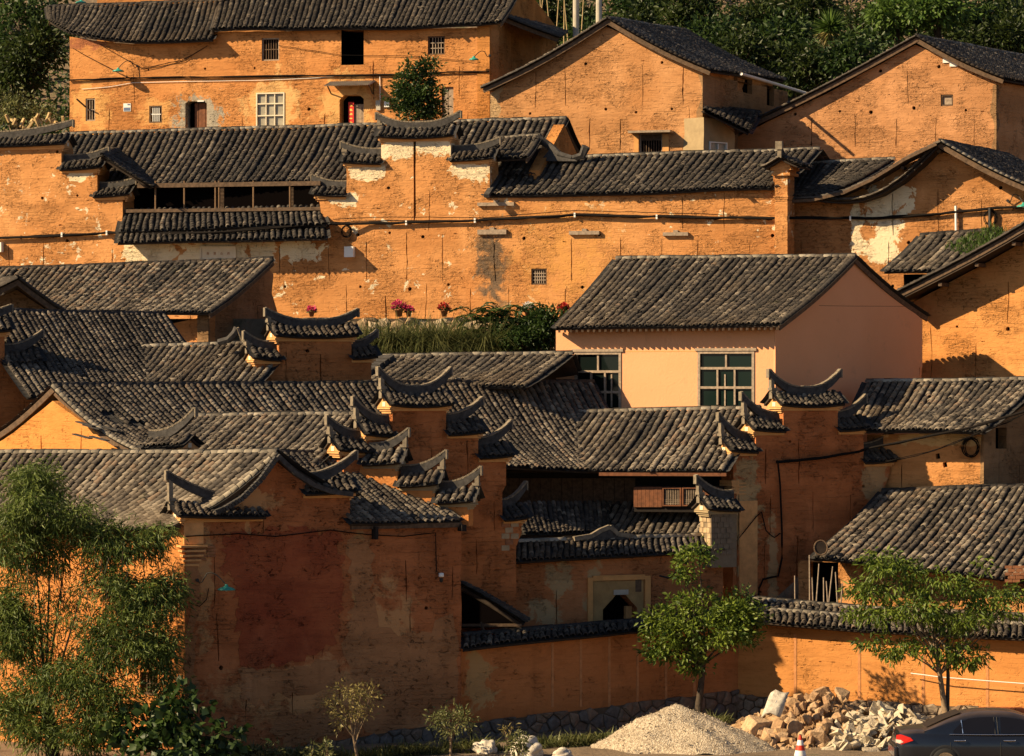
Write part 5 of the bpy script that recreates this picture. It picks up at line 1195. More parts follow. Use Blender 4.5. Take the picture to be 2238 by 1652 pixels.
rg_.tube(pts, .025, 6); rg_ = tag(rg_.build('round_basket', M['wood']), 'round dark sieve leaning on the eave of the lower right roof', 'sieve')
b = MB(); b.lathe(p + Vector((0, .03, 0)), [(.001, .01), (.19, .01), (.19, 0), (.001, 0)], 20, axis=(.1, -1, .1)); b.build('sieve_mesh', M['deck'], rg_)
# ------------------------------------------------------------------ low boundary wall along the road
LBl = Line((1008, 103.0), (1613, 108.0)); LBr = Line((1613, 108.0), (2300, 104.2))
M['earth_l'] = earth('boundary earth', (.55, .215, .075), (.44, .155, .048), rough_amt=.55, smoothwall=.06, patches=[(pt(LBl, 1050, 1480), .55, 1.0, (.46, .27, .11), .3)])  # shade put into the colour: darker, redder copy for the shaded stretch
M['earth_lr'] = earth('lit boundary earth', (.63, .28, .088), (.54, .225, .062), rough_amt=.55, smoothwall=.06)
wb = thing('boundary_wall', 'low ochre boundary wall with tiled coping, half in shade, along the foot of the village', 'wall', P(1613, 1550, 107))
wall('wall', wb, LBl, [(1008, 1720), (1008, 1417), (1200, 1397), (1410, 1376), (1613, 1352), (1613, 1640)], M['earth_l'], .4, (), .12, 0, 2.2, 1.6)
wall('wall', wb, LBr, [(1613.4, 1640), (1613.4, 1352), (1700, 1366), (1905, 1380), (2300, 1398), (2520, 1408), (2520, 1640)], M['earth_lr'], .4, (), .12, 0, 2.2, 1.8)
roof(wb, P3([(1010, 1392, 103.35), (1200, 1377, 104.9), (1410, 1359, 106.6), (1620, 1334, 108.3)]), P3([(1012, 1420, 102.55), (1200, 1399, 104.15), (1412, 1377, 105.9), (1625, 1354, 107.6)]), 130, .01, .2, .12, .012, 'dark', tint=.40, name='wall_cap')
roof(wb, P3([(1625, 1333, 108.3), (1900, 1352, 106.7), (2300, 1370, 104.5), (2520, 1380, 103.3)]), P3([(1622, 1356, 107.5), (1905, 1381, 105.95), (2300, 1399, 103.75), (2520, 1409, 102.55)]), 170, .01, .2, .12, .012, 'pale', tint=.50, name='wall_cap')
roof(wb, P3([(1640, 1312, 109.3), (1900, 1334, 107.7), (2300, 1352, 105.5), (2520, 1362, 104.3)]), P3([(1636, 1332, 108.5), (1900, 1351, 106.95), (2300, 1369, 104.8), (2520, 1379, 103.6)]), 0, .01, .2, .12, .012, 'pale', tint=.60, name='wall_cap')
M['strip'] = flat('joint render', (.50, .22, .085), .95, var=.25, scale=5, bump=.02)
for i in range(6):
    l_ = LBl; x = 1205 + i * 62; b = MB(); b.lbox(l_, x, 1399 - (x - 1200) * .105 + 6, x + 5, 1545, .0, .012); b.build('joint_strip', M['strip'], wb)
for i in range(4):
    x = 1735 + i * 140; b = MB(); b.lbox(LBr, x, 1385 + i * 5, x + 6, 1545, .0, .012); b.build('joint_strip', M['strip'], wb)
hr = thing('ruined_wall', 'broken sunlit earth wall with exposed bricks at the right edge above the coping', 'wall', P(2200, 1340, 106.5))
wall('wall', hr, Line((2030, 106.9), (2300, 105.8)), [(2030, 1420), (2030, 1322), (2090, 1314), (2150, 1308), (2230, 1306), (2480, 1296), (2480, 1420)], M['earth_w'], .5, (), .4, .2)
for i in range(14):
    r, k = divmod(i, 3); b = MB(); x = 2196 + k * 17 + (r % 2) * 7; y = 1236 + r * 7.5
    b.hexa(P3([(x, y + 6.5, 107.0), (x + 16, y + 6.5, 107.0), (x + 16, y + 6.5, 107.3), (x, y + 6.5, 107.3), (x, y, 107.0), (x + 16, y, 107.0), (x + 16, y, 107.3), (x, y, 107.3)])); b.build('brick', M['brick'], hr)
# ------------------------------------------------------------------ rubble stone footings
def clip(poly, px, py, nx_, ny_):
    out = []
    for i in range(len(poly)):
        a, b = poly[i], poly[(i + 1) % len(poly)]
        da, db = (a[0] - px) * nx_ + (a[1] - py) * ny_, (b[0] - px) * nx_ + (b[1] - py) * ny_
        if da <= 0: out.append(a)
        if (da < 0) != (db < 0) and abs(da - db) > 1e-9:
            t = da / (da - db); out.append((a[0] + (b[0] - a[0]) * t, a[1] + (b[1] - a[1]) * t))
    return out
def stone_face(parent, ln, top, bot, x0, x1, size, mats, o0=.0, depth=.22, nmax=300):
    """irregular fitted stones between TOP and BOTTOM lines (functions of picture x)"""
    s0, s1 = ln.sz(x0, top(x0))[0], ln.sz(x1, top(x1))[0]
    def zt(s): f = (s - s0) / (s1 - s0); x = x0 + (x1 - x0) * f; return ln.sz(x, top(x))[1]
    def zb(s): f = (s - s0) / (s1 - s0); x = x0 + (x1 - x0) * f; return ln.sz(x, bot(x))[1]
    pts = []; zmin = min(zb(s0), zb(s1)) ; zmax = max(zt(s0), zt(s1)); r = 0; z = zmin
    while z < zmax + size:
        s = s0 - size + (r % 2) * size * .5
        while s < s1 + size:
            pts.append((s + rnd.uniform(-.38, .38) * size, z + rnd.uniform(-.38, .38) * size)); s += size * rnd.choice((.8, 1.0, 1.3))
        z += size * .78; r += 1
    n = 0
    mb0 = MB(); a, b = (s0, s1); mb0.hexa([ln.pt(a, zb(a) - .3, o0 + .02), ln.pt(b, zb(b) - .3, o0 + .02), ln.pt(b, zb(b) - .3, o0 - .3), ln.pt(a, zb(a) - .3, o0 - .3), ln.pt(a, zt(a), o0 + .02), ln.pt(b, zt(b), o0 + .02), ln.pt(b, zt(b), o0 - .3), ln.pt(a, zt(a), o0 - .3)])
    base = mb0.build('footing', M['mortar'], parent)
    for i, p in enumerate(pts):
        if not (s0 - .1 < p[0] < s1 + .1 and zb(p[0]) - .2 < p[1] < zt(p[0]) + .12): continue
        poly = [(p[0] - size, p[1] - size), (p[0] + size, p[1] - size), (p[0] + size, p[1] + size), (p[0] - size, p[1] + size)]
        for j, q in enumerate(pts):
            if i == j or abs(q[0] - p[0]) > 2.2 * size or abs(q[1] - p[1]) > 2.2 * size: continue
            dx, dy = q[0] - p[0], q[1] - p[1]; poly = clip(poly, (p[0] + q[0]) / 2, (p[1] + q[1]) / 2, dx, dy)
            if len(poly) < 3: break
        if len(poly) < 3 or n >= nmax: continue
        cx, cy = sum(q[0] for q in poly) / len(poly), sum(q[1] for q in poly) / len(poly)
        k = len(poly); d = rnd.uniform(.05, .13); mb = MB()
        A = [ln.pt(cx + (q[0] - cx) * .95, min(cy + (q[1] - cy) * .95, zt(q[0]) + .05), o0) for q in poly]
        B = [ln.pt(cx + (q[0] - cx) * .88 + rnd.uniform(-.01, .01), min(cy + (q[1] - cy) * .88, zt(q[0]) + .05), o0 + d * .7) for q in poly]
        C = [ln.pt(cx + (q[0] - cx) * .5 + rnd.uniform(-.02, .02), min(cy + (q[1] - cy) * .5, zt(q[0]) + .05), o0 + d + rnd.uniform(-.02, .02)) for q in poly]
        mb.add(A + B + C, [(q, (q + 1) % k, k + (q + 1) % k, k + q) for q in range(k)] + [(k + q, k + (q + 1) % k, 2 * k + (q + 1) % k, 2 * k + q) for q in range(k)] + [tuple(2 * k + q for q in range(k))])
        mb.build('stone', M[rnd.choice(mats)], base); n += 1
M['mortar'] = flat('dark mortar', (.10, .07, .045), .95, var=.3)
for k, c in (('stone_a', (.17, .12, .085)), ('stone_b', (.22, .15, .10)), ('stone_c', (.13, .11, .095)), ('stone_d', (.26, .20, .14))): M[k] = flat('footing ' + k, c, .9, var=.35, scale=6, bump=.02)
sf = thing('stone_footing', 'dark rubble stone footing under the front house and shaded boundary wall', 'wall', LW.at(1008, 1640))
stone_face(sf, Line((403, 99), (1008, 102.6), .02), lambda x: 1647 - (x - 560) * .16, lambda x: 1690 - (x - 500) * .06, 540, 1008, .40, ('stone_a', 'stone_b', 'stone_c'), nmax=170)
sf2 = thing('stone_footing', 'dark rubble stone footing along the shaded boundary wall behind the sand heap', 'wall', LBl.at(1300, 1640))
stone_face(sf2, Line((1008, 103.0), (1613, 108.0), .02), lambda x: 1584 - (x - 1008) * .122, lambda x: 1660 - (x - 1008) * .125, 1010, 1611, .40, ('stone_a', 'stone_b', 'stone_c'), nmax=200)
sf3 = thing('stone_footing', 'sunlit rubble stone footing under the right boundary wall behind the car', 'wall', LBr.at(1900, 1600))
stone_face(sf3, Line((1613, 108.0), (2300, 104.2), .02), lambda x: 1520 + (x - 1613) * .05, lambda x: 1575 + (x - 1613) * .08, 1616, 2290, .38, ('stone_b', 'stone_d', 'stone_d'), nmax=220)
# terrace wall with flower pots
LT = Line((560, 121.2), (1320, 121.2)); tw_ = thing('terrace_wall', 'pale stone terrace wall carrying flower pots below the long ochre wall', 'wall', P(900, 770, 121.2))
for k, c in (('stone_e', (.42, .29, .17)), ('stone_f', (.34, .24, .15)), ('stone_g', (.48, .37, .24))): M[k] = flat('terrace ' + k, c, .9, var=.3, scale=6, bump=.02)
stone_face(tw_, LT, lambda x: 697, lambda x: 800, 590, 1300, .36, ('stone_e', 'stone_f', 'stone_g'), nmax=295)
# ------------------------------------------------------------------ plants
def leafmat(name, c1, c2, trans=.35):
    m = bpy.data.materials.new(name); m.use_nodes = True; t = m.node_tree; b = t.nodes['Principled BSDF']; out = t.nodes['Material Output']
    a = nd(t, 'ShaderNodeAttribute', attribute_name='tint').outputs['Fac']
    c = ramp(t, a, [(.0, c1), (1, c2)])
    t.links.new(c, b.inputs['Base Color']); b.inputs['Roughness'].default_value = .45; b.inputs['Specular IOR Level'].default_value = .3
    tr = nd(t, 'ShaderNodeBsdfTranslucent'); t.links.new(mix(t, .5, c, (.5, .6, .1), 'MULTIPLY'), tr.inputs[0])
    t.links.new(c, tr.inputs[0])
    mx = nd(t, 'ShaderNodeMixShader'); mx.inputs[0].default_value = trans
    t.links.new(b.outputs[0], mx.inputs[1]); t.links.new(tr.outputs[0], mx.inputs[2]); t.links.new(mx.outputs[0], out.inputs[0])
    return m
M['lf_willow'] = leafmat('willow leaf', (.036, .066, .013), (.185, .235, .052))
M['lf_broad'] = leafmat('broad leaf', (.030, .064, .010), (.185, .245, .032))
M['lf_dark'] = leafmat('dark leaf', (.014, .034, .010), (.060, .100, .022))
M['lf_forest'] = leafmat('forest leaf', (.012, .024, .006), (.052, .074, .016))
M['lf_light'] = leafmat('light leaf', (.04, .085, .016), (.12, .19, .035))
M['lf_dry'] = leafmat('dry leaf', (.16, .13, .045), (.30, .25, .09))
M['lf_grass'] = leafmat('grass blade', (.07, .09, .03), (.20, .20, .075))
M['lf_fern'] = leafmat('fern leaf', (.022, .050, .014), (.085, .125, .032))
M['bark'] = flat('bark', (.055, .040, .028), .95, var=.5, scale=9, bump=.02)
M['bark_pale'] = flat('pale bark', (.20, .14, .085), .95, var=.4, scale=9, bump=.01)
M['bamboo'] = flat('bamboo', (.42, .30, .14), .7, var=.2)
def leaves(name, parent, C, D, Lg, Wd, mat, tint, fold=.22):
    """leaf blades: base points C, directions D, lengths, widths"""
    n = len(C); D = D / np.linalg.norm(D, axis=1)[:, None]
    r = rng.normal(0, 1, (n, 3)); S = np.cross(D, r); S /= np.linalg.norm(S, axis=1)[:, None]; N = np.cross(S, D)
    Lg = np.broadcast_to(Lg, n)[:, None]; Wd = np.broadcast_to(Wd, n)[:, None]
    v0 = C; v1 = C + D * Lg * .45 + S * Wd * .5 + N * Wd * fold; v2 = C + D * Lg + N * Lg * -.08; v3 = C + D * Lg * .45 - S * Wd * .5 + N * Wd * fold
    V = np.stack([v0, v1, v2, v3], 1).reshape(-1, 3); k = np.arange(n)[:, None] * 4
    Q = np.concatenate([k + np.array([[0, 1, 2]]), k + np.array([[0, 2, 3]])], 0)
    return link(name, np_mesh(name, V, Q, mat, np.repeat(np.clip(tint, 0, 1), 4)), parent)
def blob_points(blobs, n, shell=.55):
    """clump centres inside picture-placed ellipsoids (x, y, Y, rx, rz[, ry]) in metres"""
    vol = np.array([b[3] * b[4] for b in blobs]); k = rng.choice(len(blobs), n, p=vol / vol.sum()); out = np.zeros((n, 3)); nrm = np.zeros((n, 3))
    d = rng.normal(0, 1, (n, 3)); d /= np.linalg.norm(d, axis=1)[:, None]; r = shell + (1 - shell) * rng.random(n) ** .7; r *= rng.uniform(.8, 1.08, n)
    for i in range(n):
        b = blobs[k[i]]; c = P(b[0], b[1], b[2]); ry = b[5] if len(b) > 5 else b[3]
        out[i] = (c.x + d[i, 0] * r[i] * b[3], c.y + d[i, 1] * r[i] * ry, c.z + d[i, 2] * r[i] * b[4]); nrm[i] = d[i]
    return out, nrm
def crown(parent, blobs, nclump, per, spread, llen, lwid, mat, droop=.3, name='crown', out=.6, flat_=.7, shell=.5, fold=.22):
    C, N = blob_points(blobs, nclump, shell); k = np.repeat(np.arange(nclump), per); n = len(k)
    off = rng.normal(0, spread, (n, 3)); off[:, 2] *= flat_
    D = N[k] * out + rng.normal(0, .6, (n, 3)) + off / spread * .35; D[:, 2] -= droop
    tint = np.clip(.5 + .22 * rng.normal(0, 1, nclump)[k] + rng.normal(0, .18, n), 0, 1)
    leaves(name, parent, C[k] + off, D, llen * rng.uniform(.7, 1.25, n), lwid * rng.uniform(.75, 1.2, n), mat, tint, fold)
    return C
def limbs(parent, base, C, r, mat, n=14, trunk_top=None, lean=.3, r2=.012, name='trunk', bn='branch'):
    """tapered trunk, limbs and twigs reaching clump centres"""
    base = Vector(base); top = Vector(trunk_top); mb = MB()
    pts = [base.lerp(top, t) + Vector((math.sin(t * 4 + base.x) * .06, 0, 0)) * (top - base).length * lean * .4 for t in np.linspace(0, 1, 7)]
    mb.tube(pts, r, 8, 0, r * .6); mb.build(name, mat, parent, True)
    idx = rng.choice(len(C), min(n, len(C)), replace=False)
    for i in idx:
        c = Vector(C[i]); s = pts[rng.integers(3, 7)]; mid = s.lerp(c, .5) + Vector((0, 0, abs(rng.normal(0, .12)) * (c - s).length)); b = MB()
        q = [s.lerp(mid, t).lerp(mid.lerp(c, t), t) for t in np.linspace(0, 1, 6)]
        b.tube(q, r * rng.uniform(.28, .42), 5, 0, r2); b.build(bn, mat, parent, True)
# willow at the lower left: several upright stems
tw1 = thing('willow_tree', 'tall feathery willow like tree in front of the sunlit wall at the lower left', 'tree', P(108, 1652, 97))
WB = [(70, 1100, 97, 1.0, 1.0), (90, 1050, 97.3, .7, .55), (30, 1190, 97, 1.1, 1.1), (150, 1130, 97, .9, .8), (215, 1190, 97, .8, .7), (280, 1190, 97, 1.0, .6), (340, 1185, 97.3, .55, .45), (235, 1265, 96.8, .7, .5), (310, 1310, 96.8, 1.0, .8), (250, 1400, 96.6, 1.2, .9), (340, 1420, 96.7, .8, .9), (150, 1490, 96.5, 1.5, .8), (240, 1540, 96.4, 1.2, .8), (40, 1400, 97, 1.0, 1.0), (20, 1540, 97, .9, .7), (365, 1290, 96.8, .5, .8), (110, 1215, 97.2, .7, .5), (20, 1330, 97, .7, .7), (80, 1600, 96.6, 1.0, .5), (180, 1600, 96.4, 1.0, .6), (370, 1500, 96.8, .4, .5)]
CW = crown(tw1, WB, 1350, 38, .17, .20, .036, M['lf_willow'], droop=.75, shell=.2, out=.35)
C2 = crown(tw1, [(150, 1330, 97, 1.8, 1.5), (60, 1300, 97, .9, 1.0), (260, 1340, 96.9, 1.2, 1.2), (90, 1480, 97, 1.3, .9)], 230, 16, .2, .19, .032, M['lf_willow'], droop=.8, shell=.1, out=.3)
for i in range(90):
    b = MB(); c = Vector(C2[i]); e = c + Vector((rng.normal(0, .25), rng.normal(0, .2), rng.uniform(.4, 1.0))); b.tube([c, c.lerp(e, .5) + Vector((.04, 0, -.03)), e], .006, 3, 0, .012); b.build('twig', M['bark_pale'] if i % 2 else M['bark'], tw1)
mb = MB(); mb.tube([P(115, 1665, 97), P(112, 1600, 97), P(98, 1540, 97)], .20, 9, 0, .17); mb.build('trunk', M['bark'], tw1, True)
for (x, y, xm, ym) in ((70, 1150, 92, 1350), (150, 1180, 118, 1380), (40, 1260, 70, 1420), (200, 1200, 150, 1420), (280, 1240, 190, 1430), (320, 1340, 210, 1460), (350, 1440, 230, 1500), (20, 1480, 50, 1530), (110, 1100, 108, 1320), (250, 1330, 170, 1460), (-10, 1520, 40, 1560)):
    b = MB(); s = P(98, 1545, 97); m_ = P(xm, ym, 97 + rnd.uniform(-.4, .4)); e = P(x, y, 97 + rnd.uniform(-.5, .5))
    b.tube([s.lerp(m_, t).lerp(m_.lerp(e, t), t) for t in np.linspace(0, 1, 9)], .045, 6, 0, .010); b.build('branch', M['bark_pale'] if x > 60 and x % 20 == 0 else M['bark'], tw1, True)
for i in range(26):
    b = MB(); c = Vector(CW[rng.integers(0, len(CW))]); e = c + Vector((rng.normal(0, .5), rng.normal(0, .2), -abs(rng.normal(.3, .4)))); b.tube([c, c.lerp(e, .5) + Vector((.05, 0, .08)), e], .012, 4, 0, .005); b.build('twig', M['bark_pale'], tw1)
tb1 = thing('broadleaf_shrub', 'dark shrub with big round leaves below the willow', 'shrub', P(400, 1655, 95.5))
CS = crown(tb1, [(300, 1590, 95.5, .9, .5), (390, 1570, 95.5, 1.0, .7), (480, 1610, 95.3, .7, .5), (350, 1630, 95.2, 1.2, .5), (440, 1640, 95.1, 1.0, .4), (390, 1530, 95.6, .35, .4)], 210, 5, .16, .27, .23, M['lf_broad_dark'] if 'lf_broad_dark' in M else M['lf_dark'], droop=.55, shell=.4, fold=.15)
limbs(tb1, P(395, 1700, 95.5), CS, .05, M['bark'], 16, P(395, 1610, 95.5))
# medium tree in front of the boundary wall
tm = thing('broadleaf_tree', 'bushy glossy green tree standing before the corner of the boundary wall', 'tree', P(1528, 1535, 104.2))
MBl = [(1530, 1320, 104, 1.2, .5), (1455, 1350, 104, .8, .55), (1605, 1345, 104, .85, .5), (1545, 1380, 103.9, 1.5, .5), (1475, 1420, 104, .85, .5), (1520, 1450, 104, .6, .35), (1515, 1215, 104, .6, .38), (1498, 1252, 104, .35, .25), (1625, 1310, 104, .4, .35), (1620, 1390, 104, .55, .35), (1440, 1400, 104, .5, .35)]
CM = crown(tm, MBl, 340, 19, .13, .16, .075, M['lf_broad'], droop=.1, shell=.3, out=.7)
limbs(tm, P(1526, 1560, 104.2), CM, .11, M['bark'], 22, P(1540, 1400, 104.2))
# right tree with hanging compound leaves
tr_ = thing('spreading_tree', 'spreading tree with drooping leaf fans before the sunlit boundary wall at the right', 'tree', P(2062, 1545, 101.5))
RBl = [(1960, 1240, 101.5, .9, .35), (2040, 1270, 101.5, 1.2, .42), (1900, 1290, 101.5, .75, .32), (2120, 1290, 101.5, .9, .4), (1990, 1330, 101.3, 1.4, .38), (2090, 1350, 101.3, 1.2, .4), (2170, 1330, 101.4, .8, .35), (1930, 1345, 101.4, .9, .3), (1870, 1340, 101.6, .4, .2), (2050, 1410, 101.3, 1.1, .35), (1960, 1420, 101.4, .7, .3), (2110, 1440, 101.3, .8, .3), (1900, 1400, 101.6, .4, .25), (2150, 1240, 101.8, .4, .25), (2210, 1300, 101.6, .5, .25), (1920, 1215, 101.6, .4, .2)]
CR = crown(tr_, RBl, 400, 16, .14, .19, .062, M['lf_forest_l'] if 'lf_forest_l' in M else M['lf_broad'], droop=.65, shell=.3, out=.5, flat_=.5)
limbs(tr_, P(2066, 1560, 101.5), CR, .085, M['bark_pale'], 26, P(2040, 1390, 101.5), .3)
mb = MB(); mb.tube([P(2070, 1560, 101.6), P(2072, 1480, 101.6), P(2070, 1400, 101.6), P(2075, 1330, 101.6)], .065, 7, 0, .03); mb.build('trunk', M['bark'], tr_, True)
# saplings by the road
def sapling(label, x, y, Y, blobs, nc, mat, tr=.045):
    s = thing('sapling', label, 'sapling', P(x, y, Y)); c = crown(s, blobs, nc, 9, .10, .13, .045, M[mat], droop=.15, shell=.25, out=.6)
    limbs(s, P(x, y + 25, Y), c, tr, M['bark_pale'], 16, P(blobs[0][0], blobs[0][1] + 22, Y), .2, .006)
sapling('thin yellowing sapling before the dark front wall', 784, 1650, 97.5, [(768, 1560, 97.5, .62, .5), (760, 1510, 97.5, .45, .35), (800, 1520, 97.5, .4, .35), (735, 1545, 97.5, .35, .3)], 75, 'lf_dry')
sapling('small round sapling right of the yellowing one', 985, 1650, 98, [(985, 1580, 98, .6, .45), (960, 1570, 98, .4, .3), (1015, 1575, 98, .35, .4)], 75, 'lf_grass')
sapling('bare little sapling near the white sacks', 1106, 1648, 98.5, [(1110, 1590, 98.5, .2, .3)], 5, 'lf_dry', .03)
sapling('small green seedling between the white sacks', 1134, 1650, 96.2, [(1132, 1625, 96.2, .22, .25)], 40, 'lf_grass', .02)
sapling('weedy bush in the shade left of the sand heap', 1340, 1625, 103, [(1330, 1620, 103, .5, .25), (1400, 1600, 103, .4, .3)], 60, 'lf_dark', .02)
for (x, y) in ((610, 1640), (680, 1642), (575, 1648), (715, 1640)):
    sapling('green weed at the foot of the front wall, lower left', x, y + 8, 97, [(x, y, 97, .12, .25)], 14, 'lf_grass', .012)
for s_ in [o for o in bpy.data.objects if o.get('label', '').startswith('green weed')]: s_['group'] = 'weeds at the foot of the front wall'
# tree before the farmhouse
ta = thing('bushy_tree', 'dense dark green tree before the farmhouse, above the horned roof', 'tree', P(910, 272, 138))
AB = [(905, 190, 138, .7, .9), (940, 150, 138, .3, .6), (930, 220, 138, .7, .6), (880, 210, 138, .5, .6), (965, 190, 138, .25, .25), (905, 245, 138, .8, .5), (895, 150, 138, .3, .4), (950, 245, 138, .5, .4)]
CA = crown(ta, AB, 260, 17, .14, .17, .085, M['lf_dark'], droop=.2, shell=.35)
limbs(ta, P(915, 300, 138), CA, .09, M['bark'], 14, P(915, 215, 138))
# terrace plants
def grass_tuft(label, x, y, Y, r, h, n, mat='lf_grass', group=None, parentless=True):
    c = P(x, y, Y); a = rng.uniform(0, 6.28, n); q = rng.random(n) ** .5 * r; C = np.stack([c.x + np.cos(a) * q, c.y + np.sin(a) * q * .5, np.full(n, c.z)], -1)
    D = np.stack([np.cos(a) * .5 + rng.normal(0, .25, n), np.sin(a) * .4, rng.uniform(.6, 1.3, n)], -1); H = h * rng.uniform(.5, 1.15, n)
    D /= np.linalg.norm(D, axis=1)[:, None]; mid = C + D * H[:, None] * .6; D2 = D.copy(); D2[:, 2] -= rng.uniform(.4, 1.6, n); D2 /= np.linalg.norm(D2, axis=1)[:, None]; tip = mid + D2 * H[:, None] * .6
    S = np.stack([-np.sin(a), np.cos(a), np.zeros(n)], -1) * .016; V = np.stack([C - S, C + S, mid + S, mid - S, tip], 1).reshape(-1, 3); k = np.arange(n)[:, None] * 5
    Q = np.concatenate([k + np.array([[0, 1, 2]]), k + np.array([[0, 2, 3]]), k + np.array([[3, 2, 4]])], 0)
    return tag(link('grass_tuft', np_mesh('grass_tuft', V, Q, M[mat], np.repeat(rng.random(n), 5))), label, 'grass', group)
for i, (x, y, r, h) in enumerate(((790, 782, .6, 1.3), (885, 786, .8, 1.6), (930, 786, .8, 1.5), (970, 786, .7, 1.5), (1005, 782, .6, 1.3), (840, 785, .7, 1.45), (870, 785, .7, 1.2), (905, 788, .8, 1.3), (950, 786, .8, 1.45), (985, 788, .6, 1.0), (812, 770, .5, .9), (1020, 786, .6, 1.0), (1060, 784, .5, 1.4))):
    grass_tuft('long arching grass tuft on the terrace above the low roof', x, y, 120.2 - i * .02, r, h, 520, group='grass tufts on the terrace')
fb = thing('fern_bush', 'big feathery bush on the terrace below the damp streak', 'bush', P(1090, 770, 120.4))
FC, FD = [], []; CF = []
for i in range(150):
    bx_ = P(rnd.choice((1040, 1075, 1090, 1110, 1140)) + rnd.uniform(-14, 14), rnd.choice((755, 728, 706, 690)), 120.3 + rnd.uniform(-.3, .3)); an = rnd.uniform(0, 6.28); L_ = rnd.uniform(.55, 1.15); o_ = Vector((math.cos(an), math.sin(an) * .6, 0)); up_ = rnd.uniform(.5, 1.15)
    for k in range(26):
        t = k / 25; p = bx_ + o_ * L_ * t * .8 + Vector((0, 0, L_ * (up_ * t - .75 * t * t))); tg = (o_ * .8 + Vector((0, 0, up_ - 1.5 * t))).normalized(); sd = tg.cross(Vector((0, 0, 1))).normalized()
        if t < .15: continue
        for q in (-1, 1): FC.append(p); FD.append(sd * q + tg * .55 + Vector((0, 0, rnd.uniform(-.25, .1))))
    CF.append(tuple(bx_ + o_ * L_ * .4 + Vector((0, 0, L_ * .3))))
n = len(FC); ft = np.repeat(rng.random(n // 46 + 1), 46)[:n] * .7 + rng.random(n) * .3
leaves('frond', fb, np.array(FC), np.array(FD), .17 * rng.uniform(.7, 1.2, n), .045, M['lf_fern'], ft)
gb = thing('leafy_bush', 'low dark leafy bush on the terrace against the peach house', 'bush', P(1170, 772, 120.0))
CG = crown(gb, [(1150, 735, 119.9, 1.0, .5), (1195, 715, 119.9, .6, .7), (1110, 750, 119.9, .6, .4), (1175, 700, 120, .4, .4)], 240, 20, .14, .16, .08, M['lf_dark'], droop=.3, shell=.3)
limbs(gb, P(1165, 795, 120.0), CG, .03, M['bark'], 8, P(1165, 765, 120.0))
def pot(label, x, y, kind, leaf, s=1.0, potm='terracotta'):
    s *= .72
    Y = 121.15; p = P(x, 694, Y); p.z = 12.36; r = thing('flower_pot', label, 'flower pot', p, 'pots on the terrace wall')
    b = MB(); b.lathe(p, [(.001, 0), (.11 * s, 0), (.17 * s, .26 * s), (.19 * s, .26 * s), (.19 * s, .31 * s), (.15 * s, .31 * s), (.001, .27 * s)], 14); b.build('pot', M[potm], r, True)
    n = int(150 * s); c = np.array(p + Vector((0, 0, .42 * s))); d = rng.normal(0, 1, (n, 3)); d[:, 2] = np.abs(d[:, 2]); d /= np.linalg.norm(d, axis=1)[:, None]
    leaves('foliage', r, c + d * rng.uniform(.05, .22, (n, 1)) * s - [0, 0, .1], d, .11, .05, M[leaf], rng.random(n))
    if kind:
        n = int(170 * s); d = rng.normal(0, 1, (n, 3)); d[:, 2] = np.abs(d[:, 2]); d /= np.linalg.norm(d, axis=1)[:, None]
        leaves('blossom', r, c + d * rng.uniform(.16, .30, (n, 1)) * s - [0, 0, .05], d, .07, .07, M[kind], rng.random(n))
M['fl_pink'] = leafmat('pink petal', (.55, .03, .12), (.80, .08, .22)); M['fl_red'] = leafmat('red petal', (.35, .02, .02), (.6, .05, .04)); M['fl_white'] = leafmat('white petal', (.7, .65, .6), (.85, .82, .75))
pot('large pot of bright pink flowers on the terrace wall', 872, 690, 'fl_pink', 'lf_dark', 1.15); pot('pink flowers beside the large pot of pink flowers', 893, 690, 'fl_pink', 'lf_dark', .8)
pot('terracotta pot with a small dark red plant on the terrace wall', 971, 690, 'fl_red', 'lf_dark', 1.0); pot('pot with white flowers right of the feathery bush', 1154, 690, 'fl_white', 'lf_dark', 1.05); pot('pot of red flowers next to the peach house roof', 1232, 690, 'fl_red', 'lf_dark', 1.0); pot('small pot with sparse leaves behind the horned cap', 681, 692, 'fl_pink', 'lf_grass', .8)
gs = rng.random((900, 2)); A = np.array(P(2040, 590, 121.2)); 
gp0, gp1, gp2 = np.array(P(2060, 552, 121.9)), np.array(P(2165, 505, 122.1)), np.array(P(2120, 575, 121.0)); C = gp0 + (gp1 - gp0) * gs[:, :1] + (gp2 - gp0) * gs[:, 1:] * .9 + rng.normal(0, .06, (900, 3)); C[:, 2] += .12
D = rng.normal(0, .5, (900, 3)); D[:, 2] = np.abs(D[:, 2]) + .6
tag(leaves('roof_grass', None, C, D, .20 * rng.uniform(.6, 1.4, 900), .03, M['lf_light'], rng.random(900)), 'green grass growing over the small tiled lean to roof', 'grass', kind='stuff')
for i, (x, y) in enumerate(((560, 1652), (640, 1648), (700, 1650), (860, 1640), (900, 1636), (1000, 1630), (1050, 1626), (1200, 1622), (1260, 1616), (1320, 1612), (1420, 1590), (1560, 1575), (540, 1640), (600, 1655), (760, 1652), (820, 1648), (940, 1644), (1100, 1640), (1160, 1636), (1230, 1632), (1290, 1628), (880, 1652), (1020, 1650), (1190, 1648))):
    grass_tuft('scrubby grass tuft at the foot of the dark stone footing', x, y + 6, 98.0 + max(0, (x - 800)) * .006, .5, .38, 150, 'lf_grass', 'grass along the stone footing')
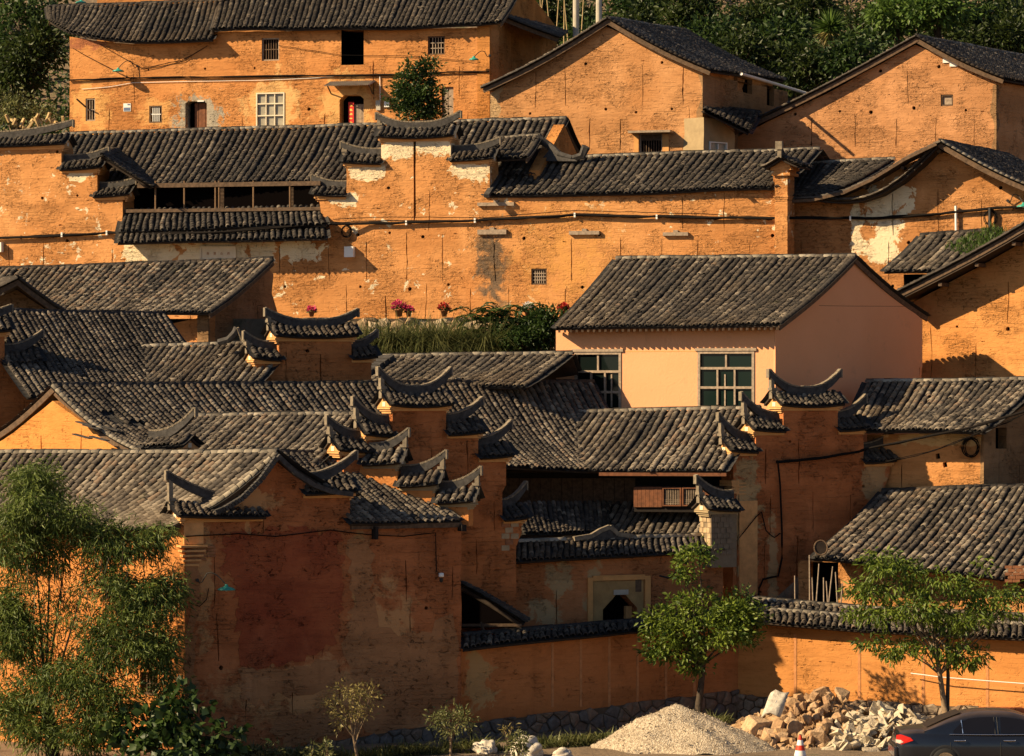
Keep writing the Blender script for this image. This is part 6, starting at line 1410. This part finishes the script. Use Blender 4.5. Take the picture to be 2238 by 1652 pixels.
# ------------------------------------------------------------------ woods behind
def ftree(label, blobs, nc, mat, base, r=.16, nm='forest_tree', llen=.30, lw=.13, per=16, spread=.26, droop=.25, group='trees in the wood behind the houses', barkm='bark'):
    o = thing(nm, label, 'tree', P(*base), group); c = crown(o, blobs, nc, per, spread, llen, lw, M[mat], droop=droop, shell=.35); limbs(o, P(*base), c, r, M[barkm], 12, P(blobs[0][0], blobs[0][1] + 10, blobs[0][2]), .3); return o
ftree('dark tree at the top left corner beside the farmhouse', [(40, 60, 150, 1.6, 1.6), (10, 130, 150, 1.2, 1.2), (80, 10, 151, 1.4, 1.2)], 170, 'lf_dark', (40, 330, 151), group='trees left of the farmhouse')
ftree('leafy tree left of the farmhouse, level with its windows', [(70, 120, 148.5, 1.4, .9), (30, 180, 148.5, 1.2, .9), (95, 90, 148.8, .8, .6)], 170, 'lf_forest', (60, 330, 149), group='trees left of the farmhouse')
ftree('low yellow green bush left of the farmhouse foot', [(20, 235, 147, 1.0, .6), (80, 250, 147, .8, .35)], 80, 'lf_grass', (40, 320, 147.5), .06, 'bush', .2, .09, group='trees left of the farmhouse')
kinds = ['lf_forest', 'lf_dark', 'lf_forest', 'lf_light']
wood = [(1240, 40, 158), (1300, 95, 155), (1420, 60, 160), (1500, 20, 158), (1560, 80, 156), (1640, 40, 160), (1620, 110, 153), (1710, 80, 157), (1760, 20, 160), (1740, 145, 152), (1790, 130, 155), (1850, 150, 154), (1900, 60, 158), (1960, 30, 155), (2050, 20, 154), (2090, 70, 160), (2150, 40, 156), (2220, 60, 155), (2230, 0, 160), (1390, 10, 163), (1180, 20, 158), (2180, 100, 153), (1880, 120, 151)]
desc = ['dark green tree above the cottage ridge', 'olive tree crown in the shaded wood', 'broad dull green tree high on the slope']
for i, (x, y, Y) in enumerate(wood):
    mt = 'lf_light' if i in (13, 14) else kinds[i % 3]
    bl = [(x, y, Y, 1.5, 1.0), (x + rnd.uniform(-40, 40), y + rnd.uniform(-25, 25), Y - .4, 1.1, .8), (x + rnd.uniform(-50, 50), y + rnd.uniform(-10, 35), Y - .3, .9, .7)]
    o = ftree('', bl, 95, mt, (x, y + 150, Y + .6))
    up_row = y < 55; rank = sorted(q[0] for q in wood if (q[1] < 55) == up_row).index(x)
    ords = ('leftmost', 'second from the left', 'third from the left', 'fourth from the left', 'fifth from the left', 'sixth from the left', 'seventh from the left', 'eighth from the left', 'ninth from the left', 'tenth from the left', 'eleventh from the left', 'twelfth from the left', 'thirteenth from the left', 'fourteenth from the left')
    o['label'] = {13: 'bright green broadleaf tree above the right gabled house, left of two', 14: 'bright green broadleaf tree above the right gabled house, right of two'}.get(i, ('dark', 'olive', 'dull')[i % 3] + ' tree in the ' + ('upper' if up_row else 'lower') + ' row of the hillside wood, ' + ords[min(rank, 13)])
    if i in (13, 14): o['group'] = 'bright trees in the wood'
n = 19000; ux = rng.uniform(1120, 2340, n); Yg = 151 + 33 * rng.random(n)
Cg = np.stack([(ux - CX) / F * Yg, Yg, np.interp(Yg, gy, [p[1] for p in prof]) + rng.uniform(.0, .7, n)], -1); Dg = rng.normal(0, .6, (n, 3)); Dg[:, 2] += .3; Dg[:, 1] -= .3
tag(leaves('undergrowth', None, Cg, Dg, .38 * rng.uniform(.6, 1.4, n), .15, M['lf_forest'], rng.random(n) * .8), 'mixed dark undergrowth on the slope behind the houses', 'undergrowth', kind='stuff')
n = 2500; ux = rng.uniform(-60, 175, n); Yg = rng.uniform(147.5, 165, n)
Cg = np.stack([(ux - CX) / F * Yg, Yg, np.interp(Yg, gy, [p[1] for p in prof]) + rng.uniform(.0, .8, n)], -1); Dg = rng.normal(0, .6, (n, 3)); Dg[:, 2] += .3
tag(leaves('undergrowth', None, Cg, Dg, .34 * rng.uniform(.6, 1.4, n), .14, M['lf_dark'], rng.random(n)), 'dark undergrowth on the bank left of the farmhouse', 'undergrowth', kind='stuff')
# palm
pm = thing('palm_tree', 'fan palm with a brown skirt in the wood between the two gabled houses', 'tree', P(1815, 190, 152))
b = MB(); b.tube([P(1818, 230, 152), P(1816, 150, 152), P(1815, 66, 152)], .14, 8, 0, .11); b.build('trunk', M['bark_pale'], pm, True)
c = np.array(P(1815, 58, 152)); n = 260; d = rng.normal(0, 1, (n, 3)); d[:, 2] = d[:, 2] * .7 + .1
leaves('frond', pm, np.repeat(c[None], n, 0), d, .85, .05, M['lf_light'], rng.random(n)); d = rng.normal(0, 1, (160, 3)); d[:, 2] = -np.abs(d[:, 2]) - .5
leaves('dead_frond', pm, np.repeat(c[None] - [[0, 0, .15]], 160, 0), d, .8, .06, M['lf_dry'], rng.random(160))
for (x, yb, r, lb) in ((1259, 78, .13, 'tall concrete pole rising left of the middle gable'), (1309, 48, .125, 'tall concrete pole rising just left of the middle gable peak')):
    b = MB(); Y = 147; p = P(x, yb, Y); b.tube([Vector((p.x, Y, 18)), Vector((p.x, Y, 31))], r * 1.1, 12, 0, r * .9); tag(b.build('utility_pole', M['concrete']), lb, 'pole')
for i in range(9):
    b = MB(); x = 1160 + i * 14 + rnd.uniform(-5, 5); b.tube([P(x, 110, 153.5), P(x + rnd.uniform(-14, 16), -20, 153.5)], .035, 6, 0, .02); tag(b.build('bamboo', M['bamboo']), 'pale bamboo stem in the wood left of the concrete poles', 'bamboo', 'bamboo stems beside the farmhouse')
for i in range(16):
    b = MB(); x = 20 + i * 8; y = 262 + rnd.uniform(0, 20); a = P(x, y, 144); b.bar(a, a + Vector((rnd.uniform(-.25, .25), rnd.uniform(-.3, .3), rnd.uniform(.1, .45))), .10, .09); tag(b.build('firewood_log', M['bamboo']), 'cut log in the firewood heap left of the farmhouse', 'log', 'firewood heap')
# ------------------------------------------------------------------ road side: sand, rubble, cone, sacks, bricks, car
def heap(name, label, x0, x1, ytop, xtop, Y, depth, mat, rough=.05, cat='sand heap', base=None):
    a, b = P(x0, 1652, Y), P(x1, 1652, Y); tp = P(xtop, ytop, Y); nxx, nyy = 70, 36; V = []; zb = np.interp(Y, gy, [p[1] for p in prof]) - .12
    for j in range(nyy):
        for i in range(nxx):
            u = i / (nxx - 1); v = j / (nyy - 1) * 2 - 1; X = a.x + (b.x - a.x) * u; f = (tp.x - a.x) / (b.x - a.x)
            h = (u / f if u < f else (1 - u) / (1 - f)); rr_ = math.hypot(1 - h, v); an = math.atan2(v, (u - f) / .5); k = max(0, 1 - rr_ * (1 + .07 * math.sin(an * 3 + x0) + .05 * math.sin(an * 7 + 1))) ; k = k * (1.0 - .22 * k) / .78
            V.append((X, Y + v * depth, zb + (tp.z - zb) * k + (rng.normal(0, rough) + .07 * math.sin(X * 3.1 + v * 5) * math.sin(X * 1.3 + v * 9 + 1)) * min(1, k * 6)))
    Q = [(j * nxx + i, j * nxx + i + 1, (j + 1) * nxx + i + 1, (j + 1) * nxx + i) for j in range(nyy - 1) for i in range(nxx - 1)]
    return tag(link(name, np_mesh(name, V, Q, mat, None, True)), label, cat)
m, t, b = newmat('gravelly sand'); pos = nd(t, 'ShaderNodeNewGeometry').outputs['Position']
vo = nd(t, 'ShaderNodeTexVoronoi'); vo.inputs['Scale'].default_value = 22; t.links.new(pos, vo.inputs['Vector'])
c = ramp(t, vo.outputs['Color'], [(.1, (.25, .19, .13)), (.5, (.42, .34, .24)), (.9, (.56, .48, .36))]); t.links.new(c, b.inputs['Base Color']); b.inputs['Roughness'].default_value = .95
bn = nd(t, 'ShaderNodeBump'); bn.inputs['Distance'].default_value = .03; t.links.new(math_(t, 'ADD', vo.outputs['Distance'], noise(t, pos, 30, 4, .7)), bn.inputs['Height']); t.links.new(bn.outputs[0], b.inputs['Normal']); M['sand'] = m
heap('sand_heap', 'pale gravelly sand heap at the foot of the boundary wall', 1290, 1720, 1541, 1478, 100.5, 2.3, M['sand'], .012)
mg = MB()
hv_ = bpy.data.objects['sand_heap'].data.vertices
for i in range(2600):
    q = hv_[rnd.randrange(len(hv_))].co; s = rnd.uniform(.012, .045) * (1.5 if rnd.random() < .06 else 1); p = Vector(q) + Vector((rnd.uniform(-.05, .05), rnd.uniform(-.05, .05), rnd.uniform(.0, .02)))
    w4 = [p + Vector((rnd.uniform(-s, s), rnd.uniform(-s, s), rnd.uniform(-s * .6, s))) for _ in range(4)]; mg.add(w4, [(0, 1, 2), (0, 2, 3), (0, 3, 1), (1, 3, 2)])
tag(mg.build('gravel', M['sand']), 'loose pebbles lying on the sand heap', 'gravel', kind='stuff')
m2 = flat('rubble earth', (.33, .20, .105), .95, var=.35, scale=7, bump=.04); M['rub_e'] = m2
heap('earth_heap', 'brown earth core of the rubble heap behind the traffic cone', 1590, 1970, 1508, 1790, 103.2, 1.5, M['rub_e'], .05, 'earth heap')
heap('earth_heap', 'low earth core under the pale slabs beside the car', 1790, 2150, 1560, 1930, 102.6, 1.4, M['rub_e'], .05, 'earth heap')
for k, c in (('rk_a', (.40, .25, .13)), ('rk_b', (.46, .31, .18)), ('rk_c', (.34, .21, .115)), ('sl_a', (.47, .40, .29)), ('sl_b', (.53, .46, .34)), ('sl_c', (.42, .34, .235))): M[k] = flat('stone ' + k, c, .92, var=.35, scale=9, bump=.05)
def rock_mesh(flat_=1.0, long_=1.0):
    bm = bmesh.new(); k = 15 if flat_ == 1.0 else 10
    for i in range(k):
        v = Vector((rnd.uniform(-1, 1), rnd.uniform(-1, 1), rnd.uniform(-1, 1)))
        if flat_ == 1.0: v = v.normalized() * rnd.uniform(.42, .62)
        else: v = Vector((math.copysign(rnd.uniform(.35, .55), v.x), math.copysign(rnd.uniform(.2, .5), v.y), math.copysign(rnd.uniform(.42, .55), v.z)))
        v.x *= long_; v.z *= flat_; bm.verts.new(v)
    r = bmesh.ops.convex_hull(bm, input=bm.verts[:])
    bmesh.ops.delete(bm, geom=[v for v in bm.verts if not v.link_faces], context='VERTS')
    bmesh.ops.bevel(bm, geom=bm.edges[:], offset=.018, segments=1, affect='EDGES')
    me = bpy.data.meshes.new('rubble_stone'); bm.to_mesh(me); bm.free(); return me
ROCK = []
for i in range(10):
    for k in ('rk_a', 'rk_b', 'rk_c'): me = rock_mesh(); me.materials.append(M[k]); ROCK.append(me)
SLAB = []
for i in range(8):
    for k in ('sl_a', 'sl_b', 'sl_c'): me = rock_mesh(.28, 1.4); me.materials.append(M[k]); SLAB.append(me)
def put(me, name, label, cat, group, p, s, rot):
    o = bpy.data.objects.new(name, me); COL.objects.link(o); o.location = p; o.scale = (s, s * rnd.uniform(.7, 1.1), s * rnd.uniform(.7, 1.1)); o.rotation_euler = rot; return tag(o, label, cat, group)
for i in range(215):
    u = rnd.random(); v = rnd.random() ** 1.1; x = 1610 + u * 290; top = 1503 + abs(x - 1790) * .44; y = top + v * (1648 - top); Y = 103.0 - v * 3.0 + rnd.uniform(-.2, .2)
    if rnd.random() < .22: s = rnd.uniform(.35, .6)
    else: s = rnd.uniform(.14, .34)
    put(rnd.choice(ROCK), 'rubble_stone', 'angular brown stone in the rubble heap behind the traffic cone', 'stone', 'stones of the rubble heap', P(x, y, Y), s, (rnd.uniform(0, 6), rnd.uniform(0, 6), rnd.uniform(0, 6)))
put(ROCK[4], 'boulder', 'large grey brown boulder between the sand heap and the rubble', 'boulder', None, P(1650, 1596, 101.6), 1.0, (.3, .2, .5)); put(ROCK[8], 'boulder', 'upright brown boulder behind the sand heap', 'boulder', None, P(1695, 1560, 103), .7, (.6, 1.0, .2))
put(ROCK[13], 'boulder', 'long flat topped boulder on top of the rubble heap', 'boulder', None, P(1840, 1516, 103.2), .55, (.2, .1, .6))
for i in range(130):
    u = rnd.random(); v = rnd.random(); x = 1835 + u * 190 - v * 30; top = 1540 + abs(x - 1925) * .30; y = top + v * (1640 - top); Y = 102.4 - v * 3.0 + rnd.uniform(-.2, .2)
    put(rnd.choice(SLAB), 'stone_slab', 'broken pale slab in the heap left of the black car', 'slab', 'pale slabs beside the car', P(x, y, Y), rnd.uniform(.22, .50), (rnd.uniform(-.9, .9), rnd.uniform(-.9, .9), rnd.uniform(0, 6)))
n = 1500; D = rng.uniform(0, 1, (n, 2)); xs = 1600 + D[:, 0] * 440; vs_ = D[:, 1]; mbd = MB()
for i in range(700):
    u, v = rnd.random(), rnd.random(); x = 1600 + u * 420; top = 1535 + abs(x - 1800) * .33; y = top + v * (1655 - top); p = P(x, y, 102.8 - v * 3.1); s = rnd.uniform(.02, .07)
    q = [p + Vector((rnd.uniform(-s, s), rnd.uniform(-s, s), rnd.uniform(-s, s))) for _ in range(4)]; mbd.add(q, [(0, 1, 2), (0, 2, 3), (0, 3, 1), (1, 3, 2)])
tag(mbd.build('rubble_debris', M['rk_b']), 'small broken bits between the stones of the rubble heap', 'debris', kind='stuff')
for (x, y, w_, lb) in ((1705, 1530, .42, 'white plastic sack draped on top of the rubble heap'),):
    mb = MB(); p = P(x, y, 101.9)
    for i in range(6):
        for j in range(4): pass
    V = []; 
    for j in range(6):
        for i in range(5): V.append(p + Vector((-.30 + i * .13 + j * -.06, -.5 + j * .0, .28 - j * .12 + .05 * math.sin(i * 1.7 + j) - (.05 if i in (0, 4) else 0))) + Vector((0, -j * .10, 0)))
    mb.add(V, [(j * 5 + i, j * 5 + i + 1, (j + 1) * 5 + i + 1, (j + 1) * 5 + i) for j in range(5) for i in range(4)]); o = mb.build('plastic_sack', M['sackcloth'], None, True); tag(o, lb, 'sack')
    sm_ = o.modifiers.new('thick', 'SOLIDIFY'); sm_.thickness = .03
    st_ = MB(); st_.add([v + Vector((0, -.02, .012)) for v in (V[7], V[8], V[23], V[22])], [(0, 1, 2, 3)]); st_.build('print_stripe', M['blue'], o)
for (x, y, Y, s, lb) in ((1060, 1645, 99.0, .75, 'crumpled white sack at the foot of the wall, left of two'), (1150, 1640, 98.0, 1.15, 'bulging white sack at the foot of the wall behind the seedling'), (1230, 1655, 97.5, .6, 'low white sack right of the bulging one')):
    bm = bmesh.new(); bmesh.ops.create_icosphere(bm, subdivisions=4, radius=.5)
    for v in bm.verts:
        k = 1 + .12 * math.sin(v.co.x * 5 + v.co.z * 4 + x) * math.cos(v.co.y * 4 + x) - .14 * abs(math.sin(v.co.x * 7 + v.co.y * 5 + v.co.z * 3 + x)) ** 3 - .12 * abs(math.sin(v.co.z * 8 - v.co.x * 4 + y)) ** 4 + rnd.uniform(-.008, .008); v.co *= k; v.co.z = max(v.co.z, -.25) * .85
    me = bpy.data.meshes.new('sack'); bm.to_mesh(me); bm.free(); me.materials.append(M['sackcloth']); me.polygons.foreach_set('use_smooth', [True] * len(me.polygons))
    o = bpy.data.objects.new('sack', me); COL.objects.link(o); q = P(x, y, Y); o.location = (q.x, Y, .12 * s); o.scale = (s * 1.1, s * .8, s * .9); o.rotation_euler = (0, 0, rnd.uniform(0, 3)); tag(o, lb, 'sack', 'white sacks by the wall')
# traffic cone
cn = thing('traffic_cone', 'red and white striped traffic cone before the rubble heap', 'traffic cone', P(1749, 1664, 96.8)); c0 = P(1749, 1664, 96.8)
M['cone_red'] = flat('cone red', (.62, .05, .02), .5)
H = [(.20, 0), (.165, .16), (.132, .30), (.10, .44), (.068, .58), (.038, .71)]
for i in range(5):
    b = MB(); b.lathe(c0, [(H[i][0] * 1.0, H[i][1]), (H[i + 1][0], H[i + 1][1])], 20); b.build('band', M['white'] if i in (1, 3) else M['cone_red'], cn, True)
b = MB(); b.lathe(c0, [(.038, .71), (.03, .73), (.001, .73)], 16); b.build('cap', M['iron'], cn, True); b = MB(); b.box(c0 + Vector((0, 0, -.02)), (.24, 0, 0), (0, .24, 0), (0, 0, .02)); b.build('base', M['iron'], cn)
# stacked bricks at the right edge
bs = thing('brick_stack', 'stack of red bricks against the boundary wall behind the car', 'brick stack', P(2200, 1570, 103.5)); M['brick_new'] = flat('new brick', (.42, .13, .05), .9, var=.25, scale=9)
for r in range(5):
    for k in range(5):
        b = MB(); p = P(2150, 1572, 103.4) + Vector((k * .25 + (r % 2) * .05 + rnd.uniform(-.015, .015), rnd.uniform(-.02, .02), r * .075)); b.box(p, (.118, 0, 0), (0, .25, 0), (0, 0, .034)); b.build('brick', M['brick_new'], bs)
M['soil2'] = M['soil']
cable('white hose lying along the right boundary wall', [LBr.at(1995, 1470, .2), LBr.at(2060, 1478, .3), LBr.at(2238, 1492, .3), LBr.at(2300, 1496, .3)], .016, 'hose', 'pvc', 'hose', jit=.004)
# ------------------------------------------------------------------ car
m, t, b = newmat('black car paint'); b.inputs['Base Color'].default_value = (.008, .010, .016, 1); b.inputs['Roughness'].default_value = .22; b.inputs['Coat Weight'].default_value = .4; b.inputs['Coat Roughness'].default_value = .06
pos = nd(t, 'ShaderNodeNewGeometry').outputs['Position']
sp = nd(t, 'ShaderNodeSeparateXYZ'); t.links.new(nd(t, 'ShaderNodeNewGeometry').outputs['Normal'], sp.inputs[0])
dust = math_(t, 'MULTIPLY', smooth(t, sp.outputs['Z'], .55, .95), math_(t, 'ADD', math_(t, 'MULTIPLY', noise(t, pos, 3, 4, .6), .4), .05))
t.links.new(mix(t, dust, (.008, .010, .016), (.20, .13, .08)), b.inputs['Base Color']); t.links.new(math_(t, 'ADD', math_(t, 'MULTIPLY', dust, .6), .2), b.inputs['Roughness']); M['car'] = m
M['rear_glass'] = flat('dusty rear glass', (.030, .022, .016), .5, spec=.2)
M['chrome'] = flat('chrome', (.65, .65, .65), .15, 1.0); M['tyre'] = flat('tyre', (.018, .018, .018), .85); M['tail'] = flat('tail lamp', (.55, .015, .012), .15, spec=.6); M['tail_w'] = flat('clear lamp', (.55, .42, .36), .15, spec=.6); M['car_glass'] = flat('tinted glass', (.008, .008, .011), .12, spec=.3)
cr = thing('car', 'black sedan parked before the rubble, its front outside the picture', 'car', Vector((8.98, 84.6, 1.0)))
CO = Vector((8.98, 84.6, 1.07))
def hwid(x): return float(np.interp(x, [0, .08, .3, .8, 3.8, 4.3, 4.6], [.66, .76, .84, .88, .88, .82, .66]))
def deck(x): return float(np.interp(x, [0, .05, .5, .8, 2.2, 3.3, 4.2, 4.6], [.80, .98, 1.03, 1.02, .97, .98, .86, .62]))
xs = [0, .03, .08, .18, .3, .45, .6, .8, 1.0, 1.25, 1.6, 2.0, 2.4, 2.8, 3.2, 3.5, 3.8, 4.1, 4.35, 4.5, 4.6]
def sect(x):
    h, d = hwid(x), deck(x); k = 0 if .1 < x < 4.5 else .12
    half = [(-(h - .10), .18), (-(h - .02), .30 + k), (-h, .48), (-h, .66), (-(h - .012), .76), (-(h - .05), d - .10), (-(h - .13), d - .02), (-(h - .30), d + .015), (0, d + .03)]
    return half + [(-a, z) for a, z in half[-2::-1]]
V = []; n = None
for x in xs:
    s_ = sect(x); n = len(s_); V += [CO + Vector((x, a, z)) for a, z in s_]
b = MB(); b.add(V, [(i * n + k, i * n + k + 1, (i + 1) * n + k + 1, (i + 1) * n + k) for i in range(len(xs) - 1) for k in range(n - 1)] + [tuple(range(n)), tuple((len(xs) - 1) * n + k for k in range(n))[::-1]])
body = b.build('body', M['car'], cr, True); sm_ = body.modifiers.new('sub', 'SUBSURF'); sm_.levels = 1; sm_.render_levels = 2
cx_ = [.62, .80, 1.05, 1.3, 1.55, 1.85, 2.2, 2.55, 2.85, 3.15, 3.45, 3.75]; cz_ = [1.02, 1.09, 1.21, 1.32, 1.40, 1.445, 1.46, 1.45, 1.41, 1.29, 1.13, .99]
def csec(x):
    z = float(np.interp(x, cx_, cz_)); f = min(1, max(0, (z - .98) / .45)); b0 = hwid(x) - .075; r = b0 - .20 * f
    half = [(-b0, .92), (-(b0 - .04 * f), .92 + (z - .92) * .3), (-(b0 - .10 * f), .92 + (z - .92) * .62), (-(r + .02), z - .10 * f), (-(r - .05), z - .035 * f), (-(r - .16), z), (0, z + .02)]
    return half + [(-a, q) for a, q in half[-2::-1]]
V = []
for x in cx_:
    s_ = csec(x); n = len(s_); V += [CO + Vector((x, a, z)) for a, z in s_]
b = MB(); b.add(V, [(i * n + k, i * n + k + 1, (i + 1) * n + k + 1, (i + 1) * n + k) for i in range(len(cx_) - 1) for k in range(n - 1)])
cab = b.build('cabin', M['car'], cr, True); sm_ = cab.modifiers.new('sub', 'SUBSURF'); sm_.levels = 1; sm_.render_levels = 2
def side(x, f, o=.012):
    s_ = csec(x); z0_, z1_ = .955, s_[3][1] - .03; z = z0_ + (z1_ - z0_) * f
    y = float(np.interp(z, [s_[0][1], s_[1][1], s_[2][1], s_[3][1]], [s_[0][0], s_[1][0], s_[2][0], s_[3][0]])); return CO + Vector((x, y - o, z))
def sidewin(x0, x1, fa, fb, name, o=.016, lab=None):
    b = MB(); N_ = 9; V = []
    for i in range(N_):
        x = x0 + (x1 - x0) * i / (N_ - 1); V += [side(x, 0, o), side(x, fa(x) * .5, o), side(x, fa(x), o)]
    b.add(V, [(i * 3 + k, i * 3 + k + 1, (i + 1) * 3 + k + 1, (i + 1) * 3 + k) for i in range(N_ - 1) for k in range(2)]); return b.build(name, M['car_glass'], cr, True)
sidewin(1.30, 2.26, lambda x: min(1, (x - 1.26) / .34) ** .6, None, 'side_window'); sidewin(2.40, 3.40, lambda x: min(1, (3.44 - x) / .42) ** .7, None, 'side_window')
b = MB(); b.tube([side(1.52, 0, .02), side(1.49, .98, .02)], .012, 6); b.build('window_bar', M['chrome'], cr); 
for x in (2.30, 2.37): b = MB(); b.tube([side(x - .03, -.02, .018), side(x - .05, 1.0, .018)], .012, 6); b.build('window_bar', M['iron'], cr)
b = MB(); b.tube([side(x, -.07, .018) for x in np.linspace(1.2, 3.5, 12)], .013, 6); b.build('chrome_strip', M['chrome'], cr, True)
for x in (1.30, 2.46):
    b = MB(); y = -hwid(x) - .022; b.tube([CO + Vector((x + q * .26, y - .02 * math.sin(math.pi * q), .80)) for q in np.linspace(0, 1, 7)], .018, 8); b.build('door_handle', M['chrome'], cr, True)
for x in (1.22, 2.38): b = MB(); b.tube([CO + Vector((x, -hwid(x) - .0025, z)) for z in (.30, .5, .66, .76)], .005, 4); b.build('door_seam', M['iron'], cr)
b = MB(); b.add([CO + Vector(q) for q in ((.015, -.60, .90), (.015, -.60, .72), (.10, -.775, .70), (.36, -.865, .80), (.30, -.85, .86), (.09, -.765, .93))], [(0, 1, 2, 5), (2, 3, 4, 5)]); tl = b.build('tail_light', M['tail'], cr); tl.modifiers.new('t', 'SOLIDIFY').thickness = -.03
b = MB(); b.add([CO + Vector(q) for q in ((-.005, -.62, .80), (-.005, -.62, .73), (.075, -.772, .715), (.14, -.80, .755), (.10, -.785, .80))], [(0, 1, 2, 4), (2, 3, 4)]); rv = b.build('reversing_light', M['tail_w'], tl); rv.modifiers.new('t', 'SOLIDIFY').thickness = -.03
for x in (1.10, 3.72):
    for sd in (-1, 1):
        y = sd * .80; wc_ = CO + Vector((x, y, .31)); ax = Vector((0, sd, 0))
        wr = MB(); wr.lathe(wc_, [(.20, -.10), (.31, -.10), (.325, -.06), (.325, .055), (.30, .095), (.215, .10)], 28, axis=ax); wo_ = wr.build('wheel', M['tyre'], cr, True)
        b = MB(); b.lathe(wc_, [(.001, .07), (.05, .085), (.06, .06), (.205, .09), (.215, .10)], 28, axis=ax); b.build('rim', M['chrome'], wo_, True)
        b = MB(); b.lathe(wc_ + ax * .079, [(.325, .0), (.37, .004), (.385, -.004)], 32, axis=ax); b.build('wheel_arch', M['iron'], cr, True)
b = MB(); b.add([CO + Vector((x, y, z)) for (x, y, z) in [(.70, -.50, 1.075), (.70, .50, 1.075), (1.50, -.46, 1.415), (1.50, .46, 1.415), (1.1, -.50, 1.265), (1.1, .50, 1.265)]], [(0, 1, 5, 4), (4, 5, 3, 2)]); b.build('rear_window', M['rear_glass'], cr)
b = MB(); b.box(CO + Vector((-.02, 0, .50)), (.05, 0, 0), (0, .70, 0), (0, 0, .14)); bp = b.build('bumper', M['car'], cr); bv = bp.modifiers.new('b', 'BEVEL'); bv.width = .04; bv.segments = 3
